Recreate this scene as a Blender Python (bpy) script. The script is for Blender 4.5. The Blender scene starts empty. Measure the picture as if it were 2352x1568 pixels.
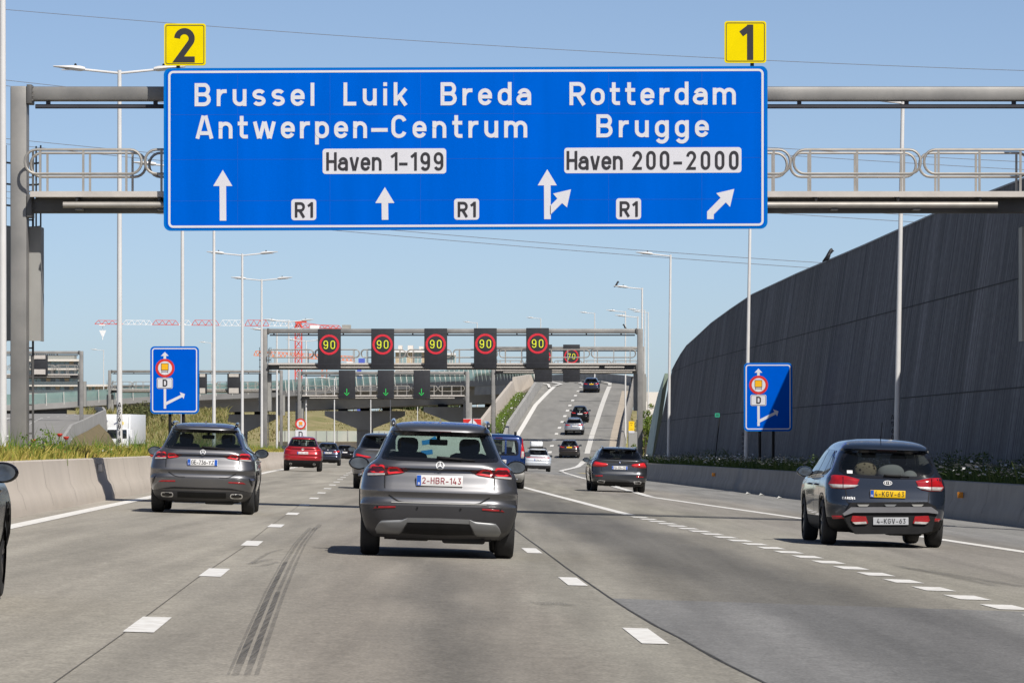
import bpy, bmesh, math, random
import numpy as np
R = math.radians
random.seed(7); RNG = np.random.default_rng(7)
SC = bpy.context.scene
COL = SC.collection

# ------------------------------------------------------------------ camera, sky, sun
CH = 1.345                      # camera height over the road
F, CX, HY = 10440.0, 1176.0, 1010.0   # focal length and horizon measured on the photograph
cam_d = bpy.data.cameras.new('camera'); cam = bpy.data.objects.new('camera', cam_d); COL.objects.link(cam)
cam.location = (0, 0, CH); cam.rotation_euler = (R(90), 0, 0)
cam_d.sensor_width = 36; cam_d.lens = 36 * F / 2352
cam_d.shift_y = (HY - 784) / 2352
cam_d.clip_start = 0.5; cam_d.clip_end = 30000
SC.camera = cam

SUNV = (0.47, -0.80, 1.0)       # towards the sun
el = math.atan2(1.0, math.hypot(.47, .80)); az = math.atan2(.47, -.80)
w = bpy.data.worlds.new('World'); SC.world = w; w.use_nodes = True
nt = w.node_tree; nt.nodes.clear()
sky = nt.nodes.new('ShaderNodeTexSky'); sky.sky_type = 'NISHITA'; sky.sun_disc = False
sky.sun_elevation = el; sky.sun_rotation = az
sky.air_density = .45; sky.dust_density = .6; sky.ozone_density = .5; sky.altitude = 0
bg = nt.nodes.new('ShaderNodeBackground'); bg.inputs[1].default_value = 0.099
out = nt.nodes.new('ShaderNodeOutputWorld')
nt.links.new(sky.outputs[0], bg.inputs[0]); nt.links.new(bg.outputs[0], out.inputs[0])
sd = bpy.data.lights.new('sun', 'SUN'); sd.energy = 4.6; sd.angle = R(.5); sd.color = (1, .955, .88)
sun = bpy.data.objects.new('sun', sd); COL.objects.link(sun)
import mathutils
V = mathutils.Vector
sun.rotation_euler = V(SUNV).to_track_quat('Z', 'Y').to_euler()
sun.location = (40, -60, 90)
SC.view_settings.view_transform = 'Standard'; SC.view_settings.look = 'None'
SC.view_settings.exposure = 0.2; SC.view_settings.gamma = 1

# ------------------------------------------------------------------ placing
def at(px, py, D):
    return V(((px - CX) / F * D, D, CH + (HY - py) / F * D))
def xat(px, D): return (px - CX) / F * D
SL = 0.028                                     # the motorway runs 1.6 degrees left of the view axis
def gD(D):
    return float(np.interp(D, [-200, 60, 150, 209, 316, 435, 700, 1200], [0, 0, -.145, -.24, -.53, -.75, -1.2, -1.6]))
def rz(X, D): return -.03 * (X + SL * D) + gD(D)
def uX(u, D): return u - SL * D

# ------------------------------------------------------------------ materials
MATS = {}
def mat(name, col, rough=.6, metal=0., var=.12, scale=3., bump=0., bscale=60., coat=0., col2=None, emit=None, stretch=None, spec=.5, detail=6.):
    if name in MATS: return MATS[name]
    m = bpy.data.materials.new(name); m.use_nodes = True; MATS[name] = m
    n = m.node_tree.nodes; l = m.node_tree.links
    b = n['Principled BSDF']
    b.inputs['Roughness'].default_value = rough; b.inputs['Metallic'].default_value = metal
    b.inputs['Coat Weight'].default_value = coat; b.inputs['Coat Roughness'].default_value = .04
    b.inputs['Specular IOR Level'].default_value = spec
    tc = n.new('ShaderNodeTexCoord'); mp = n.new('ShaderNodeMapping')
    l.new(tc.outputs['Object'], mp.inputs[0])
    if stretch: mp.inputs['Scale'].default_value = stretch
    nz = n.new('ShaderNodeTexNoise'); nz.inputs['Scale'].default_value = scale; nz.inputs['Detail'].default_value = detail
    l.new(mp.outputs[0], nz.inputs[0])
    cr = n.new('ShaderNodeValToRGB'); cr.color_ramp.elements[0].position = .32; cr.color_ramp.elements[1].position = .68
    c2 = col2 if col2 else tuple(min(1, c * (1 + var)) for c in col)
    c1 = col if col2 else tuple(c * (1 - var) for c in col)
    cr.color_ramp.elements[0].color = (*c1, 1); cr.color_ramp.elements[1].color = (*c2, 1)
    l.new(nz.outputs[0], cr.inputs[0]); l.new(cr.outputs[0], b.inputs['Base Color'])
    if bump:
        n2 = n.new('ShaderNodeTexNoise'); n2.inputs['Scale'].default_value = bscale; n2.inputs['Detail'].default_value = 4
        l.new(tc.outputs['Object'], n2.inputs[0])
        bp = n.new('ShaderNodeBump'); bp.inputs['Strength'].default_value = bump; bp.inputs['Distance'].default_value = .02
        l.new(n2.outputs[0], bp.inputs['Height']); l.new(bp.outputs[0], b.inputs['Normal'])
    if emit:
        b.inputs['Emission Color'].default_value = (*emit[:3], 1); b.inputs['Emission Strength'].default_value = emit[3]
    return m

def glass(name, tint, refl=.9, rough=.01, body=(.02, .025, .03)):
    """tinted window glass: partly see-through, mirror at grazing angles"""
    m = bpy.data.materials.new(name); m.use_nodes = True
    n = m.node_tree.nodes; l = m.node_tree.links; n.clear()
    o = n.new('ShaderNodeOutputMaterial'); tr = n.new('ShaderNodeBsdfTransparent'); gl = n.new('ShaderNodeBsdfGlossy')
    tr.inputs[0].default_value = (*tint, 1); gl.inputs[0].default_value = (refl, refl, refl, 1); gl.inputs[1].default_value = rough
    df = n.new('ShaderNodeBsdfDiffuse'); df.inputs[0].default_value = (*body, 1)
    m0 = n.new('ShaderNodeMixShader'); m0.inputs[0].default_value = .25
    nz = n.new('ShaderNodeTexNoise'); nz.inputs['Scale'].default_value = 2.5
    mr = n.new('ShaderNodeMapRange'); mr.inputs[3].default_value = .08; mr.inputs[4].default_value = .2
    l.new(nz.outputs[0], mr.inputs[0]); l.new(mr.outputs[0], m0.inputs[0])
    l.new(tr.outputs[0], m0.inputs[1]); l.new(df.outputs[0], m0.inputs[2])
    fr = n.new('ShaderNodeFresnel'); gb = n.new('ShaderNodeNewGeometry'); ri = n.new('ShaderNodeMapRange'); ri.inputs[3].default_value = 1.5; ri.inputs[4].default_value = 1 / 1.5
    l.new(gb.outputs['Backfacing'], ri.inputs[0]); l.new(ri.outputs[0], fr.inputs[0])
    mx = n.new('ShaderNodeMixShader'); l.new(fr.outputs[0], mx.inputs[0]); l.new(m0.outputs[0], mx.inputs[1]); l.new(gl.outputs[0], mx.inputs[2])
    l.new(mx.outputs[0], o.inputs[0]); MATS[name] = m
    return m

def foliage(name, c1, c2, c3, rough=.6, trans=.25):
    """leaves and blades: each blade its own tone between three"""
    m = bpy.data.materials.new(name); m.use_nodes = True; MATS[name] = m
    n = m.node_tree.nodes; l = m.node_tree.links; b = n['Principled BSDF']; b.inputs['Roughness'].default_value = rough
    b.inputs['Specular IOR Level'].default_value = .25
    g = n.new('ShaderNodeNewGeometry'); cr = n.new('ShaderNodeValToRGB')
    cr.color_ramp.elements[0].color = (*c1, 1); cr.color_ramp.elements[1].color = (*c3, 1)
    e = cr.color_ramp.elements.new(.5); e.color = (*c2, 1)
    nz = n.new('ShaderNodeTexNoise'); nz.inputs['Scale'].default_value = .45; nz.inputs['Detail'].default_value = 3
    tc = n.new('ShaderNodeTexCoord'); l.new(tc.outputs['Object'], nz.inputs[0])
    ma = n.new('ShaderNodeMath'); ma.operation = 'MULTIPLY_ADD'; ma.inputs[1].default_value = 1.5; ma.inputs[2].default_value = -.52
    l.new(nz.outputs[0], ma.inputs[0])
    mb = n.new('ShaderNodeMath'); mb.operation = 'MULTIPLY_ADD'; mb.inputs[1].default_value = .6
    l.new(g.outputs['Random Per Island'], mb.inputs[0]); l.new(ma.outputs[0], mb.inputs[2])
    l.new(mb.outputs[0], cr.inputs[0]); l.new(cr.outputs[0], b.inputs['Base Color'])
    if trans:
        tl = n.new('ShaderNodeBsdfTranslucent'); l.new(cr.outputs[0], tl.inputs[0])
        mx = n.new('ShaderNodeMixShader'); mx.inputs[0].default_value = trans
        l.new(b.outputs[0], mx.inputs[1]); l.new(tl.outputs[0], mx.inputs[2]); l.new(mx.outputs[0], n['Material Output'].inputs[0])
    return m

# ------------------------------------------------------------------ mesh builder
class MB:
    def __init__(s): s.v = []; s.f = []
    def add(s, vs, fs):
        o = len(s.v); s.v += [tuple(v) for v in vs]; s.f += [tuple(i + o for i in f) for f in fs]; return s
    def quad(s, a, b, c, d): return s.add([a, b, c, d], [(0, 1, 2, 3)])
    def box(s, x0, x1, y0, y1, z0, z1, bev=0.):
        if bev <= 0:
            vs = [(x, y, z) for z in (z0, z1) for y in (y0, y1) for x in (x0, x1)]
            return s.add(vs, [(0, 2, 3, 1), (4, 5, 7, 6), (0, 1, 5, 4), (2, 6, 7, 3), (0, 4, 6, 2), (1, 3, 7, 5)])
        bm = bmesh.new(); bmesh.ops.create_cube(bm, size=1)
        for v in bm.verts:
            v.co = V(((x0 + x1) / 2 + v.co.x * (x1 - x0), (y0 + y1) / 2 + v.co.y * (y1 - y0), (z0 + z1) / 2 + v.co.z * (z1 - z0)))
        bmesh.ops.bevel(bm, geom=bm.edges[:], offset=bev, segments=2, affect='EDGES', profile=.5)
        bm.verts.index_update()
        s.add([v.co[:] for v in bm.verts], [[v.index for v in f.verts] for f in bm.faces]); bm.free(); return s
    def tube(s, pts, r, n=8, closed=False, r2=None):
        pts = [V(p) for p in pts]; k = len(pts); base = len(s.v)
        ref = None
        for i, p in enumerate(pts):
            if closed: t = pts[(i + 1) % k] - pts[i - 1]
            else: t = pts[min(i + 1, k - 1)] - pts[max(i - 1, 0)]
            if t.length < 1e-9: t = V((0, 0, 1))
            t.normalize()
            if ref is None: ref = V((0, 0, 1)) if abs(t.z) < .9 else V((0, 1, 0))
            a = t.cross(ref)
            if a.length < 1e-6: a = t.cross(V((1, 0, 0)))
            a.normalize(); b = a.cross(t); ref = b if abs(b.dot(t)) < .99 else ref
            rr = r if r2 is None else r + (r2 - r) * i / max(1, k - 1)
            for j in range(n):
                an = 2 * math.pi * (j + .5) / n
                s.v.append(tuple(p + (a * math.cos(an) + b * math.sin(an)) * rr))
        rng = k if closed else k - 1
        for i in range(rng):
            for j in range(n):
                a0 = base + i * n + j; a1 = base + i * n + (j + 1) % n
                b0 = base + ((i + 1) % k) * n + j; b1 = base + ((i + 1) % k) * n + (j + 1) % n
                s.f.append((a0, a1, b1, b0))
        if not closed:
            s.f.append(tuple(base + j for j in range(n))[::-1]); s.f.append(tuple(base + (k - 1) * n + j for j in range(n)))
        return s
    def bar(s, a, b, w, h=None):
        """square bar between two points"""
        a, b = V(a), V(b); h = h or w; t = (b - a).normalized()
        ref = V((0, 0, 1)) if abs(t.z) < .95 else V((0, 1, 0))
        x = t.cross(ref).normalized() * w / 2; y = x.cross(t).normalized() * h / 2
        vs = [p + i * x + j * y for p in (a, b) for i, j in ((-1, -1), (1, -1), (1, 1), (-1, 1))]
        return s.add(vs, [(3, 2, 1, 0), (4, 5, 6, 7), (0, 1, 5, 4), (1, 2, 6, 5), (2, 3, 7, 6), (3, 0, 4, 7)])
    def lathe(s, c, prof, n=24, axis='z'):
        """prof: (radius, along axis)"""
        base = len(s.v); k = len(prof)
        for r, h in prof:
            for j in range(n):
                a = 2 * math.pi * j / n; ca, sa = r * math.cos(a), r * math.sin(a)
                p = {'z': (ca, sa, h), 'x': (h, ca, sa), 'y': (ca, h, sa)}[axis]
                s.v.append((c[0] + p[0], c[1] + p[1], c[2] + p[2]))
        for i in range(k - 1):
            for j in range(n):
                s.f.append((base + i * n + j, base + i * n + (j + 1) % n, base + (i + 1) * n + (j + 1) % n, base + (i + 1) * n + j))
        return s
    def strip(s, rows, closed=False):
        """rows: list of equally long point lists, joined row to row"""
        base = len(s.v); n = len(rows[0])
        for r in rows: s.v += [tuple(p) for p in r]
        for i in range(len(rows) - 1):
            for j in range(n if closed else n - 1):
                j2 = (j + 1) % n
                s.f.append((base + i * n + j, base + i * n + j2, base + (i + 1) * n + j2, base + (i + 1) * n + j))
        return s
    def prism(s, pts, y0, y1):
        """outline of (x, z) points between two depths, y0 nearest"""
        k = len(pts)
        vs = [(x, y0, z) for x, z in pts] + [(x, y1, z) for x, z in pts]
        fs = [tuple(range(k)), tuple(range(2 * k - 1, k - 1, -1))] + [(i, i + k, (i + 1) % k + k, (i + 1) % k) for i in range(k)]
        return s.add(vs, fs)
    def sphere(s, c, r, n=12, m=8):
        rx, ry, rzz = r if hasattr(r, '__len__') else (r, r, r)
        rows = []
        for i in range(m + 1):
            t = math.pi * i / m
            rows.append([(c[0] + rx * math.sin(t) * math.cos(2 * math.pi * j / n), c[1] + ry * math.sin(t) * math.sin(2 * math.pi * j / n), c[2] + rzz * math.cos(t)) for j in range(n)])
        return s.strip(rows, closed=True)
    def build(s, name, m, parent=None, smooth=False, world=True, fix=True):
        me = bpy.data.meshes.new(name)
        off = V((0, 0, 0)); p = parent
        if world:
            while p is not None: off += p.location; p = p.parent
        me.from_pydata([tuple(V(v) - off) for v in s.v] if off.length else s.v, [], s.f)
        if fix:
            bm = bmesh.new(); bm.from_mesh(me); bmesh.ops.recalc_face_normals(bm, faces=bm.faces[:]); bm.to_mesh(me); bm.free()
        if smooth: me.polygons.foreach_set('use_smooth', [True] * len(me.polygons))
        if smooth == 'auto':
            try: me.set_sharp_from_angle(angle=R(38))
            except Exception: pass
        me.materials.append(m); me.update()
        o = bpy.data.objects.new(name, me); COL.objects.link(o)
        if parent: o.parent = parent
        return o

def tag(o, label=None, cat=None, group=None, kind=None):
    if label: o['label'] = label
    if cat: o['category'] = cat
    if group: o['group'] = group
    if kind: o['kind'] = kind
    return o
def thing(name, label, cat, loc=(0, 0, 0), rotz=0., group=None):
    o = bpy.data.objects.new(name, None); COL.objects.link(o); o.location = loc; o.rotation_euler = (0, 0, rotz)
    o.empty_display_size = .2
    return tag(o, label, cat, group)
def struct(name, mb, m, smooth=False): return tag(mb.build(name, m, smooth=smooth), kind='structure')
def copy_tree(o, parent=None):
    c = o.copy(); COL.objects.link(c)
    if parent: c.parent = parent
    for ch in list(o.children): copy_tree(ch, c)
    return c

# ------------------------------------------------------------------ lettering: strokes of one width, built from lines and arcs
def _arc(cx, cy, rx, ry, a0, a1, n=10):
    return [(cx + rx * math.cos(R(a0 + (a1 - a0) * i / n)), cy + ry * math.sin(R(a0 + (a1 - a0) * i / n))) for i in range(n + 1)]
def _stad(x0, y0, x1, y1):
    r = (x1 - x0) / 2; c = (x0 + x1) / 2
    return _arc(c, y1 - r, r, r, 0, 180, 12) + _arc(c, y0 + r, r, r, 180, 360, 12)
def _scurve(wd, H, h):
    rx = (wd - 2 * h) / 2; ry = (H - 2 * h) / 4; c = wd / 2
    return _arc(c, H - h - ry, rx, ry, 25, 270, 16) + _arc(c, h + ry, rx, ry, 90, -155, 16)[1:]
def glyph(ch, t):
    """-> (width, [(closed, points)])"""
    h = t / 2; X = .73
    def o(wd, H, y=0): return (True, _stad(h, h + y, wd - h, H - h))
    def st(x, a, b): return (False, [(x, a), (x, b)])
    def st2(p, q): return (False, [p, q])
    if ch == 'o': return .6, [o(.6, X)]
    if ch == '0': return .58, [o(.58, 1)]
    if ch == 'O': return .68, [o(.68, 1)]
    if ch == 'e':
        wd = .6; r = wd / 2 - h
        return wd, [(False, [(wd - h, .37 - h), (wd - h, X - h - r)] + _arc(wd / 2, X - h - r, r, r, 0, 180)[1:] + _arc(wd / 2, h + r, r, r, 180, 338)), (False, [(h + .01, .37), (wd - h - .01, .37)])]
    if ch == 'r': return .43, [st(h, 0, X), (False, [(h, .38), (h + .03, .5), (h + .09, .59), (h + .18, X - h - .005), (.43, X - h)])]
    if ch == 'u':
        wd = .6; r = wd / 2 - h
        return wd, [(False, [(h, X), (h, h + r)] + _arc(wd / 2, h + r, r, r, 180, 360)[1:]), st(wd - h, 0, X)]
    if ch == 'n':
        wd = .6; r = wd / 2 - h
        return wd, [(False, [(wd - h, 0), (wd - h, X - h - r)] + _arc(wd / 2, X - h - r, r, r, 0, 180)[1:]), st(h, 0, X)]
    if ch == 'm':
        wd = 1.0; r = (wd / 2 - h) / 2
        s = [st(h, 0, X)]
        for c in (h + r, wd / 2 + r): s.append((False, [(c + r, 0), (c + r, X - h - r)] + _arc(c, X - h - r, r, r, 0, 180)[1:]))
        return wd, s
    if ch == 's': return .57, [(False, _scurve(.57, X, h))]
    if ch == 'l': return t, [st(h, 0, 1)]
    if ch == 'i': return t, [st(h, 0, X), st(h, .84, 1)]
    if ch == 'k': return .6, [st(h, 0, 1), st2((.53, X), (h + .02, .22)), st2((.24, .42), (.53, 0))]
    if ch == 'd': return .6, [o(.6, X), st(.6 - h, 0, 1)]
    if ch == 'p': return .6, [o(.6, X), st(h, -.27, X)]
    if ch == 'g':
        wd = .6; r = wd / 2 - h
        return wd, [o(wd, X), (False, [(wd - h, X), (wd - h, -.02)] + _arc(wd / 2, -.28 + h + r, r, r, 0, -150)[1:])]
    if ch == 'a':
        wd = .6; r = wd / 2 - h
        return wd, [(False, _arc(wd / 2, X - h - r, r, r, 165, 0) + [(wd - h, 0)]), (False, [(wd - h, .42), (wd / 2 - .02, .42)] + _arc(wd / 2 - .04, .21 + h / 2, r, .21 - h / 2, 90, 270) + [(wd / 2 + .04, h), (wd - h, h + .1)])]
    if ch == 't': return .44, [(False, [(.17, .98), (.17, .2)] + _arc(.29, .2, .12, .2 - h, 180, 270)[1:] + [(.44, h)]), (False, [(0, X - h), (.43, X - h)])]
    if ch == 'w': return .98, [st2((h * .9, X), (.255, 0)), st2((.285, 0), (.475, X)), st2((.505, X), (.695, 0)), st2((.725, 0), (.98 - h * .9, X))]
    if ch == 'v': return .6, [st2((h, X), (.27, 0)), st2((.33, 0), (.6 - h, X))]
    if ch == 'A': return .78, [st2((h, 0), (.345, 1)), st2((.435, 1), (.78 - h, 0)), (False, [(.17, .24), (.61, .24)])]
    if ch in 'BR8PD':
        pass
    if ch == 'B':
        wd = .7; r1 = .25 - h / 2
        return wd, [st(h, 0, 1), (False, [(h, 1 - h), (wd - .3, 1 - h)] + _arc(wd - .3, .75 - h / 2 + .01, .27 - h, .25 - h / 2, 90, -90)[1:] + [(h, .51)]), (False, [(h, .51), (wd - .3, .51)] + _arc(wd - .3, .255 + h / 2, .3 - h, .255 - h / 2, 90, -90)[1:] + [(h, h)])]
    if ch == 'R':
        wd = .7
        return wd, [st(h, 0, 1), (False, [(h, 1 - h), (wd - .31, 1 - h)] + _arc(wd - .31, .73 - h / 2, .3 - h, .27 - h / 2, 90, -90)[1:] + [(h, .46)]), (False, [(.34, .46), (.63, 0)])]
    if ch == 'D': return .66, [(True, [(h, h), (.3, h)] + _arc(.3, .3, .36 - h, .3 - h, -90, 0) + _arc(.3, .7, .36 - h, .3 - h, 0, 90) + [(h, 1 - h)])]
    if ch == 'C':
        wd = .66; r = wd / 2 - h
        return wd, [(False, _arc(wd / 2, 1 - h - r, r, r, 15, 180) + _arc(wd / 2, h + r, r, r, 180, 345))]
    if ch == 'G':
        wd = .66; r = wd / 2 - h
        return wd, [(False, _arc(wd / 2, 1 - h - r, r, r, 15, 180) + _arc(wd / 2, h + r, r, r, 180, 360) + [(wd - h, .47), (wd / 2, .47)])]
    if ch == 'L': return .55, [(False, [(h, 1), (h, h), (.55, h)])]
    if ch == 'H': return .66, [st(h, 0, 1), st(.66 - h, 0, 1), (False, [(h, .5), (.66 - h, .5)])]
    if ch == 'E': return .56, [(False, [(.56, 1 - h), (h, 1 - h), (h, h), (.56, h)]), (False, [(h, .51), (.5, .51)])]
    if ch == 'F': return .54, [(False, [(.54, 1 - h), (h, 1 - h), (h, 0)]), (False, [(h, .5), (.48, .5)])]
    if ch == 'K': return .66, [st(h, 0, 1), (False, [(.62, 1), (h + .02, .38)]), (False, [(.22, .58), (.62, 0)])]
    if ch == 'V': return .72, [st2((h, 1), (.33, 0)), st2((.39, 0), (.72 - h, 1))]
    if ch == 'Y': return .7, [st2((h, 1), (.33, .45)), st2((.37, .45), (.7 - h, 1)), st(.35, 0, .5)]
    if ch == 'Z': return .6, [(False, [(.02, 1 - h), (.57, 1 - h), (.05, h), (.6, h)])]
    if ch == 'U':
        wd = .64; r = wd / 2 - h
        return wd, [(False, [(h, 1), (h, h + r)] + _arc(wd / 2, h + r, r, r, 180, 360)[1:] + [(wd - h, 1)])]
    if ch == 'Q': return .68, [o(.68, 1), (False, [(.4, .25), (.66, -.02)])]
    if ch == 'N': return .68, [(False, [(h, 0), (h, 1 - h * .3), (.68 - h, h * .3), (.68 - h, 1)])]
    if ch == 'I': return t, [st(h, 0, 1)]
    if ch == 'S': return .6, [(False, _scurve(.6, 1, h))]
    if ch == 'X': return .66, [(False, [(h, 0), (.66 - h, 1)]), (False, [(h, 1), (.66 - h, 0)])]
    if ch == '1': return .36, [st(.36 - h, 0, 1), (False, [(.02, .74), (.36 - h, .93)])]
    if ch == '2':
        wd = .6; r = wd / 2 - h
        return wd, [(False, _arc(wd / 2, 1 - h - r, r, r, 178, -38, 14) + [(h + .03, h), (wd, h)])]
    if ch == '3': return .58, [(False, [(h, 1 - h), (.5, 1 - h), (.27, .6)] + _arc(.29, .3, .29 - h, .3 - h, 85, -155, 12))]
    if ch == '4': return .62, [(False, [(.34, 1), (.06, .26), (.62, .26)]), st(.44, 0, .5)]
    if ch == '5': return .58, [(False, [(.54, 1 - h), (.12, 1 - h), (.09, .55)] + _arc(.29, .32, .29 - h, .32 - h, 120, -155, 14))]
    if ch == '6': return .58, [(True, _stad(h, h, .58 - h, .62)), (False, [(.42, 1), (h + .02, .42)])]
    if ch == '7': return .56, [(False, [(0, 1 - h), (.52, 1 - h), (.17, 0)])]
    if ch == '8': return .58, [(True, _stad(h, h, .58 - h, .54)), (True, _stad(h + .03, .54, .55 - h, 1 - h))]
    if ch == '9':
        wd = .58; r = wd / 2 - h
        return wd, [(True, _stad(h, .42, wd - h, 1 - h)), (False, [(wd - h, .7), (wd - h, h + r)] + _arc(wd / 2, h + r, r, r, 0, -155)[1:])]
    if ch == '-': return .5, [(False, [(.02, .36), (.48, .36)])]
    if ch == '.': return t, [st(h, .38, .38 + t)]
    if ch == ' ': return .35, []
    return .5, [st(.25, 0, 1)]
def offset_line(pts, hw, closed):
    P = [np.array(p, float) for p in pts]
    Q = [P[0]]
    for p in P[1:]:
        if np.linalg.norm(p - Q[-1]) > 1e-5: Q.append(p)
    if closed and np.linalg.norm(Q[0] - Q[-1]) < 1e-5: Q.pop()
    P = Q; k = len(P); L, Rr = [], []
    for i in range(k):
        a = P[i - 1] if (i > 0 or closed) else None
        b = P[(i + 1) % k] if (i < k - 1 or closed) else None
        d1 = (P[i] - a) if a is not None else None; d2 = (b - P[i]) if b is not None else None
        if d1 is not None: d1 = d1 / np.linalg.norm(d1)
        if d2 is not None: d2 = d2 / np.linalg.norm(d2)
        if d1 is None: d1 = d2
        if d2 is None: d2 = d1
        n1 = np.array((-d1[1], d1[0])); n2 = np.array((-d2[1], d2[0])); m = n1 + n2
        if np.linalg.norm(m) < 1e-6: m = n1
        m /= np.linalg.norm(m); sc = hw / max(.35, float(m @ n1))
        L.append(P[i] + m * sc); Rr.append(P[i] - m * sc)
    return L, Rr
def strokes_mesh(mb, strokes, hw, fn, lift=.004):
    """strokes: list of (closed, pts) ; fn(x, z, height) -> 3D"""
    for i, (closed, pts) in enumerate(strokes):
        L, Rr = offset_line(pts, hw, closed); k = len(L); z = lift * (1 + .35 * (i % 4))
        vs = [fn(p[0], p[1], z) for p in L] + [fn(p[0], p[1], z) for p in Rr]
        fs = [(j, (j + 1) % k, (j + 1) % k + k, j + k) for j in range(k if closed else k - 1)]
        mb.add(vs, fs)
def text_strokes(s, cap, t, width=None, gap=.26, wscale=1.0):
    gl = [glyph(c, t) for c in s]
    tot = sum(g[0] for g in gl) * cap * wscale
    if width is not None and len(s) > 1: gp = (width - tot) / (len(s) - 1)
    else: gp = gap * cap
    x = 0; res = []
    for wd, st in gl:
        for closed, pts in st: res.append((closed, [(x + p[0] * cap * wscale, p[1] * cap) for p in pts]))
        x += wd * cap * wscale + gp
    return res, x - gp
def text(name, s, o, ex, ez, cap, m, t=.17, width=None, parent=None, center=False, lift=.004, world=True, gap=.26, wscale=1.0, mb=None):
    """o: lower left corner (or lower centre)"""
    st, tot = text_strokes(s, cap, t, width, gap, wscale)
    o = V(o); ex = V(ex).normalized(); ez = V(ez).normalized(); en = ex.cross(ez)
    if center: o = o - ex * tot / 2
    own = mb is None
    mb = mb or MB()
    strokes_mesh(mb, st, cap * t / 2, lambda x, z, h: o + ex * x + ez * z + en * h, lift)
    if own: return mb.build(name, m, parent, world=world, fix=False)
def rrect(x0, x1, z0, z1, r, n=6):
    return _arc(x1 - r, z1 - r, r, r, 0, 90, n) + _arc(x0 + r, z1 - r, r, r, 90, 180, n) + _arc(x0 + r, z0 + r, r, r, 180, 270, n) + _arc(x1 - r, z0 + r, r, r, 270, 360, n)

# ------------------------------------------------------------------ cars: a skin of stacked plan outlines, real glass, parts laid on it
def mono(x, y):
    """monotone cubic through the key rows"""
    x = np.array(x, float); y = np.array(y, float); h = np.diff(x); d = np.diff(y) / h; m = np.zeros(len(x))
    m[0], m[-1] = d[0], d[-1]
    for i in range(1, len(x) - 1):
        if d[i - 1] * d[i] > 0:
            w1, w2 = 2 * h[i] + h[i - 1], h[i] + 2 * h[i - 1]; m[i] = (w1 + w2) / (w1 / d[i - 1] + w2 / d[i])
    def f(t):
        t = min(max(t, x[0]), x[-1]); i = min(int(np.searchsorted(x, t, side='right')) - 1, len(x) - 2)
        s = (t - x[i]) / h[i]
        return float((2*s**3-3*s**2+1)*y[i] + (s**3-2*s**2+s)*h[i]*m[i] + (-2*s**3+3*s**2)*y[i+1] + (s**3-s**2)*h[i]*m[i+1])
    return f
def inpoly(x, z, P):
    c = False; j = len(P) - 1
    for i in range(len(P)):
        if (P[i][1] > z) != (P[j][1] > z) and x < (P[j][0] - P[i][0]) * (z - P[i][1]) / (P[j][1] - P[i][1]) + P[i][0]: c = not c
        j = i
    return c
def zspan(P, x):
    zs = []
    for i in range(len(P)):
        a, b = P[i], P[(i + 1) % len(P)]
        if min(a[0], b[0]) - 1e-9 <= x <= max(a[0], b[0]) + 1e-9:
            if abs(a[0] - b[0]) < 1e-9: zs += [a[1], b[1]]
            else: zs.append(a[1] + (b[1] - a[1]) * (x - a[0]) / (b[0] - a[0]))
    return min(zs), max(zs)
def sym(P): return P + [(-x, z) for x, z in reversed(P) if abs(x) > 1e-6]
def mirror(P): return [(-x, z) for x, z in P]
def inset(P, d):
    c = (sum(p[0] for p in P) / len(P), sum(p[1] for p in P) / len(P)); xs = [p[0] for p in P]; zs = [p[1] for p in P]
    sx = 1 - 2 * d / (max(xs) - min(xs)); sz = 1 - 2 * d / (max(zs) - min(zs)); mz = (max(zs) + min(zs)) / 2
    return [((p[0] - c[0]) * sx + c[0], (p[1] - mz) * sz + mz) for p in P]

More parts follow.
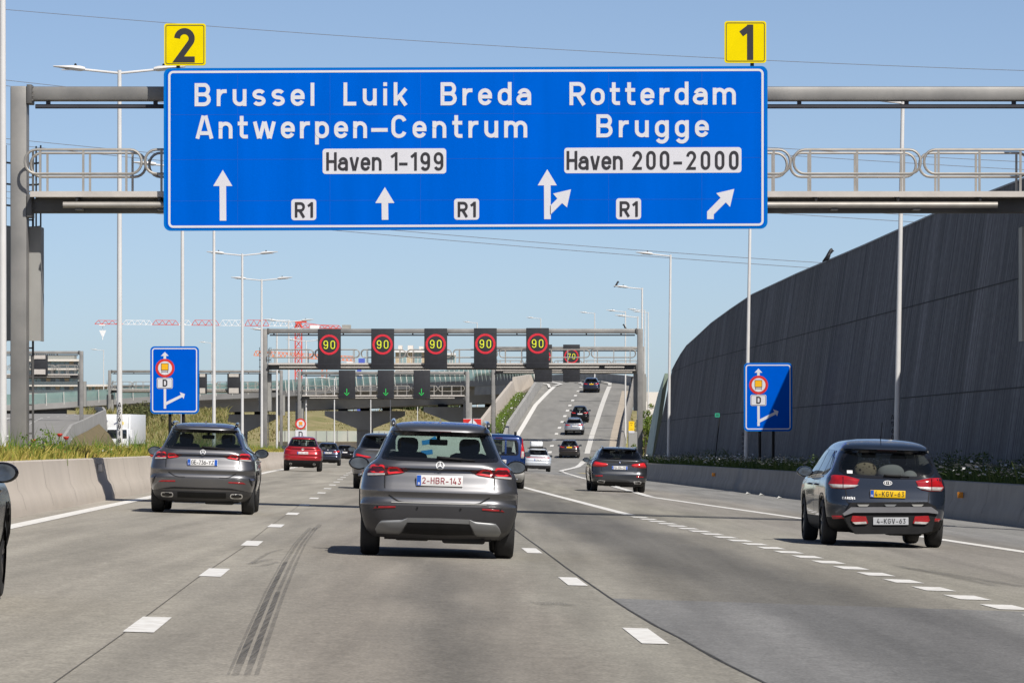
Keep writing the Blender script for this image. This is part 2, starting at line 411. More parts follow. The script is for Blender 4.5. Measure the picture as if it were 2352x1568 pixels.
FORMS = {
 'suv': dict(rows=[(.22,.74,.25,4.10),(.30,.83,.11,4.33),(.44,.88,.03,4.40),(.55,.903,.0,4.41),(.608,.908,-.01,4.41),(.626,.908,.035,4.40),(.70,.911,.062,4.40),(.757,.911,.028,4.38),(.85,.902,.07,4.30),(.95,.885,.105,4.05),(1.005,.862,.125,3.65),(1.032,.845,.078,3.3),(1.07,.805,.085,3.12),(1.13,.735,.135,3.0),(1.20,.70,.23,2.88),(1.35,.632,.41,2.62),(1.435,.595,.50,2.45),(1.46,.583,.37,2.38),(1.50,.563,.40,2.28),(1.535,.525,.55,2.15),(1.56,.45,.78,2.0),(1.577,.30,1.05,1.85),(1.583,0,1.45,1.55)],
   window=[(0,1.118),(.45,1.122),(.655,1.132),(.675,1.15),(.66,1.2),(.60,1.345),(.565,1.42),(.53,1.437),(0,1.44)], screen=[(0,1.07),(.62,1.07),(.66,1.12),(.52,1.42),(0,1.43)],
   L=4.4, axle=(.86,3.55), mirror=(2.55,1.06), belt=1.03, top=1.42, sw=(.55,3.0)),
 'mpv': dict(rows=[(.20,.74,.26,4.2),(.28,.83,.10,4.42),(.45,.87,.02,4.5),(.60,.885,.0,4.5),(.72,.893,.03,4.48),(.85,.893,.065,4.38),(.95,.882,.085,4.1),(1.02,.858,.10,3.78),(1.08,.82,.12,3.52),(1.2,.765,.21,3.3),(1.37,.69,.34,2.95),(1.405,.67,.37,2.87),(1.435,.655,.25,2.8),(1.48,.63,.30,2.65),(1.535,.56,.55,2.4),(1.58,.38,1.0,2.15),(1.60,0,1.6,1.75)],
   window=[(0,1.01),(.45,1.02),(.64,1.06),(.705,1.115),(.69,1.22),(.655,1.31),(.60,1.385),(.50,1.408),(0,1.415)], screen=[(0,1.08),(.66,1.08),(.7,1.12),(.58,1.42),(0,1.44)],
   L=4.5, axle=(.80,3.55), mirror=(2.85,1.07), belt=1.0, top=1.43, sw=(.55,3.3)),
 'estate': dict(rows=[(.20,.78,.26,4.4),(.28,.86,.08,4.75),(.42,.905,.0,4.9),(.57,.922,.0,4.92),(.615,.925,.012,4.9),(.66,.927,.04,4.9),(.80,.925,.065,4.7),(.93,.91,.085,4.3),(.99,.885,.085,3.8),(1.03,.85,.075,3.55),(1.07,.80,.10,3.4),(1.11,.755,.16,3.3),(1.2,.72,.28,3.1),(1.35,.645,.45,2.7),(1.39,.615,.49,2.6),(1.41,.60,.37,2.52),(1.435,.575,.42,2.42),(1.463,.50,.65,2.3),(1.48,.36,1.0,2.1),(1.49,0,1.5,1.7)],
   window=[(0,1.075),(.5,1.082),(.68,1.1),(.70,1.13),(.60,1.34),(.56,1.385),(0,1.392)], screen=[(0,1.06),(.66,1.06),(.7,1.1),(.54,1.40),(0,1.41)],
   L=4.9, axle=(1.0,3.95), mirror=(3.0,1.03), belt=.99, top=1.38, sw=(.6,3.4)),
 'van': dict(rows=[(.22,.78,.2,3.95),(.3,.85,.05,4.1),(.48,.885,-.02,4.2),(.53,.89,.02,4.2),(.8,.90,.05,4.15),(1.0,.90,.06,3.9),(1.12,.893,.07,3.4),(1.3,.86,.10,3.15),(1.6,.79,.17,2.8),(1.70,.757,.20,2.62),(1.76,.70,.28,2.45),(1.80,.52,.55,2.2),(1.82,0,1.3,1.5)],
   window=[(0,1.10),(.60,1.11),(.66,1.18),(.64,1.5),(.58,1.615),(0,1.625)], screen=[(0,1.12),(.7,1.12),(.62,1.62),(0,1.64)],
   L=4.2, axle=(.78,3.45), mirror=(2.7,1.15), belt=1.1, top=1.62, sw=(.4,2.9)),
}
class Form:
    def __init__(s, kind, sx=1., sz=1., sl=1.):
        f = FORMS[kind]; rw = [(z * sz, wd * sx, yr * sl, yf * sl) for z, wd, yr, yf in f['rows']]
        zs = [r[0] for r in rw]; s.z0, s.z1 = zs[0], zs[-1]; s.keys = zs
        s.w, s.yr, s.yf = mono(zs, [r[1] for r in rw]), mono(zs, [r[2] for r in rw]), mono(zs, [r[3] for r in rw])
        s.L = f['L'] * sl; s.axle = [a * sl for a in f['axle']]; s.window = sym([(x * sx, z * sz) for x, z in f['window']])
        s.screen = sym([(x * sx, z * sz) for x, z in f['screen']]); s.mirror = (f['mirror'][0] * sl, f['mirror'][1] * sz)
        s.belt, s.top, s.sw = f['belt'] * sz, f['top'] * sz, [a * sl for a in f['sw']]
        s.bow, s.rr, s.cd = .05, .30, .30
        if kind == 'van': s.rr, s.cd, s.bow = .14, .12, .03
    def dims(s, z):
        wd = s.w(z); rr = min(s.rr, wd * .6); cd = min(s.cd, max(.02, (s.yf(z) - s.yr(z)) * .2))
        return wd, s.yr(z), s.yf(z), rr, cd
    def rear_y(s, x, z):
        wd, yr, yf, rr, cd = s.dims(z); x = min(abs(x), wd * .9995) ; xc = wd - rr
        y = yr + s.bow * (x / max(wd, 1e-3)) ** 2
        if x > xc: y += cd * (1 - math.sqrt(max(0, 1 - ((x - xc) / rr) ** 2)))
        return y
    def front_y(s, x, z):
        wd, yr, yf, rr, cd = s.dims(z); x = min(abs(x), wd * .9995); xc = wd - rr
        y = yf - 2.4 * s.bow * (x / max(wd, 1e-3)) ** 2
        if x > xc: y -= cd * (1 - math.sqrt(max(0, 1 - ((x - xc) / rr) ** 2)))
        return y
    def side_x(s, y, z):
        wd, yr, yf, rr, cd = s.dims(z); a, b = yr + s.bow + cd, yf - 2.4 * s.bow - cd
        t = min(max((y - a) / max(b - a, .01), 0), 1)
        return wd * (1 + .022 * (1 - (2 * t - 1) ** 2))
    def ring(s, z, nR=9, nA=7, nS=30):
        wd, yr, yf, rr, cd = s.dims(z); xc = wd - rr; P = []
        for k in range(nR): x = xc * k / nR; P.append((x, yr + s.bow * (x / max(wd, 1e-3)) ** 2))
        for k in range(nA + 1):
            a = math.pi / 2 * k / nA; x = xc + rr * math.sin(a); P.append((x, yr + s.bow * (x / max(wd, 1e-3)) ** 2 + cd * (1 - math.cos(a))))
        y0, y1 = P[-1][1], yf - 2.4 * s.bow - cd
        for k in range(1, nS): t = k / nS; P.append((wd * (1 + .022 * (1 - (2 * t - 1) ** 2)), y0 + (y1 - y0) * t))
        for k in range(nA, -1, -1):
            a = math.pi / 2 * k / nA; x = xc + rr * math.sin(a); P.append((x, yf - 2.4 * s.bow * (x / max(wd, 1e-3)) ** 2 - cd * (1 - math.cos(a))))
        for k in range(nR - 1, -1, -1): x = xc * k / nR; P.append((x, yf - 2.4 * s.bow * (x / max(wd, 1e-3)) ** 2))
        return P, nR + nA, nR + nA + nS
    def patch(s, P, nx=10, nz=4, off=.005, face='rear', skirt=.012):
        mb = MB(); xs = np.linspace(min(p[0] for p in P), max(p[0] for p in P), nx + 1)
        if face != 'side' and min(xs) < 0 < max(xs): pass
        fy = s.rear_y if face == 'rear' else s.front_y; sg = -1 if face == 'rear' else 1
        rows = []
        for x in xs:
            a, b = zspan(P, x); zz = [a + (b - a) * k / nz for k in range(nz + 1)]
            if face == 'side': pts = [(s.side_x(x, z) + off, x, z) for z in zz]; lo = (s.side_x(x, a) - skirt, x, a); hi = (s.side_x(x, b) - skirt, x, b)
            else: pts = [(x, fy(x, z) + sg * off, z) for z in zz]; lo = (x, fy(x, a) - sg * skirt, a); hi = (x, fy(x, b) - sg * skirt, b)
            rows.append([lo] + pts + [hi])
        return mb.strip(rows)
    def fn(s, off=0.): return lambda x, z, h: (x, s.rear_y(x, z) - h - off, z)

M_tyre = mat('tyre_rubber', (.018, .018, .019), .85, var=.25, scale=8, bump=.1)
M_blk = mat('black_plastic', (.012, .012, .013), .62, spec=.22, var=.2, scale=6, bump=.15, bscale=220)
M_blkgloss = mat('black_gloss_trim', (.01, .01, .012), .12, var=.1)
M_under = mat('underbody_dirt', (.02, .019, .018), .9, var=.3)
M_seat = mat('seat_fabric', (.025, .025, .028), .85, var=.2)
M_chrome = mat('chrome', (.70, .70, .70), .42, .5, var=.04)
M_rim = mat('wheel_alloy', (.16, .16, .17), .3, .9, var=.1)
M_red = mat('red_lens', (.30, .008, .012), .12, var=.25, scale=9, coat=.6)
M_redd = mat('dark_red_lens', (.075, .006, .009), .1, var=.3, scale=9, coat=.8)
M_redl = mat('bright_red_lens', (.55, .02, .025), .15, var=.15, scale=9, coat=.6, emit=(.6, .01, .02, .12))
M_clear = mat('clear_lens', (.55, .52, .5), .1, .3, var=.2, scale=14, coat=.5)
M_amber = mat('amber_lens', (.6, .22, .02), .2, var=.1, coat=.4)
M_plate = mat('plate_white', (.74, .73, .72), .35, var=.03)
M_platey = mat('plate_yellow', (.78, .48, .01), .35, var=.03)
M_plateg = mat('plate_grey', (.42, .43, .45), .4, var=.04)
M_blue = mat('plate_blue', (.01, .09, .45), .4, var=.05)
M_ink = mat('black_letters', (.015, .015, .02), .5, var=.1)
M_inkr = mat('maroon_letters', (.25, .015, .03), .5, var=.1)
M_silver = mat('silver_skid', (.235, .24, .245), .45, .4, var=.06)
M_mirr = mat('mirror_glass', (.10, .12, .15), .05, .6, var=.3, scale=9)
M_gl = glass('tinted_glass', (.54, .60, .59), body=(.02, .025, .03))
M_glc = glass('clear_glass', (.82, .9, .88), body=(.05, .06, .06))
M_gld = glass('privacy_glass', (.10, .11, .12), body=(.012, .013, .016))
M_side = mat('side_glass', (.012, .016, .02), .03, var=.1, spec=.7)
def paint(name, col, metal=.55, rough=.34): return mat(name, col, rough, metal, var=.05, scale=1.5, coat=1.)
P_grey = paint('mountain_grey_paint', (.135, .135, .142), .75, .36)
P_blueblk = paint('blue_black_paint', (.020, .028, .044), .45, .24)
P_anth = paint('anthracite_paint', (.05, .053, .06), .6, .3)
P_red = paint('soul_red_paint', (.34, .008, .014), .35, .25)
P_blue = paint('deep_blue_paint', (.006, .028, .125), .35, .25)
P_navy = paint('navy_paint', (.018, .024, .05), .5, .25)
P_white = paint('pale_silver_paint', (.55, .58, .62), .25, .3)
P_silver = paint('silver_paint', (.40, .42, .45), .75, .3)
P_black = mat('black_paint', (.008, .008, .010), .18, 0, var=.05, scale=1.5, spec=.28)
P_brown = paint('dark_brown_paint', (.03, .024, .022), .4, .25)

def wheel(parent, x, y, r, side, wd=.23, detail=True, ox=.9):
    mb = MB(); xo = side * ox; xi = side * (ox - wd)
    prof = [(r * .66, 0), (r * .92, .008), (r * .985, .03), (r, .06), (r, wd - .06), (r * .985, wd - .03), (r * .92, wd - .008), (r * .66, wd)]
    mb.lathe((xi if side > 0 else xo, y, r), prof, 30, 'x')
    ty = mb.build('wheel', M_tyre, parent, smooth='auto', world=False)
    rb = MB(); sgn = side
    rb.lathe((xo, y, r), [(r * .67, -.02 * sgn), (r * .62, -.03 * sgn), (r * .60, -.10 * sgn), (.02, -.10 * sgn)], 24, 'x')
    if detail:
        rb.lathe((xo, y, r), [(.07, -.10 * sgn), (.065, -.03 * sgn), (.0, -.025 * sgn)], 16, 'x')
        for k in range(5):
            a = 2 * math.pi * k / 5 + .3
            for da in (-.16, .16):
                p0 = (xo - .035 * sgn, y + .05 * math.cos(a), r + .05 * math.sin(a)); p1 = (xo - .03 * sgn, y + r * .64 * math.cos(a + da), r + r * .64 * math.sin(a + da))
                rb.bar(p0, p1, .03, .03)
    rb.build('rim', M_rim, ty, smooth='auto', world=False)
    return ty

def car(label, X, D, z, form, pnt, *, sx=1., sz=1., sl=1., rot=None, pitch=0., roll=.03, group='cars on the motorway', lights=None, lightstyle='plain',
        plate=None, emblem='disc', emz=1.07, zclad=.40, clad=None, reflect=None, exhaust=None, diffuser=None, skid=None, rails=None, fin=True, wiper=None,
        detail=True, rearglass=None, seam=None, name='parked_car', mirr=P_black, plate_z=.89, third=None, side_windows=True, extra=None, whx=.9, wr=.345, sidelights=True, cat='car'):
    f = Form(form, sx, sz, sl)
    root = thing('car', label, cat, (X, D, z), 0, group)
    root.rotation_euler = (pitch, roll, SL if rot is None else rot)
    clad = clad or M_blk; rearglass = rearglass or M_gl
    # skin
    zs = set()
    for a, b in zip(f.keys, f.keys[1:]):
        n = max(1, int(round((b - a) / (.024 if detail else .04)))); zs |= {a + (b - a) * k / n for k in range(n)}
    zs.add(f.z1); zs.add(zclad * sz); zs = sorted(zs)
    zs = [q for i, q in enumerate(zs) if i == 0 or q - zs[i - 1] > 1e-4]
    rings = []; 
    for q in zs:
        P, i1, i2 = f.ring(q, *( (9, 7, 40) if detail else (6, 5, 22))); n = len(P)
        rings.append([(x, y, q) for x, y in P] + [(-x, y, q) for x, y in P[-2:0:-1]])
    N = len(rings[0]); body, low = MB(), MB(); winset = f.window; scr = f.screen
    vid = [v for r in rings for v in r]; bf, lf = [], []
    for i in range(len(rings) - 1):
        for j in range(N):
            j2 = (j + 1) % N; jj = j if j < n - 1 else N - 1 - j
            q = [vid[i * N + j], vid[i * N + j2], vid[(i + 1) * N + j2], vid[(i + 1) * N + j]]
            if jj < i1 and all(inpoly(p[0], p[2], winset) for p in q): continue
            if jj >= i2 and all(inpoly(p[0], p[2], scr) for p in q): continue
            if i1 <= jj < i2 + 4:
                cy, cz = sum(p[1] for p in q) / 4, sum(p[2] for p in q) / 4
                if any((cy - a) ** 2 + (cz - wr) ** 2 < (wr + .045) ** 2 for a in f.axle): continue
            (lf if zs[i] < zclad * sz - 1e-3 else bf).append((i * N + j, i * N + j2, (i + 1) * N + j2, (i + 1) * N + j))
    def sub(fs):
        used = sorted({i for q in fs for i in q}); mp = {o: k for k, o in enumerate(used)}; mb = MB()
        mb.v = [vid[o] for o in used]; mb.f = [tuple(mp[i] for i in q) for q in fs]; return mb
    bd = sub(bf).build('body', pnt, root, smooth='auto', world=False)
    sub(lf).build('lower_cladding', clad, root, smooth='auto', world=False)
    ub = MB().box(-.62 * sx, .62 * sx, .32, f.L - .4, .2, .34)
    ub.box(-.5 * sx, -.1, .28, .75, .19, .29, .03).box(.05, .55 * sx, .25, .8, .17, .27, .03)
    for a in f.axle: ub.box(-.66 * sx, .66 * sx, a - .06, a + .06, .24, .36)
    ub.build('underbody', M_under, root, world=False)
    # arches
    for s_ in (-1, 1):
        for a in f.axle:
            ar = MB(); L0, L1 = [], []
            for k in range(19):
                t = math.pi * (-.06 + 1.12 * k / 18); 
                for LL, rr_, o in ((L0, wr + .028, -.02), (L1, wr + .085, .008)):
                    yy, zz = a + rr_ * math.cos(t), max(wr + rr_ * math.sin(t), f.z0); LL.append((s_ * (f.side_x(yy, zz) + o), yy, zz))
            ar.strip([L0, L1])
            inner = [(s_ * .55 * sx, p[1], p[2]) for p in L0]; ar.strip([L0, inner]); ar.build('wheel_arch_trim', clad if zclad > .35 else M_blk, root, smooth='auto', world=False)
    for s_ in (-1, 1):
        for a in f.axle: wheel(root, 0, a, wr, s_, detail=detail, ox=whx * sx)
    # glass
    nx, nz = (24, 8) if detail else (12, 5)
    f.patch(winset, nx, nz, .006, skirt=.004).build('rear_window', rearglass, root, smooth=True, world=False)
    f.patch(scr, nx, nz, .004, 'front', .004).build('windscreen', M_glc, root, smooth=True, world=False)
    ins = inset(winset, .035); fr = MB(); k = len(winset)
    def dens(P):
        o = []
        for a, b in zip(P, P[1:] + P[:1]):
            for t in range(4): o.append((a[0] + (b[0] - a[0]) * t / 4, a[1] + (b[1] - a[1]) * t / 4))
        return o
    A, B = dens(inset(winset, -.006)), dens(ins); A.append(A[0]); B.append(B[0])
    fr.strip([[(x, f.rear_y(x, zz) - .007, zz) for x, zz in A], [(x, f.rear_y(x, zz) - .007, zz) for x, zz in B]])
    fr.build('rear_window_surround', M_blkgloss, root, smooth=True, world=False)
    if side_windows:
        y0, y1 = f.sw; zt = f.top; zb = f.belt
        for s_ in (-1, 1):
            edge = MB()
            panes = [(y0 + .12, y0 + .52, 'q'), (y0 + .58, y0 + 1.35, 'm'), (y0 + 1.42, y1 - .1, 'f')]
            for ya, yb, kd in panes:
                if kd == 'q': P = [(ya, zb + .13), (yb, zb + .03), (yb, zt - .035), (ya + .22, zt - .1)]
                elif kd == 'm': P = [(ya, zb + .03), (yb, zb + .015), (yb, zt - .02), (ya, zt - .03)]
                else: P = [(ya, zb + .015), (yb, zb), (yb - .06, zb + .06), (ya + (yb - ya) * .38, zt - .03), (ya, zt - .02)]
                mb = f.patch(P, 8, 4, .006, 'side', .006)
                if s_ < 0: mb.v = [(-x, y, zz) for x, y, zz in mb.v]
                mb.build('side_window', M_side, root, smooth=True, world=False)
            P = [(y0 - .02, zb + .15), (y0 + .3, zb), (y1 - .02, zb - .03), (y1 - .1, zb + .05), (y0 + 1.95, zt + .0), (y0 + .28, zt - .03)]
            mb = f.patch(P, 16, 4, .003, 'side', .004)
            if s_ < 0: mb.v = [(-x, y, zz) for x, y, zz in mb.v]
            mb.build('side_window_frame', M_blkgloss, root, smooth=True, world=False)
            if detail:
                hd = MB()
                for yy in (y0 + 1.0, y0 + 1.95):
                    xx = s_ * (f.side_x(yy, zb - .1) + .02); hd.box(xx - .02, xx + .02, yy - .1, yy + .1, zb - .125, zb - .095, .01)
                hd.build('door_handle', pnt, root, smooth='auto', world=False)
                sm = MB()
                for yy in (y0 + .62, y0 + 1.4):
                    st = [[(s_ * (f.side_x(yy, zz) + .003), yy - .006, zz), (s_ * (f.side_x(yy, zz) + .003), yy + .006, zz)] for zz in np.linspace(.42, zb, 10)]
                    sm.strip(st)
                sm.build('door_seam', M_blk, root, world=False)
    # cabin
    st = MB()
    for x in (-.37, .37):
        st.box(x - .25, x + .25, 1.95 * sl, 2.15 * sl, .45, 1.215 * sz, .09); st.box(x - .125, x + .125, 1.93 * sl, 2.03 * sl, 1.20 * sz, 1.385 * sz, .055)
        st.box(x - .26, x + .26, 2.1 * sl, 2.65 * sl, .40, .58, .05)
    st.box(-.62, .62, 1.0 * sl, 1.2 * sl, .4, 1.0 * sz, .07)
    for x in (-.4, .4): st.box(x - .13, x + .13, 1.0 * sl, 1.1 * sl, 1.0 * sz, 1.13 * sz, .04)
    st.build('seats', M_seat, root, smooth='auto', world=False)
    MB().box(-.66 * sx, .66 * sx, .42, 3.0 * sl, .36, .42).box(-.64 * sx, .64 * sx, .35, .98 * sl, .42, .88 * sz).build('cabin_floor', M_seat, root, world=False)
    MB().box(-.64 * sx, .64 * sx, f.front_y(0, f.belt) - .75, f.front_y(0, f.belt) - .25, .6, f.belt + .0, .05).build('dashboard', M_seat, root, smooth='auto', world=False)
    ym = f.front_y(0, f.top - .05) - .22
    MB().box(-.11, .11, ym, ym + .03, f.top - .12, f.top - .05, .012).box(-.02, .02, ym + .01, ym + .1, f.top - .06, f.top + .0).build('inside_mirror', M_blk, root, smooth='auto', world=False)
    # mirrors
    for s_ in (-1, 1):
        my, mz = f.mirror; mx = s_ * (f.side_x(my, mz) + .13)
        mb = MB().sphere((mx, my, mz), (.125, .075, .082), 14, 10)
        mb.bar((mx - s_ * .08, my + .02, mz - .05), (s_ * (f.side_x(my, mz - .06) - .03), my + .03, mz - .07), .05, .035)
        mo = mb.build('side_mirror', mirr, root, smooth='auto', world=False)
        g = MB(); c = [(mx + (.105) * math.cos(t) * (1), my - .068 + .0 * t, mz + .066 * math.sin(t)) for t in np.linspace(0, 2 * math.pi, 17)[:-1]]
        g.add([(p[0], p[1] - .012, p[2]) for p in c] + [(p[0], p[1] + .03, p[2]) for p in c], [tuple(range(16))] + [(i, (i + 1) % 16, (i + 1) % 16 + 16, i + 16) for i in range(16)])
        g.build('mirror_glass', M_mirr, mo, world=False)
    # lights (right half given, mirrored)
    def both(P, nm, m, off=.006, par=None, nx_=10, nz_=3):
        r = []
        for Q in (P, mirror(P)): r.append(f.patch(Q, nx_, nz_, off).build(nm, m, par or root, smooth=True, world=False))
        return r
    def stro(st, wdt, nm, m, off=.008, par=None):
        mb = MB(); strokes_mesh(mb, st, wdt / 2, f.fn(off), .001); return mb.build(nm, m, par or root, world=False, fix=False)
    if lights:
        tl = both(lights, 'tail_light', M_redd if lightstyle == 'rings' else M_red)
        xs = [p[0] for p in lights]; zz = [p[1] for p in lights]; xm = (min(xs) + max(xs)) / 2
        if lightstyle == 'rings':
            for s_, o in ((1, tl[0]), (-1, tl[1])):
                loop = [(s_ * x, q) for x, q in rrect(.645, .80, .975, 1.05, .03, 4)]; loop2 = [(s_ * x, q) for x, q in [(.44, .985), (.585, .965), (.60, .99), (.585, 1.025), (.50, 1.03)]]
                stro([(True, loop), (True, loop2)], .022, 'light_ring', M_redl, .009, o)
                low_ = [(.635, .942), (.835, .928), (.835, .955), (.635, .962)]
                f.patch([(s_ * x, q) for x, q in low_], 6, 2, .009).build('reversing_lamp', M_clear, o, smooth=True, world=False)
        elif lightstyle == 'clear_base':
            zb_ = min(zz) + .32 * (max(zz) - min(zz))
            P2 = [(x, min(q, zb_)) for x, q in inset(lights, .012)]
            for s_, o in ((1, tl[0]), (-1, tl[1])):
                f.patch([(s_ * x, q) for x, q in P2], 8, 2, .010).build('reversing_lamp', M_clear, o, smooth=True, world=False)
                stro([(False, [(s_ * (xm + .02), min(zz) + .01), (s_ * (xm + .02), max(zz) - .02)])], .012, 'lens_divider', M_redd, .012, o)
        else:
            for s_, o in ((1, tl[0]), (-1, tl[1])):
                I = inset(lights, .022); zc = (min(zz) + max(zz)) / 2
                I = [(x, q if q > zc else q + .25 * (zc - q)) for x, q in I]
                f.patch([(s_ * x, q) for x, q in I], 8, 2, .010).build('lens', M_redl, o, smooth=True, world=False)
    if third: f.patch(sym(third), 8, 2, .008).build('third_brake_light', M_redd, root, smooth=True, world=False)
    if reflect: both(reflect, 'reflector', M_red)
    if diffuser:
        for P, m in diffuser: f.patch(sym(P), 24, 4, .006).build('rear_diffuser', m, root, smooth='auto', world=False)
    if skid: 
        for P, m in skid: both(P, 'skid_plate', m, .012, nx_=16, nz_=5)
    for P in exhaust or []:
        for Q in (P, mirror(P)):
            cx_ = sum(p[0] for p in Q) / len(Q); cz_ = sum(p[1] for p in Q) / len(Q)
            o = f.patch(Q, 8, 3, .010).build('exhaust_pipe', M_blkgloss, root, smooth=True, world=False)
            stro([(True, Q)], .018, 'exhaust_rim', M_chrome, .014, o)
    for st_, wd_ in seam or []: stro(st_, wd_, 'hatch_seam', M_blk, .004)
    # plate
    if plate:
        pw, ph, pz = plate.get('w', .52), plate.get('h', .11), plate.get('z', .89); px_ = plate.get('x', 0.)
        py = min(f.rear_y(px_, pz - ph / 2), f.rear_y(px_, pz + ph / 2)) - .012
        pl = MB().box(px_ - pw / 2, px_ + pw / 2, py - .006, py + .02, pz - ph / 2, pz + ph / 2, .004).build('number_plate', plate.get('m', M_plate), root, smooth='auto', world=False)
        if plate.get('band', True):
            MB().box(px_ - pw / 2 + .004, px_ - pw / 2 + .052, py - .0085, py, pz - ph / 2 + .004, pz + ph / 2 - .004).build('plate_band', M_blue, pl, world=False)
            if plate.get('cc'): text('plate_country', plate['cc'], (px_ - pw / 2 + .028, py - .0095, pz - ph / 2 + .012), (1, 0, 0), (0, 0, 1), .028, M_plate, .18, parent=pl, center=True, lift=.001, world=False, gap=.15)
        if plate.get('band2'): MB().box(px_ + pw / 2 - .052, px_ + pw / 2 - .004, py - .0085, py, pz - ph / 2 + .004, pz + ph / 2 - .004).build('plate_band', M_blue, pl, world=False)
        if plate.get('text'):
            x0 = px_ - pw / 2 + (.062 if plate.get('band', True) else .03); x1 = px_ + pw / 2 - (.062 if plate.get('band2') else .018)
            text('plate_text', plate['text'], (x0 + .004, py - .0065, pz - .036), (1, 0, 0), (0, 0, 1), .074, plate.get('ink', M_ink), .135, width=x1 - x0 - .008, parent=pl, lift=.0012, world=False, wscale=.88)
    # emblem
    ey = lambda x, q: f.rear_y(x, q)
    if emblem == 'star':
        c = (0, emz); r_ = .044
        st = [(True, [(r_ * math.cos(t), emz + r_ * math.sin(t)) for t in np.linspace(0, 2 * math.pi, 25)[:-1]])] + [(False, [(0, emz), (r_ * math.cos(R(a)), emz + r_ * math.sin(R(a)))]) for a in (90, 210, 330)]
        stro(st, .009, 'emblem', M_chrome, .01)
    elif emblem == 'oval':
        f.patch([(.062 * math.cos(t), emz + .032 * math.sin(t)) for t in np.linspace(0, 2 * math.pi, 25)[:-1]], 8, 2, .007).build('emblem_plate', M_blkgloss, root, smooth=True, world=False)
        st = [(True, [(.062 * math.cos(t), emz + .032 * math.sin(t)) for t in np.linspace(0, 2 * math.pi, 25)[:-1]])]
        stro(st, .008, 'emblem', M_chrome, .01)
        mb = MB(); s2, tot = text_strokes('KIA', .034, .2, .082, wscale=.9); strokes_mesh(mb, [(c_, [(x - tot / 2, q + emz - .017) for x, q in p]) for c_, p in s2], .0036, f.fn(.011), .001); mb.build('emblem_text', M_chrome, root, world=False, fix=False)
    elif emblem == 'disc':
        f.patch([(.034 * math.cos(t), emz + .034 * math.sin(t)) for t in np.linspace(0, 2 * math.pi, 17)[:-1]], 8, 2, .01).build('emblem', M_chrome, root, smooth=True, world=False)
    elif emblem == 'roundel':
        stro([(True, [(.036 * math.cos(t), emz + .036 * math.sin(t)) for t in np.linspace(0, 2 * math.pi, 21)[:-1]])], .016, 'emblem', M_blkgloss, .01)
        for a in (0, 180): f.patch([(0, emz)] + [(.028 * math.cos(R(a + t)), emz + .028 * math.sin(R(a + t))) for t in range(0, 91, 15)], 4, 1, .012).build('emblem_quarter', M_blue, root, world=False)
        for a in (90, 270): f.patch([(0, emz)] + [(.028 * math.cos(R(a + t)), emz + .028 * math.sin(R(a + t))) for t in range(0, 91, 15)], 4, 1, .012).build('emblem_quarter', M_plate, root, world=False)
    elif emblem == 'wings':
        stro([(True, [(.062 * math.cos(t), emz + .048 * math.sin(t)) for t in np.linspace(0, 2 * math.pi, 25)[:-1]]), (False, [(-.055, emz + .015), (0, emz - .02), (.055, emz + .015)])], .011, 'emblem', M_chrome, .01)
    if wiper:
        (xa, za), (xb, zb_) = wiper; mb = MB(); pts = [(xa + (xb - xa) * t, za + (zb_ - za) * t) for t in np.linspace(0, 1, 7)]
        mb.tube([(x, f.rear_y(x, q) - .03, q) for x, q in pts[:5]], .017, 6); mb.tube([(x, f.rear_y(x, q) - .02, q) for x, q in pts[3:]], .009, 5)
        mb.build('rear_wiper', M_blk, root, smooth=True, world=False)
    if rails:
        for s_ in (-1, 1):
            pts = []
            for t in np.linspace(0, 1, 14):
                yy = (.46 + 2.1 * t) * sl; zz = f.z1 - .055 + .055 * math.sin(math.pi * t) ** .35
                pts.append((s_ * (.555 - .02 * t) * sx, yy, zz))
            MB().tube(pts, .024, 8).build('roof_rail', rails, root, smooth=True, world=False)
    if fin:
        MB().prism([(0, 0)], 0, 0) if False else None
        zt = f.z1 - .012; mb = MB(); yy = 1.05 * sl
        mb.add([(-.025, yy, zt - .02), (.025, yy, zt - .02), (0, yy + .17, zt - .0), (0, yy + .02, zt + .055)], [(0, 1, 2), (0, 3, 1), (1, 3, 2), (2, 3, 0)])
        mb.build('roof_aerial', pnt, root, world=False)
    # front lamps so that the car is whole from any side
    hl = [(.45 * sx, .66), (.72 * sx, .68), (.74 * sx, .78), (.5 * sx, .74)]
    for Q in (hl, mirror(hl)): f.patch(Q, 6, 2, .006, 'front').build('headlight', M_clear, root, smooth=True, world=False)
    if extra: extra(root, f, stro, both)
    return root, f

# ------------------------------------------------------------------ setting: ground, motorway, ramp, opposite carriageway
M_earth = mat('dry_grass_earth', (.14, .12, .055), .95, col2=(.22, .185, .085), scale=.25, bump=.5, bscale=2)
M_soil = mat('soil', (.06, .05, .035), .95, var=.35, scale=2)
g = MB()
S = [-400, -60, 60, 400]
g.quad((-9000, -600, -4.6), (9000, -600, -4.6), (9000, 16000, -4.6), (-9000, 16000, -4.6))
struct('ground', g, M_earth)

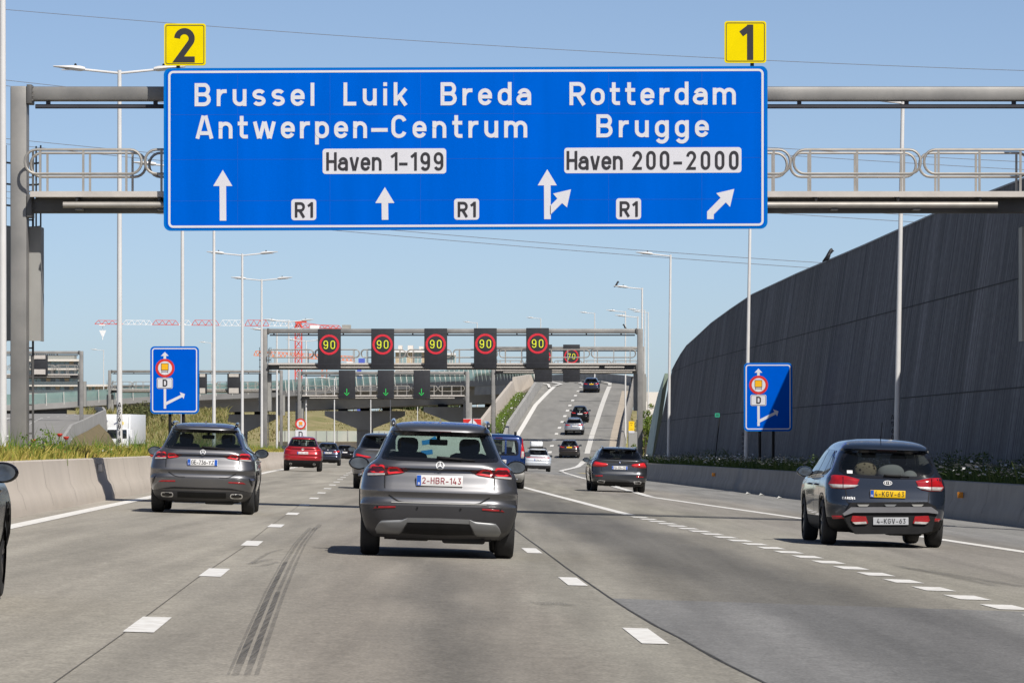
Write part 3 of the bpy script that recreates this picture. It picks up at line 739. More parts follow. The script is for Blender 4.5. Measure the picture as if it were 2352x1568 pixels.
def road_mat(name, stops, base=1., streak=True, tint=(1, 1, 1)):
    m = bpy.data.materials.new(name); m.use_nodes = True; MATS[name] = m
    n = m.node_tree.nodes; l = m.node_tree.links; b = n['Principled BSDF']; b.inputs['Roughness'].default_value = .88; b.inputs['Specular IOR Level'].default_value = .3
    tc = n.new('ShaderNodeTexCoord'); sp = n.new('ShaderNodeSeparateXYZ'); l.new(tc.outputs['Object'], sp.inputs[0])
    mu = n.new('ShaderNodeMath'); mu.operation = 'MULTIPLY_ADD'; mu.inputs[1].default_value = SL
    l.new(sp.outputs[1], mu.inputs[0]); l.new(sp.outputs[0], mu.inputs[2])
    # wobble the wheel bands a little
    nw = n.new('ShaderNodeTexNoise'); nw.inputs['Scale'].default_value = .12; nw.inputs['Detail'].default_value = 3; l.new(tc.outputs['Object'], nw.inputs[0])
    mw = n.new('ShaderNodeMath'); mw.operation = 'MULTIPLY_ADD'; mw.inputs[1].default_value = 1.1; l.new(nw.outputs[0], mw.inputs[0]); l.new(mu.outputs[0], mw.inputs[2])
    mr = n.new('ShaderNodeMapRange'); mr.inputs[1].default_value = -6 + .55; mr.inputs[2].default_value = 14 + .55; l.new(mw.outputs[0], mr.inputs[0])
    cr = n.new('ShaderNodeValToRGB'); cr.color_ramp.interpolation = 'EASE'
    while len(cr.color_ramp.elements) > 1: cr.color_ramp.elements.remove(cr.color_ramp.elements[-1])
    for i, (u, c) in enumerate(stops):
        e = cr.color_ramp.elements[0] if i == 0 else cr.color_ramp.elements.new((u + 6) / 20)
        e.position = (u + 6) / 20; e.color = (c[0] * base, c[1] * base, c[2] * base, 1)
    l.new(mr.outputs[0], cr.inputs[0])
    def noise(scale, det, stretch, lo, hi):
        mp = n.new('ShaderNodeMapping'); mp.inputs['Scale'].default_value = stretch; mp.inputs['Rotation'].default_value = (0, 0, -SL if False else 0)
        nz = n.new('ShaderNodeTexNoise'); nz.inputs['Scale'].default_value = scale; nz.inputs['Detail'].default_value = det
        l.new(tc.outputs['Object'], mp.inputs[0]); l.new(mp.outputs[0], nz.inputs[0])
        r = n.new('ShaderNodeMapRange'); r.inputs[1].default_value = .3; r.inputs[2].default_value = .7; r.inputs[3].default_value = lo; r.inputs[4].default_value = hi
        l.new(nz.outputs[0], r.inputs[0]); return r
    cur = cr.outputs[0]
    for args in ((1.6, 6, (1, .045, 1), .80, 1.16), (.22, 6, (1, .35, 1), .90, 1.08), (42, 3, (1, .35, 1), .80, 1.20), (9, 5, (1, .35, 1), .90, 1.09), (3.5, 2, (1, .02, 1), .93, 1.06)):
        r = noise(*args); mx = n.new('ShaderNodeVectorMath'); mx.operation = 'SCALE'
        l.new(cur, mx.inputs[0]); l.new(r.outputs[0], mx.inputs['Scale']); cur = mx.outputs[0]
    l.new(cur, b.inputs['Base Color'])
    nb = n.new('ShaderNodeTexNoise'); nb.inputs['Scale'].default_value = 45; l.new(tc.outputs['Object'], nb.inputs[0])
    bp = n.new('ShaderNodeBump'); bp.inputs['Strength'].default_value = .35; bp.inputs['Distance'].default_value = .01
    l.new(nb.outputs[0], bp.inputs['Height']); l.new(bp.outputs[0], b.inputs['Normal'])
    return m
A = (.262, .246, .209); Bc = (.228, .213, .182); Dk = (.138, .131, .117); Lt = (.276, .259, .219)
M_road = road_mat('worn_asphalt', [(-5.9, (.355, .322, .28)), (-5.2, (.325, .30, .255)), (-4.3, (.318, .294, .25)), (-3.5, (.27, .25, .212)), (-2.9, (.305, .281, .238)), (-1.9, (.318, .294, .248)), (-1.5, (.27, .25, .213)), (-.2, (.255, .23, .195)), (.45, (.165, .152, .132)), (1.0, (.245, .223, .19)), (1.7, A), (2.5, Bc), (3.3, Dk), (4.2, Dk), (5.0, Bc), (6.0, Lt), (7.5, (.25, .232, .205)), (9.2, (.25, .233, .208)), (10.5, (.235, .23, .22)), (13.3, (.24, .235, .225))])
M_patch = road_mat('newer_asphalt_patch', [(1.7, (.185, .183, .178)), (2.8, (.19, .187, .182)), (3.4, (.145, .143, .14)), (4.4, (.148, .145, .142)), (5.3, (.19, .187, .18)), (6, (.19, .187, .18))])
M_ramp = mat('ramp_asphalt', (.225, .217, .2), .9, var=.14, scale=.8, bump=.3, bscale=30, stretch=(1, .15, 1))
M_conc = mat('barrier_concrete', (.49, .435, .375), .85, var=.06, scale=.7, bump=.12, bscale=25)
M_concg = mat('grey_concrete', (.33, .32, .30), .85, var=.14, scale=.8, bump=.25, bscale=18)
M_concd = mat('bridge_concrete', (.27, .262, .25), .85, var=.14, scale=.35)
M_white = mat('road_paint', (.78, .77, .74), .7, scale=9, col2=(.60, .575, .535), detail=9)
M_whiteold = mat('worn_road_paint', (.58, .56, .52), .75, var=.15, scale=5)
M_seam = mat('bitumen_joint', (.022, .022, .022), .6, var=.2)

def stations(a, b, near=2., far=6.):
    r = [a]
    while r[-1] < b: r.append(r[-1] + (near if 20 < r[-1] < 120 else far))
    r[-1] = b; return r
US = np.linspace(-5.75, 13.25, 11)
road = MB(); road.strip([[(uX(u, D), D, rz(uX(u, D), D)) for u in US] for D in stations(-120, 330)])
US2 = np.linspace(-5.75, 5.0, 6)
road.strip([[(uX(u, D), D, rz(uX(u, D), D)) for u in US2] for D in stations(330, 720, 6, 15)])
struct('motorway', road, M_road, True)
# kerb skirts below the road edges so that nothing floats
sk = MB()
for u in (-5.75, 13.25):
    sk.strip([[(uX(u, D), D, rz(uX(u, D), D)), (uX(u, D), D, -5)] for D in stations(-120, 330 if u > 0 else 720, 6, 15)])
struct('road_base', sk, M_soil)

def on_road(u, D, lift=.005): x = uX(u, D); return (x, D, rz(x, D) + lift)
def line_pts(pts, wdt, m, name, lift=.005, step=3., zf=None):
    """solid painted line through (X, D) points"""
    mb = MB(); zf = zf or rz; rows = []
    for (xa, da), (xb, db) in zip(pts, pts[1:]):
        n = max(1, int(abs(db - da) / step)) if abs(db - da) > 1 else 1
        for k in range(n): rows.append((xa + (xb - xa) * k / n, da + (db - da) * k / n))
    rows.append(pts[-1])
    L, Rr = offset_line(rows, wdt / 2, False)
    mb.strip([[(a[0], a[1], zf(a[0], a[1]) + lift), (b[0], b[1], zf(b[0], b[1]) + lift)] for a, b in zip(L, Rr)])
    return struct(name, mb, m)
def dash(mb, xa, da, xb, db, wdt, lift=.005, zf=None):
    zf = zf or rz; n = 2
    for k in range(n):
        p = [(xa + (xb - xa) * t, da + (db - da) * t) for t in (k / n, (k + 1) / n)]
        q = [(p[0][0] - wdt / 2, p[0][1]), (p[0][0] + wdt / 2, p[0][1]), (p[1][0] + wdt / 2, p[1][1]), (p[1][0] - wdt / 2, p[1][1])]
        mb.add([(x, d, zf(x, d) + lift) for x, d in q], [(0, 1, 2, 3)])

# lane lines
line_pts([(uX(-5.15, D), D) for D in range(-60, 700, 20)], .26, M_white, 'edge_line')
mb = MB(); d0 = 30.6
for k in range(-6, 45):
    D = d0 + 12.5 * k
    if D < -40 : continue
    dash(mb, uX(-1.66, D), D, uX(-1.66, D + 2.6), D + 2.6, .21)
struct('lane_line_dashes', mb, M_white)
mb = MB()
for k in range(-6, 45):
    D = 31.2 + 12.5 * k
    if D < -40: continue
    dash(mb, uX(1.86, D), D, uX(1.86, D + 2.6), D + 2.6, .19)
struct('lane_line_dashes', mb, M_white)
# block line between through lanes and the exit, then solid
def xblock(D): return float(np.interp(D, [20, 42, 65.7, 96.5, 144, 200, 330], [5.35, 4.43, 3.55, 2.35, .85, -.9, -4.4]))
mb = MB(); D = 18.
while D < 93: dash(mb, xblock(D), D, xblock(D + 1.25), D + 1.25, .30); D += 2.5
struct('exit_block_line', mb, M_white)
line_pts([(xblock(D), D) for D in (94, 100, 110, 120, 144, 200, 260, 330)], .24, M_white, 'exit_solid_line')
def xedge(D): return float(np.interp(D, [-40, 40, 66, 97.6, 136, 200, 260, 316], [11.6, 8.8, 7.5, 6.1, 4.15, 3.6, 3.5, 3.35]))
line_pts([(xedge(D), D) for D in (-40, 20, 40, 66, 80, 97.6, 115, 136)], .24, M_white, 'right_edge_line')

# ramp profile: height against distance
RD = [300, 316, 345, 366, 390, 410, 425, 443, 460, 475, 490, 497, 512, 530, 550, 600]
RH = [-2.2, -2.23, -2.08, -1.9, -1.55, -.5, .42, 1.6, 2.75, 3.75, 4.75, 5.2, 6.05, 6.75, 7.12, 7.15]
_rh = mono(RD, RH)
def rampz(X, D):
    c = float(np.interp(D, [300, 330, 400], [.03, .03, .0])); xc = float(np.interp(D, [300, 316, 425, 514], [3.4, 3.4, 5, 8.5]))
    return CH + _rh(D) - c * (X - xc)
RL = lambda D: float(np.interp(D, [318, 350, 390, 425.6, 473, 514], [-1.6, -1.3, -.75, -.12, 1.9, 3.53]))      # left barrier foot
RR = lambda D: float(np.interp(D, [318, 350, 390, 425.6, 473, 514], [7.6, 8.2, 9.0, 10.1, 11.96, 13.45]))     # right barrier foot
rs = [318, 330, 345, 360, 375, 390, 400, 410, 420, 430, 440, 450, 460, 470, 480, 490, 500, 514]
rampm = MB(); rows = []
for D in rs:
    zz = .006 if D > 330 else -.03
    rows.append([(RL(D) + (RR(D) - RL(D)) * t, D, rampz(RL(D) + (RR(D) - RL(D)) * t, D) + (zz if D < 400 else 0)) for t in np.linspace(0, 1, 6)])
# the ramp turns left over the motorway: arc about (-61.5, 514)
AC = (-61.5, 514.); RI, RO = 65., 75.
def decz(a, D=None):
    """deck height along the arc (angle in degrees) """
    return CH + float(np.interp(a, [0, 20, 35, 45, 52, 60, 75, 90, 100, 130], [6.15, 6.95, 6.8, 6.58, 6.3, 5.85, 5.3, 4.25, 3.6, 2.4]))
def arcp(r, a): return (AC[0] + r * math.cos(R(a)), AC[1] + r * math.sin(R(a)))
angs = list(range(4, 91, 4)); 
for a in angs: rows.append([(*arcp(RI + (RO - RI) * t, a), decz(a)) for t in np.linspace(0, 1, 6)])
for k in range(1, 13):      # straight on to the left
    x0, y0 = arcp(RI, 90); rows.append([(x0 - 12 * k, y0 + (RO - RI) * t - .5 * k, decz(90 + k * 3.3)) for t in np.linspace(0, 1, 6)])
rampm.strip(rows); struct('exit_ramp', rampm, M_ramp, True)
RAMPROWS = rows
# ramp lines
rl = [(xat(1176, 330), 330), (xat(1181, 400), 400), (.53, 425.6), (2.45, 473), (4.75, 510)]
line_pts(rl, .45, M_white, 'ramp_edge_line', .02, zf=rampz)
line_pts([(4.75, 510), (5.6, 517.), (4.2, 528), (1.5, 536)], .35, M_white, 'ramp_edge_line', .05, zf=lambda x, d: CH + _rh(min(d, 549)) + .05)
line_pts([(4.2, 506), (4.1, 516), (2.2, 527)], .3, M_white, 'ramp_edge_line', .05, zf=lambda x, d: CH + _rh(min(d, 549)) + .05)
line_pts([(5.6, 366), (6.2, 385), (6.75, 404), (7.5, 425.6), (9.37, 473), (11.0, 512)], .48, M_whiteold, 'ramp_right_line', .02, zf=rampz)
line_pts([(11.0, 512), (11.2, 520), (10.2, 530), (8.2, 538)], .4, M_whiteold, 'ramp_right_line', .06, zf=lambda x, d: CH + _rh(min(d, 549)) + .05)
line_pts([(5.6, 366), (5.05, 350), (4.55, 341), (4.0, 333), (3.6, 326)], .4, M_white, 'nose_line', .02, zf=rampz)
line_pts([(xat(1293, 318), 318.6), (xat(1300, 300), 300), (xat(1336, 235), 235), (4.15, 136)], .26, M_white, 'nose_line', .012)
line_pts([(3.6, 326), (3.45, 321), (xat(1293, 318), 318.6)], .34, M_white, 'nose_line', .03, zf=rampz)
mb = MB(); D = 372.
while D < 520:
    x = float(np.interp(D, [372, 404, 425.6, 473, 514], [2.6, 3.41, 4.12, 6.05, 7.97])); dash(mb, x, D, x + .1, D + 2.6, .32, .02, rampz); D += 9.
for k in range(5):
    D = 521 + 5 * k; x = 7.9 - .35 * k * k; mb.add([(x - .2, D, rampz(x, min(D, 549)) + .06), (x + .2, D, rampz(x, min(D, 549)) + .06), (x + .1, D + 2.4, rampz(x, min(D + 2.4, 549)) + .06), (x - .3, D + 2.4, rampz(x, min(D + 2.4, 549)) + .06)], [(0, 1, 2, 3)])
struct('ramp_dashes', mb, M_white)
# pale gutter strip at the right of the ramp
M_gutter = mat('gutter_concrete', (.42, .36, .29), .85, var=.1, scale=.8)
mb = MB(); mb.strip([[(RR(D) - .85, D, rampz(RR(D), D) + .015), (RR(D), D, rampz(RR(D), D) + .015)] for D in rs if D >= 400 and D <= 500]); struct('gutter', mb, M_gutter)
# ramp transverse joints
mb = MB()
for D, a, b in ((388, 2.5, 9.), (455, 7.3, 11.3), (436, 6.9, 10.6), (402, 6.3, 9.4), (480, 5, 12)):
    mb.strip([[(a + (b - a) * t, D - .02 * t, rampz(a + (b - a) * t, D) + .012) for t in np.linspace(0, 1, 8)], [(a + (b - a) * t, D + .28, rampz(a + (b - a) * t, D + .28) + .012) for t in np.linspace(0, 1, 8)]])
struct('pavement_joint', mb, M_seam)

# asphalt seam, newer patch, tyre marks
def back(px, py):
    """point of the photograph carried down to the road plane"""
    X, D = 0., 50.
    for _ in range(60):
        z = rz(X, D) - CH; D = z * F / (HY - py) if py > HY else D; X = (px - CX) / F * D
    return X, D
seam = [back(px, py) for px, py in ((1175, 1200), (1182, 1215), (1215, 1240), (1300, 1303), (1400, 1372), (1450, 1404), (1500, 1434), (1560, 1464), (1640, 1510), (1700, 1540), (1765, 1572), (1900, 1650), (2400, 1950))]
line_pts(seam, .021, mat('old_joint', (.05, .048, .045), .8, var=.3), 'asphalt_joint', .004, 1.)
line_pts([back(px, py) for px, py in ((20, 1640), (100, 1585), (280, 1457), (452, 1328), (560, 1256), (612, 1213), (655, 1184), (690, 1158))], .009, mat('fine_joint', (.11, .10, .085), .8), 'asphalt_joint', .004, 1.)
pm = MB(); pl, pr = [], []
for py in (1374, 1400, 1440, 1480, 1530, 1600, 1750, 2050, 2700):
    sx_ = float(np.interp(py, [1372, 1404, 1434, 1464, 1510, 1572, 1650, 1950, 2700], [1400, 1450, 1500, 1560, 1640, 1765, 1900, 2400, 3700]))
    p = back(sx_ + 3, py)
    e = xblock(p[1]) + .35 if p[1] > 20 else p[0] + 4
    pl.append([(p[0] + (e - p[0]) * t, p[1] - (0.0 if py > 1380 else .25 * t), rz(p[0] + (e - p[0]) * t, p[1]) + .003) for t in np.linspace(0, 1, 7)])
pm.strip(pl); struct('asphalt_patch', pm, M_patch)
# rubber marks
def mark_mat(name, dens):
    m = bpy.data.materials.new(name); m.use_nodes = True; n = m.node_tree.nodes; l = m.node_tree.links
    b = n['Principled BSDF']; b.inputs['Base Color'].default_value = (.03, .03, .032, 1); b.inputs['Roughness'].default_value = .7
    tr = n.new('ShaderNodeBsdfTransparent'); mx = n.new('ShaderNodeMixShader'); tc = n.new('ShaderNodeTexCoord'); mp = n.new('ShaderNodeMapping'); mp.inputs['Scale'].default_value = (30, .10, 1)
    nz = n.new('ShaderNodeTexNoise'); nz.inputs['Scale'].default_value = 2.2; nz.inputs['Detail'].default_value = 8
    l.new(tc.outputs['Object'], mp.inputs[0]); l.new(mp.outputs[0], nz.inputs[0])
    r = n.new('ShaderNodeMapRange'); r.inputs[1].default_value = .35; r.inputs[2].default_value = .7; r.inputs[3].default_value = dens * .35; r.inputs[4].default_value = dens; l.new(nz.outputs[0], r.inputs[0])
    l.new(r.outputs[0], mx.inputs[0]); l.new(tr.outputs[0], mx.inputs[1]); l.new(b.outputs[0], mx.inputs[2]); l.new(mx.outputs[0], n['Material Output'].inputs[0])
    return m
M_mark, M_markl = mark_mat('rubber_mark', .55), mark_mat('faint_rubber_mark', .28)
def smear(px, name, wdt, m, lift=.006): return line_pts([back(*p) for p in px], wdt, m, name, lift, 1.)
for i, (dx, wd_, m_) in enumerate(((-25, .046, M_mark), (1, .042, M_mark), (22, .03, M_markl), (-40, .02, M_markl))):
    P_ = [(556 + dx * 1.1, 1580), (566 + dx * 1.05, 1552), (576 + dx, 1525), (592 + dx * .92, 1480), (607 + dx * .85, 1440), (638 + dx * .7, 1360), (670 + dx * .55, 1290), (692 + dx * .42, 1250), (722 + dx * .3, 1212)]
    smear(P_[1:3], 'skid_mark', wd_ * .9, M_markl, .006 + .001 * i); smear(P_[2:7 - i % 2], 'skid_mark', wd_, m_, .006 + .001 * i); smear(P_[6 - i % 2:], 'skid_mark', wd_ * .8, M_markl, .0065 + .001 * i)
for px, wd_ in (([(735, 1205), (728, 1212), (718, 1219)], .08), ([(640, 1292), (600, 1301), (470, 1302), (380, 1299)], .07), ([(620, 1285), (575, 1296)], .1), ([(648, 1262), (618, 1270), (575, 1296)], .05), ([(1249, 1384), (1285, 1391)], .3), ([(2090, 1305), (2200, 1323), (2300, 1340), (2352, 1347)], .2), ([(2060, 1300), (2150, 1318), (2290, 1346)], .12), ([(690, 1351), (702, 1351)], .12), ([(1580, 1210), (1620, 1211)], .12)):
    smear(px, 'skid_mark', wd_, M_markl, .010)
# litter along the right hand gutter comes with the verge below

# ------------------------------------------------------------------ concrete step barriers
def barrier(name, label, path, side, zf, h=.85, m=None, group='concrete barriers beside the motorway', seg=None):
    """path: (X, D) at the road side foot; side=+1 when the road is on its right"""
    prof = [(0, -.4), (0, .08), (.06, .30), (.15, .36) if False else (.13, .40), (.20, h - .02), (.225, h), (.385, h), (.41, h - .02), (.61, 0), (.61, -.4)]
    mb = MB(); rows = []
    for i, (x, d) in enumerate(path):
        a = path[max(0, i - 1)]; b = path[min(len(path) - 1, i + 1)]; t = V((b[0] - a[0], b[1] - a[1])).normalized(); nn = V((-t.y, t.x)) * side
        z = zf(x, d); rows.append([(x + nn.x * p, d + nn.y * p, z + q) for p, q in prof])
    mb.strip(rows)
    k = len(prof); mb.f.append(tuple(range(k))); mb.f.append(tuple(range((len(rows) - 1) * k, len(rows) * k)))
    o = mb.build(name, m or M_conc, smooth='auto'); tag(o, label, 'barrier', group)
    # joints between the cast lengths
    jm = MB(); acc = 0
    for (xa, da), (xb, db), ra, rb in zip(path, path[1:], rows, rows[1:]):
        L = math.hypot(xb - xa, db - da); 
        if acc + L >= (seg or 12):
            acc = 0
            pts = [V(p) for p in rb[1:8]]; tt = V((xb - xa, db - da, 0)).normalized() * .012; ox = V((rb[0][0] - rb[-1][0], rb[0][1] - rb[-1][1], 0)).normalized() * .004
            jm.strip([[p - tt + ox + V((0, 0, .002)) for p in pts], [p + tt + ox + V((0, 0, .002)) for p in pts]])
        acc += L
    if jm.f: jm.build('barrier_joint', mat('concrete_joint', (.10, .09, .08), .9), o)
    return o
BL = barrier('concrete_barrier', 'long sunlit beige concrete barrier below the grassy median on the left', [(uX(-5.68, D), D) for D in stations(-80, 640, 6, 8)], 1, rz, .86)
BRp = [(uX(13.1, D), D) for D in stations(-80, 235, 6, 6)] + [(xat(1478, 250), 250), (xat(1462, 280), 280), (xat(1448, 318), 318), (xat(1438, 350), 350), (9.0, 390), (10.1, 425.6), (11.0, 450), (11.96, 473), (13.45, 514)] 
def zmix(x, d): return rz(x, d) if d < 318 else rampz(x, d)
BR = barrier('concrete_barrier', 'grey shaded concrete barrier along the hard shoulder at the foot of the dark wall', BRp, -1, zmix, .86, mat('barrier_concrete_shade', (.27, .25, .225), .85, var=.14, scale=1.1, bump=.25, bscale=25))  # darker copy of the barrier concrete, shade put into its colour

# far barrier round the outside of the ramp bend
def arcbar(r, a0, a1, h, m, name, label, th=.35, lo=-.7, extra=True):
    mb = MB(); rows = []
    pts = [(*arcp(r, a), decz(a), a) for a in np.arange(a0, a1 + .1, 3)]
    for x, y, z, a in pts:
        nx_, ny_ = math.cos(R(a)), math.sin(R(a)); rows.append([(x, y, z + lo), (x, y, z + h), (x + nx_ * th, y + ny_ * th, z + h), (x + nx_ * th, y + ny_ * th, z + lo)])
    mb.strip(rows, closed=True); o = mb.build(name, m, smooth='auto'); tag(o, label, 'barrier'); return o
arcbar(RO, 0, 92, 1.0, M_concg, 'ramp_parapet', 'curved grey concrete parapet round the outside of the bend at the ramp top', .35, -1.2)
# inner left barrier of the ramp and the sloping wall to its left, grass between them
mb = MB(); rows = []
for D in [404, 410, 416, 425.6, 440, 455, 473, 490, 505, 514]:
    x = RL(D); z = rampz(x, D); rows.append([(x, D, z - .5), (x - .05, D, z + 1.25), (x - .35, D, z + 1.25), (x - .4, D, z - 1.5)])
for a in (4, 8, 12, 16, 20, 24, 28):
    x, y = arcp(RI, a); z = decz(a); rows.append([(x, y, z - .5), (x - .05, y - .05, z + 1.1), (x - .32, y - .2, z + 1.1), (x - .4, y - .2, z - 1.5)])
mb.strip(rows, closed=True); mb.f.append((0, 1, 2, 3))
tag(mb.build('ramp_parapet', M_concg), 'pale concrete parapet along the left side of the climbing ramp, beside flowering grass', 'barrier')
WD = [402, 410, 425, 440, 455, 470, 485, 497]
def wallx(D): return float(np.interp(D, [402, 430, 500], [-3.1, -2.15, .62]))
def wallb(D): return CH + float(np.interp(D, [402, 430, 500], [-.75, .95, 5.0]))
mb = MB(); rows = []
for D in WD:
    x = wallx(D); z = wallb(D); hh = float(np.interp(D, [402, 430, 500], [1.3, 1.35, 1.6])); rows.append([(x, D, z - .3), (x - .35, D, z + hh), (x - .65, D, z + hh), (x - .65, D, -5)])
mb.strip(rows, closed=True); mb.f += [(0, 1, 2, 3), tuple(len(mb.v) - 4 + i for i in range(4))]
tag(mb.build('retaining_wall', M_conc), 'sunlit beige retaining wall sloping up left of the ramp and its grass strip', 'wall')
mb = MB(); a_, b_ = (.85, 503), (2.6, 521); z0 = CH + 5.2
mb.add([(a_[0], a_[1], z0), (b_[0], b_[1], z0 + 1.2), (b_[0] - .4, b_[1], z0 + 2.3), (a_[0] - .4, a_[1], z0 + 1.75), (a_[0] - .8, a_[1], z0 - 6), (b_[0] - .8, b_[1], z0 - 6), (b_[0] - .8, b_[1], z0 + 2.3), (a_[0] - .8, a_[1], z0 + 1.75)], [(0, 1, 2, 3), (4, 5, 6, 7), (0, 1, 5, 4), (3, 2, 6, 7), (0, 3, 7, 4), (1, 2, 6, 5)])
tag(mb.build('retaining_wall', M_conc), 'short pale wall panel standing at the top end of the sloping wall', 'wall')
mb = MB(); mb.strip([[(wallx(D) - .02, D, wallb(D) + .12), ((wallx(D) + RL(D)) / 2 - .2, D, wallb(D) + .35), (RL(D) - .35, D, max(wallb(D) + .2, rampz(RL(D), D) + .45))] for D in WD])
struct('ramp_verge', mb, M_soil)
# shaded abutment wall carrying the ramp
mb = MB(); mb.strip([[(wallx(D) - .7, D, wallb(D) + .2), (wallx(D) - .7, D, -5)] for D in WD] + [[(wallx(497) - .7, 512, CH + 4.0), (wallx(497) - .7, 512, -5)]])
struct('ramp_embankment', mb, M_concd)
# gore earth between motorway and ramp
mb = MB(); mb.strip([[(uX(4.9, D), D, rz(uX(4.9, D), D) - .02), (RL(D) + .1 if D < 402 else wallx(D), D, (rampz(RL(D), D) - .03) if D < 402 else wallb(D) - .3)] for D in (330, 345, 360, 375, 390, 400, 404, 415, 430)])
struct('gore', mb, M_concg)

# ------------------------------------------------------------------ median and right verge
mb = MB(); 
mb.strip([[(uX(-6.0, D), D, rz(uX(-5.7, D), D) + .72), (uX(-6.6, D), D, rz(uX(-5.7, D), D) + .80), (uX(-7.6, D), D, rz(uX(-5.7, D), D) + .80), (uX(-9.0, D), D, rz(uX(-5.7, D), D) + .1), (uX(-12, D), D, -.9 + gD(D)), (uX(-12, D), D, -5)] for D in stations(-80, 520, 6, 8)])
struct('median', mb, mat('median_soil', (.12, .105, .05), .95, var=.3, scale=1.5))
mb = MB(); vs_ = stations(-80, 300, 6, 8)
def wfoot(D): return uX(15.6, D)
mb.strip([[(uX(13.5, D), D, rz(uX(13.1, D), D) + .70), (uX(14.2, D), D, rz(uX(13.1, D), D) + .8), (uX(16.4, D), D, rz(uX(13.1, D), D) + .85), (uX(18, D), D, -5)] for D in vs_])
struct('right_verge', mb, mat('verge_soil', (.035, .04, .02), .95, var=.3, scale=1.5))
# opposite carriageway
M_oroad = mat('opposite_asphalt', (.24, .23, .215), .9, var=.1, scale=.6)
mb = MB(); mb.strip([[(uX(-12, D), D, -.9 + gD(D)), (uX(-30, D), D, -.7 + gD(D))] for D in stations(-80, 640, 8, 15)]); struct('opposite_carriageway', mb, M_oroad)
orow = [(300, -47, -30, -.9), (330, -46, -32.2, .3), (360, -47, -34.0, .85), (395, -50, -36.3, 1.5), (430, -54, -38.7, 2.05), (470, -60, -42.5, 2.6), (520, -68, -48, 3.0), (640, -90, -62, 3.2)]
mb = MB(); mb.strip([[(a, D, CH + z), (b, D, CH + z)] for D, a, b, z in orow]); mb.strip([[(b, D, CH + z), (b + .3, D, -5)] for D, a, b, z in orow]); struct('slip_road', mb, M_oroad)
def oz(x, d): return CH + float(np.interp(d, [r[0] for r in orow], [r[3] for r in orow]))
mb = MB()
for D in np.arange(310, 470, 9): 
    x = float(np.interp(D, [330, 430], [-36.5, -44.5])); dash(mb, x, D, x - .2, D + 3, .25, .02, oz)
struct('slip_road_dashes', mb, M_white)
line_pts([(-40.5, 318), (-44, 380), (-47.6, 430)], .35, M_white, 'slip_road_line', .02, zf=oz)
mb = MB(); rows = []
for D, a, b, z in orow: rows.append([(b, D, CH + z - .3), (b + .08, D, CH + z + .8), (b + .3, D, CH + z + .8), (b + .45, D, CH + z - 1.2)])
mb.strip(rows, closed=True); tag(mb.build('concrete_barrier', M_concg), 'grey concrete barrier curving beside the slip road far left, behind the truck', 'barrier')
mb = MB(); mb.strip([[(b + .42, D, CH + z - .1), (b + 1.3, D, CH + z - 1.0), (b + 3.2, D, CH + z - 4.2)] for D, a, b, z in orow if D <= 395]); struct('slip_road_bank', mb, mat('brown_bank_grass', (.11, .09, .04), .95, col2=(.20, .15, .075), scale=1.6, bump=.6, bscale=2))
# hill side, brown bank and pale screen beyond the bridge
mb = MB(); rows = []
xs_ = np.linspace(-75, 20, 30)
for D, zb in ((606, -.9), (612, -.2), (640, 1.3), (672, 3.3), (700, 4.45), (760, 4.7)):
    rows.append([(x, D, CH + zb + .35 * math.sin(x * .23 + D * .05) + .25 * math.sin(x * .6)) for x in xs_])
rows.insert(0, [(x, 604, -5) for x in xs_]); mb.strip(rows); struct('hillside', mb, mat('hillside_grass', (.17, .17, .05), .95, col2=(.32, .255, .13), scale=.35, bump=.8, bscale=1.5), True)
# nearer bushy slope to the left
mb = MB(); rows = []
xs_ = np.linspace(-47, -29, 14)
for D, zb in ((440, -1.6), (450, -.6), (468, 1.0), (490, 2.6), (515, 3.1), (560, 2.2)):
    rows.append([(x * D / 480, D, CH + zb * (1 if x < -33 else .6) + .3 * math.sin(x * .8 + D * .1)) for x in xs_])
mb.strip(rows); struct('bushy_slope', mb, MATS['hillside_grass'], True)

# ------------------------------------------------------------------ vegetation as blades
F_med = foliage('median_grass', (.11, .16, .018), (.33, .30, .055), (.58, .44, .13), trans=.35)
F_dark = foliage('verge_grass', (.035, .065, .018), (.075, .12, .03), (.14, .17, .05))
F_green = foliage('fresh_grass', (.08, .16, .02), (.14, .23, .03), (.22, .27, .06), trans=.35)
M_petal = mat('white_petals', (.72, .72, .70), .6, var=.06)
def blades(name, n, samp, h0, h1, wdt, m, lean=.35, label=None, kind='stuff', cat='grass'):
    vs = np.zeros((n * 5, 3)); fs = []
    for i in range(n):
        x, y, z = samp(); h = RNG.uniform(h0, h1) * (1 if RNG.random() > .08 else 1.35); a = RNG.uniform(0, 6.28); w_ = wdt * RNG.uniform(.6, 1.4)
        dx, dy = math.cos(a) * w_, math.sin(a) * w_ * .4; lx, ly = RNG.normal(0, lean * h), RNG.normal(0, lean * h)
        o = i * 5
        vs[o:o + 5] = [(x - dx, y - dy, z - .05), (x + dx, y + dy, z - .05), (x - dx * .7 + lx * .4, y - dy * .7 + ly * .4, z + h * .6), (x + dx * .7 + lx * .4, y + dy * .7 + ly * .4, z + h * .6), (x + lx, y + ly, z + h)]
        fs += [(o, o + 1, o + 3, o + 2), (o + 2, o + 3, o + 4)]
    me = bpy.data.meshes.new(name); me.from_pydata(vs.tolist(), [], fs); me.materials.append(m)
    o = bpy.data.objects.new(name, me); COL.objects.link(o); return tag(o, label, cat, None, kind)
def zmed(x, D):
    u = x + SL * D; return rz(uX(-5.7, D), D) + float(np.interp(u, [-9, -7.6, -6.6, -6.0], [.1, .80, .80, .72]))
def s_med():
    D = 55 + 285 * RNG.random() ** 2.1; u = RNG.uniform(-8.6, -6.0); x = uX(u, D); return x, D, zmed(x, D)
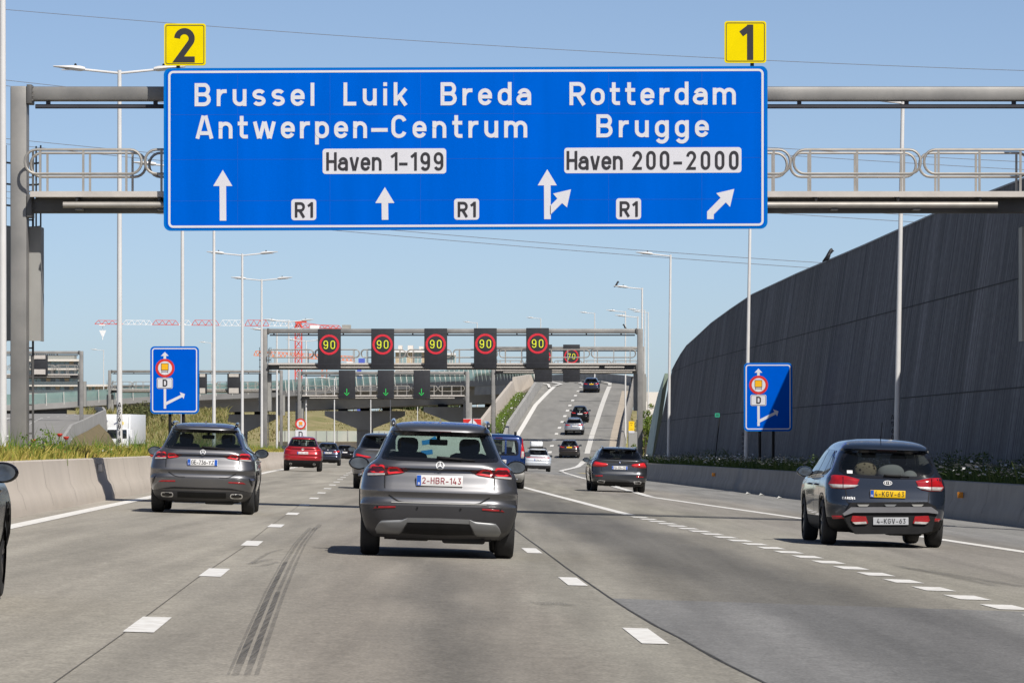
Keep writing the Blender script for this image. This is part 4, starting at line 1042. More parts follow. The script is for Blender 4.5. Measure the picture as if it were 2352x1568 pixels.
blades('grass', 70000, s_med, .10, .34, .022, F_med, .4, 'tall green and yellow grass on the median left of the motorway')
def s_med2():
    D = 60 + 260 * RNG.random() ** 1.7; u = RNG.uniform(-8.6, -6.1); x = uX(u, D); return x, D, zmed(x, D)
blades('weeds', 3200, s_med2, .3, .62, .012, F_green, .25, 'taller green weeds standing up in the median grass', cat='weeds')
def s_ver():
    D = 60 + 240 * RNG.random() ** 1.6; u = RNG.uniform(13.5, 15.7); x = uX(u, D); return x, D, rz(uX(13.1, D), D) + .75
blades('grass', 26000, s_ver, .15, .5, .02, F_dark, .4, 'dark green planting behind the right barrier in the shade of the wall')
def s_rv():
    D = RNG.uniform(404, 496); t = RNG.random(); x = wallx(D) * t + (RL(D) - .4) * (1 - t); return x, D, wallb(D) + .25
blades('grass', 5000, s_rv, .1, .35, .035, F_green, .35, 'bright green grass strip between the two walls left of the ramp')
def flowers(name, n, samp, r, m, label, hz, clump=6, spread=.18):
    mb = MB(); 
    for i in range(n):
        x, y, z = samp(); z += hz * RNG.uniform(.6, 1.15)
        for k in range(clump):
            c = V((x + RNG.normal(0, spread), y + RNG.normal(0, spread), z + RNG.normal(0, spread * .3))); a = RNG.uniform(0, 6.28); rr = r * RNG.uniform(.6, 1.3)
            e1 = V((math.cos(a), math.sin(a) * .5, .3)).normalized() * rr; e2 = V((0, .35, 1)).cross(e1).normalized() * rr * .8
            mb.add([c - e1 - e2, c + e1 - e2, c + e1 + e2, c - e1 + e2], [(0, 1, 2, 3)])
    return tag(mb.build(name, m, fix=False), label, 'flowers', None, 'stuff')
flowers('daisies', 1100, s_ver, .034, M_petal, 'white daisies flowering in the shaded planting under the wall', .42, 6, .2)
flowers('daisies', 130, s_rv, .06, M_petal, 'small white flowers in the bright grass left of the ramp', .3, 4, .25)
flowers('daisies', 170, s_med, .018, M_petal, 'a few white flowers scattered in the median grass', .4, 3, .06)
def s_hill():
    x = RNG.uniform(-70, 18); D = RNG.uniform(612, 702); return x, D, CH + float(np.interp(D, [606, 612, 640, 672, 700], [-.9, -.2, 1.3, 3.3, 4.45]))
blades('grass', 9000, s_hill, .12, .42, .1, foliage('hill_grass', (.10, .11, .03), (.21, .18, .07), (.33, .26, .14)), .5, 'dry tufted grass on the bank beyond the bridge piers')
def s_slope():
    D = RNG.uniform(442, 520); x = RNG.uniform(-46, -30) * D / 480; return x, D, CH + float(np.interp(D, [440, 450, 468, 490, 515, 560], [-1.6, -.6, 1.0, 2.6, 3.1, 2.2]))
blades('grass', 6000, s_slope, .25, .8, .07, foliage('slope_grass', (.10, .13, .035), (.22, .21, .07), (.36, .29, .14)), .5, 'rough grass on the slope behind the truck')
# poppies, each one a flower
M_poppy = mat('poppy_petals', (.45, .03, .015), .6, var=.15)
for i, (px, py, D, lab) in enumerate(((137, 1000, 84, 'red poppy standing tallest above the median grass near the gantry post'), (152, 1007, 84, 'red poppy just right of the tallest poppy near the gantry post'), (372, 1030, 112, 'red poppy low in the grass between the white lamp post and the blue sign'), (349, 1047, 108, 'dark red poppy deep in the grass left of the blue sign'), (77, 1013, 86, 'small red poppy in the grass beside the gantry post foot'))):
    p = at(px, py, D); r_ = thing('poppy', lab, 'flower', p, 0, 'red poppies in the median grass')
    m_ = MB().lathe((p.x, p.y, p.z), [(0, -.02), (.03, -.015), (.055, .02), (.05, .04), (.02, .02), (0, .015)], 9, 'z'); m_.build('petals', M_poppy, r_)
    MB().tube([(p.x + .03, p.y, p.z - .5), (p.x + .02, p.y, p.z - .2), (p.x, p.y, p.z - .01)], .006, 5).build('stem', F_green, r_)

# ------------------------------------------------------------------ leaning dark ribbed wall on the right
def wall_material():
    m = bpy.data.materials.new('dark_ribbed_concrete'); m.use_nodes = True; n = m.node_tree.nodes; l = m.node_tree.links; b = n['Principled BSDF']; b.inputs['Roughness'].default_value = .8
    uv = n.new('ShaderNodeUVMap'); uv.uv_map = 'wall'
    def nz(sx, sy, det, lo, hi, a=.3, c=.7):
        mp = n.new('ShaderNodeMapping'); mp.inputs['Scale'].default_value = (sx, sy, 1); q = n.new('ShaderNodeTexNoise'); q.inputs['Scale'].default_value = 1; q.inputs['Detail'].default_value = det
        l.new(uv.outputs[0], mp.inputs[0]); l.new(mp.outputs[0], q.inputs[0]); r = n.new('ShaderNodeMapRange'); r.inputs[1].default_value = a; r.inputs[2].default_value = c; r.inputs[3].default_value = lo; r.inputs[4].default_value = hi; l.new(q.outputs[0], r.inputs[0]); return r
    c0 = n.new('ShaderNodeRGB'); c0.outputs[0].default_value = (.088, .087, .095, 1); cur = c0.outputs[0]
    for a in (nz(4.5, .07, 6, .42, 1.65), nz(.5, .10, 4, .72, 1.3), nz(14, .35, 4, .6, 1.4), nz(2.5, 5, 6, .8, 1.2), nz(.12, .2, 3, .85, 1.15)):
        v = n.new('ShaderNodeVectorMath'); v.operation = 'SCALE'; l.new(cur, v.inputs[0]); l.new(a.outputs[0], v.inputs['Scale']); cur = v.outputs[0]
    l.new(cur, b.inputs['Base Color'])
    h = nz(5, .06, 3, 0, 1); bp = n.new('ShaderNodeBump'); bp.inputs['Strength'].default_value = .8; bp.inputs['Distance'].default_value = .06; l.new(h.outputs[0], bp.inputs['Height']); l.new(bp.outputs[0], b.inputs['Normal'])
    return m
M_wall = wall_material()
WS = [(-60, 15.6, 6.85), (20, 15.6, 6.85), (60, 15.6, 6.85), (90, 15.6, 6.84), (118, 15.6, 6.84), (137, 15.6, 6.9), (160, 15.6, 6.8), (185, 15.6, 6.75), (207, 15.6, 6.62), (220, 15.6, 6.3), (232, 15.6, 5.95), (245, 15.75, 5.5), (256, 15.95, 5.3), (264, 16.05, 4.98), (270, 16.1, 4.62), (275, 16.1, 4.15)]
rows = []; tops = []; feet = []; uvs = []; acc = 0; prev = None; NZ = 12
for D, u, zt in WS:
    x = uX(u, D); zb = rz(uX(13.1, D), D) + .3; z1 = CH + zt; hh = z1 - zb
    acc += 0 if prev is None else math.hypot(x - prev[0], D - prev[1]); prev = (x, D)
    off = float(np.interp(D, [245, 256, 264, 270, 275], [.14, .15, .17, .19, .21])) * hh; oy = 0
    rows.append([(x + off * t, D + oy * t, zb + hh * t) for t in np.linspace(0, 1, NZ + 1)]); uvs.append([(acc, hh * t) for t in np.linspace(0, 1, NZ + 1)])
wmb = MB(); wmb.strip(rows); nf = len(wmb.f)
# cap and back give it thickness
wmb.strip([[r[-1], (r[-1][0] + .5, r[-1][1] + (.3 if i > 14 else 0), r[-1][2]), (r[0][0] + 1.3, r[0][1] + (.3 if i > 14 else 0), r[0][2] - 3)] for i, r in enumerate(rows)])
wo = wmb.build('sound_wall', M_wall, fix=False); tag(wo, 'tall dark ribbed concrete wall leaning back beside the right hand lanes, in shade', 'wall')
uvl = wo.data.uv_layers.new(name='wall'); flat = [q for r in uvs for q in r]
for p in wo.data.polygons:
    for li in p.loop_indices:
        vi = wo.data.loops[li].vertex_index; uvl.data[li].uv = flat[vi] if vi < len(flat) else (wo.data.vertices[vi].co.y, 0)
wo.data.polygons.foreach_set('use_smooth', [True] * nf + [False] * (len(wo.data.polygons) - nf))
# panel joints run level along the wall, two tiers, and a few upright ones
jm = MB()
def wp(i, zrel, o=.012):
    r = rows[i]; zb, z1 = r[0][2], r[-1][2]; t = (zrel - zb) / (z1 - zb); return (r[0][0] + (r[-1][0] - r[0][0]) * t - o, r[0][1] + (r[-1][1] - r[0][1]) * t, zrel)
for fr in (.34, .68):
    L = []
    for i in range(1, len(rows)):
        zb, z1 = rows[i][0][2], CH + 6.85; zz = zb + (z1 - zb) * fr
        if zz < rows[i][-1][2] - .1: L.append([wp(i, zz - .016), wp(i, zz + .016)])
    jm.strip(L)
for px in (1770, 2090, 2330):
    D = 15.6 * F / (px - CX + SL * F) ; i = max(k for k in range(len(WS)) if WS[k][0] <= D)
    x = wfoot(D); zb = rz(uX(13.1, D), D) + .3; hh = CH + 6.8 - zb
    L = [[(x + .14 * hh * t - .012, D - .02, zb + hh * t), (x + .14 * hh * t - .012, D + .02, zb + hh * t)] for t in (np.linspace(.0, .34, 4))]
    jm.strip(L)
jm.build('panel_joint', mat('wall_joint', (.012, .012, .014), .9), wo)
cap = MB(); cap.strip([[(r[-1][0] - .03, r[-1][1], r[-1][2] - .02), (r[-1][0] - .03, r[-1][1], r[-1][2] + .03), (r[-1][0] + .5, r[-1][1], r[-1][2] + .03)] for r in rows]); cap.build('coping', mat('wall_coping', (.24, .26, .29), .6, var=.2), wo)
# wall's sunlit end as a wedge, the sunlight put into its pale colour
M_wallsun = mat('sunlit_wall_green', (.26, .33, .27), .45, var=.15, scale=1.5)
mb = MB(); sp = [((1497, 1055), (1527, 857), 275.1), ((1493, 1055), (1511, 905), 276.2), ((1488, 1055), (1499, 952), 277.6), ((1483, 1055), (1485, 1030), 279)]
for f_, t_, D in sp:
    p, q = at(*f_, D), at(*t_, D); mb.v += [tuple(p), tuple(q), (q.x + .25, D + .3, q.z), (p.x + .25, D + .3, p.z)]
for i in range(3): mb.f += [tuple(i * 4 + j for j in (0, 1, 5, 4)), tuple(i * 4 + j for j in (1, 2, 6, 5)), tuple(i * 4 + j for j in (2, 3, 7, 6))]
mb.f += [(0, 1, 2, 3), (12, 13, 14, 15)]
tag(mb.build('sunlit_wall_end', M_wallsun), 'far end of the dark wall, its sunlight painted in pale green', 'wall')

M_litter = mat('litter_paper', (.6, .6, .57), .8)
for px, py, lab in ((1718, 1135, 'scrap of white litter in the right gutter, leftmost of three'), (1749, 1138, 'scrap of white litter in the right gutter, middle of three'), (1791, 1145, 'scrap of white litter in the right gutter, nearest the people carrier')):
    X, D = back(px, py); z = rz(X, D); c = V((X, D, z)); mb = MB()
    mb.add([c + V((-.09, 0, .01)), c + V((.02, -.05, .05)), c + V((.11, .02, .015)), c + V((.0, .08, .07)), c + V((-.04, .02, .09))], [(0, 1, 4), (1, 2, 3, 4), (0, 4, 3), (0, 1, 2, 3)])
    tag(mb.build('litter', M_litter), lab, 'litter', 'litter in the right gutter')

# ------------------------------------------------------------------ gantries
M_galv = mat('galvanised_steel', (.19, .185, .178), .58, .3, var=.16, scale=1.6, col2=(.27, .26, .245), bump=.06, bscale=30)
M_galvd = mat('weathered_steel', (.11, .107, .104), .6, .3, var=.2, scale=1.4)
M_rail = mat('galvanised_rail', (.38, .355, .32), .45, .45, var=.1, scale=4)
M_deck = mat('walkway_edge', (.52, .48, .44), .6, .2, var=.08, scale=3)
M_cable = mat('dark_conduit', (.035, .036, .045), .6, .1, var=.15)
M_grey = mat('grey_cabinet', (.28, .275, .26), .65, var=.1, scale=1)
M_panel = mat('matt_black_panel', (.016, .017, .022), .75, var=.2, scale=3)
def gantry(name, label, D, pl, pr, ytop, zb_l, zb_r, pw=.32, mods=None, group='overhead gantries', shield=(1, 0), ladder=(1, 0), split=None, loopsgap=.12, backrail=True, tube=True, bays=None):
    s = F / D; zt = CH + (HY - ytop) / s; xl, xr = xat(pl, D), xat(pr, D)
    t = thing(name, label, 'gantry', ((xl + xr) / 2, D, (zb_l + zb_r) / 2), 0, group)
    for x, zb in ((xl, zb_l), (xr, zb_r)):
        MB().box(x - pw / 2, x + pw / 2, D - .25, D + .25, zb - .3, zt, .03).build('post', M_galv, t, smooth='auto')
    a, b = xl + pw / 2, xr - pw / 2
    MB().box(a, b, D - .17, D + .17, zt - .28, zt, .06).build('upper_beam', M_galv, t, smooth='auto')
    mb = MB()
    for x, sg in ((xl + pw / 2, 1), (xr - pw / 2, -1)):
        for z0, z1 in ((zt - .34, zt + .03), (zt - 2.56, zt - 2.12)):
            mb.box(min(x, x + sg * .10), max(x, x + sg * .10), D - .27, D + .27, z0, z1, .01)
            for q in range(4): mb.sphere((x + sg * .11, D - .22, z0 + .06 + q * (z1 - z0 - .12) / 3), .022, 6, 4)
    mb.build('bolted_flange', M_galvd, t, smooth='auto')
    mb = MB().tube([(a + .15, D - .05, zt - .385), (b - .15, D - .05, zt - .385)], .044, 6)
    x = a + .4
    while x < b - .2: mb.box(x - .04, x + .04, D - .08, D + .04, zt - .38, zt - .27); x += 2.1
    mb.build('cable_conduit', M_cable, t)
    zd = zt - 2.09
    MB().box(a + .1, b - .1, D - .55, D - .5, zd - .09, zd + .02).box(a + .1, b - .1, D + .5, D + .55, zd - .09, zd + .02).box(a + .1, b - .1, D - .5, D + .5, zd - .05, zd - .01).build('walkway', M_deck, t)
    lb = MB().box(a, b, D - .17, D + .17, zd - .38, zd - .10, .04); lb.build('lower_beam', M_galvd, t, smooth='auto')
    br = MB(); x = a + 1.0
    while x < b: br.box(x - .02, x + .02, D - .5, D + .5, zd - .16, zd - .052); x += 1.6
    br.build('walkway_bracket', M_galvd, t)
    if tube:
        mb = MB(); hg = MB(); x = a + .75
        while x < b - 1.2:
            e = min(x + 6.2, b - .8); mb.tube([(x, D - .63, zd - .25), (e, D - .63, zd - .25)], .060, 10); 
            q = x + .3
            while q < e: hg.box(q - .07, q + .07, D - .63, D - .1, zd - .35, zd - .31); q += 1.6
            x = e + .35
        mb.build('light_tube', M_rail, t, smooth='auto'); hg.build('tube_hanger', M_galvd, t)
    # railing bays with rounded ends, front and back of the walkway
    L = b - a - .1; n = mods or max(2, int(round(L / 2.7))); wd = L / n
    ends = [a + .05 + k * wd for k in range(n + 1)] if not bays else [xat(p_, D) for p_ in bays]; n = len(ends) - 1
    for yy, shift in ((D - .52, 0.), (D + .52, .35)):
        for k in range(n):
            x0, x1 = ends[k] + loopsgap / 2, ends[k + 1] - loopsgap / 2
            mb = MB().tube([(x, yy, z) for x, z in rrect(x0, x1, zt - 1.73, zt - 1.26, .22, 5)], .027, 7, closed=True)
            for fx in (.13, .5, .87): q = x0 + (x1 - x0) * fx + shift * .1; mb.box(q - .022, q + .022, yy - .015, yy + .015, zd, zt - 1.25)
            mb.build('railing', M_rail, t, smooth='auto')
            if not backrail and yy > D: pass
    for i, x, zb, sg in ((0, xl, zb_l, 1), (1, xr, zb_r, -1)):
        if shield[i]:
            z1 = zt - 2.72; z0 = z1 - 2.24; ya = D + .3
            sh = MB().box(x - .36, x + .36, ya - .01, ya + .02, z0, z1).box(x - .38, x - .35, ya, ya + .6, z0, z1).box(x + .35, x + .38, ya, ya + .6, z0, z1)
            sh.build('anti_climb_shield', M_grey, t)
        if ladder[i]:
            ld = MB()
            for dx in (-.2, .2): ld.bar((x + dx, D + .55, zb + .5), (x + dx, D + .55, zt - 1.2), .04)
            z = zb + .6
            while z < zt - 1.3: ld.bar((x - .2, D + .55, z), (x + .2, D + .55, z), .03); z += .28
            for z in np.arange(zt - 2.7, zt - 1.1, .42): ld.tube([(x + .36 * math.cos(q), D + .45 + .6 * math.sin(q), z) for q in np.linspace(0, math.pi, 9)], .02, 5)
            for q in (.3, .9, 1.57, 2.2, 2.85): ld.bar((x + .36 * math.cos(q), D + .45 + .6 * math.sin(q), zt - 2.7), (x + .36 * math.cos(q), D + .45 + .6 * math.sin(q), zt - 1.1), .03)
            ld.build('caged_ladder', M_galvd, t)
    return t, zt
zM = lambda D: rz(uX(-5.7, D), D) + .75
G1, zt1 = gantry('sign_gantry', 'nearest grey steel gantry carrying the big blue direction sign', 89, 45.5, 2396, 200, zM(89), zM(89) - .6, bays=(60, 334, 631, 928, 1225, 1520, 1815, 2113, 2374), loopsgap=.07, shield=(1, 1))
G2, zt2 = gantry('sign_gantry', 'grey steel gantry carrying five speed displays reading 90', 275, 608, 1470, 755, zM(275), rz(uX(13.4, 275), 275) + .7, mods=8, shield=(1, 1))
G3, zt3 = gantry('sign_gantry', 'far grey gantry over the ramp, behind the row of 90 displays', 413, 1133, 1476, 796, CH - 1.2, CH + .5, mods=5, shield=(0, 1))
G4, zt4 = gantry('sign_gantry', 'far grey gantry with three black green-arrow panels in front of the flyover', 400, 688, 1074, 853, zM(400), CH - 1.9, mods=6, shield=(1, 1))
G5, zt5 = gantry('sign_gantry', 'gantry over the opposite carriageway in front of the glazed building, far left', 410, -150, 187, 806, CH - 2, CH - .6, mods=6, shield=(0, 1))
G6, zt6 = gantry('sign_gantry', 'farthest gantry crossing behind the left blue detour sign', 500, 252, 646, 850, CH - 1.5, CH - 1.5, mods=8, shield=(1, 1))
# big blue sign: everything drawn on one panel plane
M_sblue = mat('sign_blue', (.0, .098, .535), .6, spec=.0, var=.055, scale=.8, stretch=(3, 1, .35))
M_sblue2 = mat('sign_edge_blue', (.0, .14, .50), .6, spec=.05, var=.04)
M_swhite = mat('sign_white', (.60, .595, .63), .45, var=.02, scale=2)
M_syel = mat('sign_yellow', (.74, .58, .0), .6, spec=.05, var=.03)
M_sblk = mat('sign_black', (.022, .02, .024), .5, var=.08)
M_sback = mat('aluminium_back', (.30, .30, .31), .5, .5, var=.08)
DS = 88.2; ppm = F / DS
def P1(px, py): p = at(px, py, DS); return (p.x, p.z)
def tilt(px): return -5.0 * (px - 376) / 1387
sg_ = thing('direction_sign', 'huge blue direction sign over the lanes lettered Brussel Luik Breda Rotterdam', 'road sign', at(1070, 530, DS + .1))
def rr_px(x0, x1, y0, y1, r, n=6): return [P1(x, -yy + tilt(x)) for x, yy in rrect(x0, x1, -y1, -y0, r, n)]
MB().prism(rr_px(376, 1763, 157, 530, 15), DS, DS + .09).build('panel', M_sblue2, sg_)
MB().prism(rr_px(382, 1757, 162, 525.5, 12), DS - .005, DS + .001).build('panel_face', M_sblue, sg_)
mbx = MB()
for px in np.arange(470, 1740, 145): mbx.box(*sorted((P1(px - 3, 0)[0], P1(px + 3, 0)[0])), DS + .09, DS + .55, P1(0, 500)[1], P1(0, 175)[1])
mbx.build('mounting_rail', M_galvd, sg_)
def fnS(lift=0): return lambda x, z, h: (x, DS - .006 - lift - h, z)
mb = MB(); strokes_mesh(mb, [(True, rr_px(389, 1751.5, 166, 521, 9))], 2.6 / ppm, fnS(), .003); mb.build('border_line', M_swhite, sg_, fix=False)
# faint sheet joints
mb = MB()
for y in (266 - 2, 358 + 9, 462): strokes_mesh(mb, [(False, [P1(393, y), P1(1748, y - 5)])], .35 / ppm, fnS(), .001)
for x in (546, 758, 966, 1180, 1398, 1612): strokes_mesh(mb, [(False, [P1(x, 172 + tilt(x)), P1(x, 515 + tilt(x))])], .3 / ppm, fnS(), .001)
mb.build('sheet_joint', mat('sign_joint_blue', (.0, .085, .50), .5), sg_, fix=False)
EX = (1, 0, 5.0 / 1387)
def stext(s, x0, x1, base, cap, m=M_swhite, t=.163, ws=1., lift=0., nm='lettering'):
    p = at(x0, base + 0, DS - .006 - lift)
    return text(nm, s, p, EX, (0, 0, 1), cap / ppm, m, t, (x1 - x0) / ppm, sg_, lift=.004, wscale=ws)
stext('Brussel', 447, 722, 244.5, 53); stext('Luik', 789, 936, 243, 53); stext('Breda', 1012, 1220, 242.5, 53); stext('Rotterdam', 1308, 1690, 242, 53)
stext('Antwerpen', 449, 843, 319, 53); stext('-', 851, 891, 318, 53, ws=1.55); stext('Centrum', 899, 1211, 317.5, 53); stext('Brugge', 1370, 1628, 316, 53)
def sbox(x0, x1, y0, y1, s, tx0, tx1, base, cap, t, ws):
    MB().prism(rr_px(x0, x1, y0, y1, 7, 5), DS - .009, DS - .002).build('route_panel', M_swhite, sg_)
    stext(s, tx0, tx1, base, cap, M_sblk, t, ws, .006)
def hbox(x0, x1, y0, y1, parts, base, cap, t):
    MB().prism(rr_px(x0, x1, y0, y1, 7, 5), DS - .009, DS - .002).build('route_panel', M_swhite, sg_)
    for s, a, b, w_ in parts: stext(s, a, b, base, cap, M_sblk, t, w_, .006)
tb = lambda y, x: y - tilt(x)
hbox(741, 1025, tb(341.5, 880), tb(399.5, 880), [('Haven', 750, 876, .83), ('1', 898, 908, 1), ('-', 916, 938, 1.), ('199', 944, 1018, .87)], 392, 42, .145)
hbox(1296, 1703, tb(339, 1500), tb(397.5, 1500), [('Haven', 1302, 1430, .83), ('200', 1453, 1537, .83), ('-', 1546, 1568, 1.), ('2000', 1577, 1696, .83)], 390, 43, .145)
for x, b in ((669, 499.5), (1043, 498.5), (1415, 497.5)): sbox(x, x + 57.5, b - 42 - tilt(x), b + 6.5 - tilt(x), 'R1', x + 8.5, x + 50, b, 35, .165, .95)
def arrow(pts, nm='arrow'): MB().prism([P1(x, y) for x, y in pts], DS - .010, DS - .003).build(nm, M_swhite, sg_)
def up(x, tip, hb, bot, hw=22, sw=7.6): arrow([(x, tip), (x + hw, hb), (x + sw, hb), (x + sw + .5, bot), (x - sw + .5, bot), (x - sw, hb), (x - hw, hb)])
up(511.8, 390.5, 427.5, 507); up(884, 430, 466.5, 505); up(1257, 389, 426, 503.5)
q_ = lambda X, Y: ((1100 + X / 3.015) * .98, (40 + Y / 3.015) * .98)
arrow([q_(*p) for p in ((570, 1335), (622, 1283), (592, 1248), (718, 1218), (690, 1345), (655, 1315), (570, 1400))])
arrow([q_(*p) for p in ((1680, 1428), (1680, 1375), (1775, 1278), (1745, 1245), (1872, 1215), (1842, 1342), (1812, 1310), (1727, 1395), (1727, 1428))])
def yellow(lab, x0, x1, y0, y1, digit, dx0, base, cap, px):
    t = thing('exit_number_sign', lab, 'road sign', at((x0 + x1) / 2, y1, DS + .1), 0, 'yellow number signs above the direction sign')
    A_ = lambda x, y: (at(x, y, DS).x, at(x, y, DS).z)
    o = lambda d, r: [A_(x, -y) for x, y in rrect(x0 + d, x1 - d, -(y1 - d), -(y0 + d), r, 5)]
    MB().prism(o(0, 6), DS, DS + .05).build('panel', M_syel, t)
    mb = MB(); strokes_mesh(mb, [(True, o(4.2, 4))], .75 / ppm, lambda x, z, h: (x, DS - .001 - h, z), .003); mb.build('border_line', M_sblk, t, fix=False)
    text('digit', digit, at(dx0, base, DS - .001), (1, 0, 0), (0, 0, 1), cap / ppm, M_sblk, .175, None, t)
    p = at(px, y1, DS); MB().box(p.x - .035, p.x + .035, DS + .055, DS + .11, p.z - .35, p.z + .4).build('post', M_sblk, t)
yellow('yellow square sign with the number 2 above the left end of the blue sign', 377, 472.5, 54.5, 151, '2', 400, 144, 79, 408.5)
yellow('yellow square sign with the number 1 above the right end of the blue sign', 1664, 1760, 49, 145, '1', 1701, 138, 81, 1728)

# ------------------------------------------------------------------ lit displays
M_ledr = mat('red_led', (.25, .01, .02), .5, var=.1, emit=(.46, .012, .022, 1.))
M_ledy = mat('yellow_led', (.3, .3, .02), .5, var=.1, emit=(.52, .56, .02, 1.))
M_ledg = mat('green_led', (.02, .3, .05), .5, var=.1, emit=(.0, .19, .035, 1.))
def display(label, x0, x1, y0, y1, D, num=None, ring=None, arrow_=None, group='speed displays reading 90', name='speed_display'):
    s = F / D; a, b = at(x0, y1, D), at(x1, y0, D); t = thing(name, label, 'display sign', ((a.x + b.x) / 2, D, a.z), 0, group)
    MB().box(a.x, b.x, D, D + .34, a.z, b.z, .025).build('cabinet', M_panel, t, smooth='auto')
    zz = a.z + (b.z - a.z) * .13; MB().box(a.x + .01, b.x - .01, D - .008, D, zz - .02, zz).box(a.x + .01, b.x - .01, D - .008, D, b.z - .33, b.z - .31).build('cabinet_seam', M_cable, t)
    fn = lambda x, z, h: (x, D - .012 - h, z)
    if ring:
        cx_, cy_, r_ = ring; c = at(cx_, cy_, D); rr = r_ / s; mb = MB(); dots = 44
        for k in range(dots):      # double row of lamps
            for q in (-.026, .026):
                t_ = 2 * math.pi * (k + (.5 if q > 0 else 0)) / dots; o = (c.x + (rr + q * r_ / 22 * 1.3) * math.cos(t_), c.z + (rr + q * r_ / 22 * 1.3) * math.sin(t_)); w_ = .041
                mb.add([fn(o[0] + w_ * math.cos(u), o[1] + w_ * math.sin(u), .002 + .001 * (k % 2)) for u in np.linspace(0, 2 * math.pi, 7)[:-1]], [tuple(range(6))])
        mb.build('ring', M_ledr, t, fix=False)
        mb = MB(); cap = .55; st, tot = text_strokes(num, cap, .17, gap=.20, wscale=.98); pts = []
        for closed, P in st:        # lamps along the strokes
            P = P + [P[0]] if closed else P; acc = 0.
            for (xa, za), (xb, zb) in zip(P, P[1:]):
                L = math.hypot(xb - xa, zb - za); q = -acc
                while q < L:
                    if q >= 0: pts.append((xa + (xb - xa) * q / L, za + (zb - za) * q / L))
                    q += .052
                acc = (L - (q - .052)) if L > 0 else acc
        for i, (x, z) in enumerate(pts):
            o = (c.x - tot / 2 + x, c.z - cap / 2 + z); mb.add([fn(o[0] + .032 * math.cos(u), o[1] + .032 * math.sin(u), .002 + .0012 * (i % 3)) for u in np.linspace(0, 2 * math.pi, 7)[:-1]], [tuple(range(6))])
        mb.build('digits', M_ledy, t, fix=False)
    if arrow_:
        c = at(*arrow_, D); mb = MB(); strokes_mesh(mb, [(False, [(c.x, c.z + .34), (c.x, c.z - .10)]), (False, [(c.x - .21, c.z - .02), (c.x, c.z - .24), (c.x + .21, c.z - .02)])], .032, fn, .003)
        mb.build('green_arrow', M_ledg, t, fix=False)
DG = 275 - .9
for i, (x0, lab) in enumerate(((730, 'first 90 display from the left, nearest the red crane tower'), (852.5, 'second 90 display from the left, white apartments showing to its right'), (974.5, 'middle 90 display of the row of five'), (1088.5, 'fourth 90 display from the left, where the glass flyover ends below it'), (1208.5, 'rightmost 90 display, over the left edge of the ramp'))):
    display(lab, x0, x0 + 52.5, 755 - i * .5, 848 - i * .6, DG, '90', (x0 + 26.3, 791.5 - i * .7, 20.8))
display('small display reading 70 seen through the gantry railing over the ramp', 1293.5, 1332, 791, 877, 412.2, '70', (1312.5, 818, 15.2), group='displays on the far ramp gantry')
display('dark display half hidden behind the rightmost 90 display', 1228, 1268, 791, 877, 412.2, '70', (1248, 818, 15.2), group='displays on the far ramp gantry')
for x0, x1, ax, lab in ((778, 816, 796.5, 'left green-arrow panel in front of the flyover'), (867.5, 905, 886, 'middle green-arrow panel under the second 90 display'), (950, 988, 968, 'right green-arrow panel under the middle 90 display')):
    display(lab, x0, x1, 850, 915, 399.2, arrow_=(ax, 901), group='green arrow lane panels', name='lane_display')
def backbox(lab, x0, x1, y0, y1, D):
    a, b = at(x0, y1, D), at(x1, y0, D); t = thing('display_back', lab, 'display sign', ((a.x + b.x) / 2, D, a.z), 0, 'displays seen from behind')
    MB().box(a.x, b.x, D, D + .4, a.z, b.z, .03).build('cabinet', M_panel, t, smooth='auto')
    MB().box(a.x + .18, b.x - .18, D - .05, D - .002, a.z + .06, a.z + (b.z - a.z) * .28).build('service_door', M_deck, t); MB().box(a.x + .18, b.x - .18, D - .05, D - .002, b.z - .4, b.z - .06).build('service_door', M_deck, t)
backbox('back of a display with white doors in front of the glazed building', 71, 109, 814, 861, 409)
backbox('back of a display on the farthest gantry, just right of the blue detour sign', 455, 475, 857, 904, 499)
backbox('back of a display on the farthest gantry between two white lamp posts', 522, 552, 857, 904, 499)

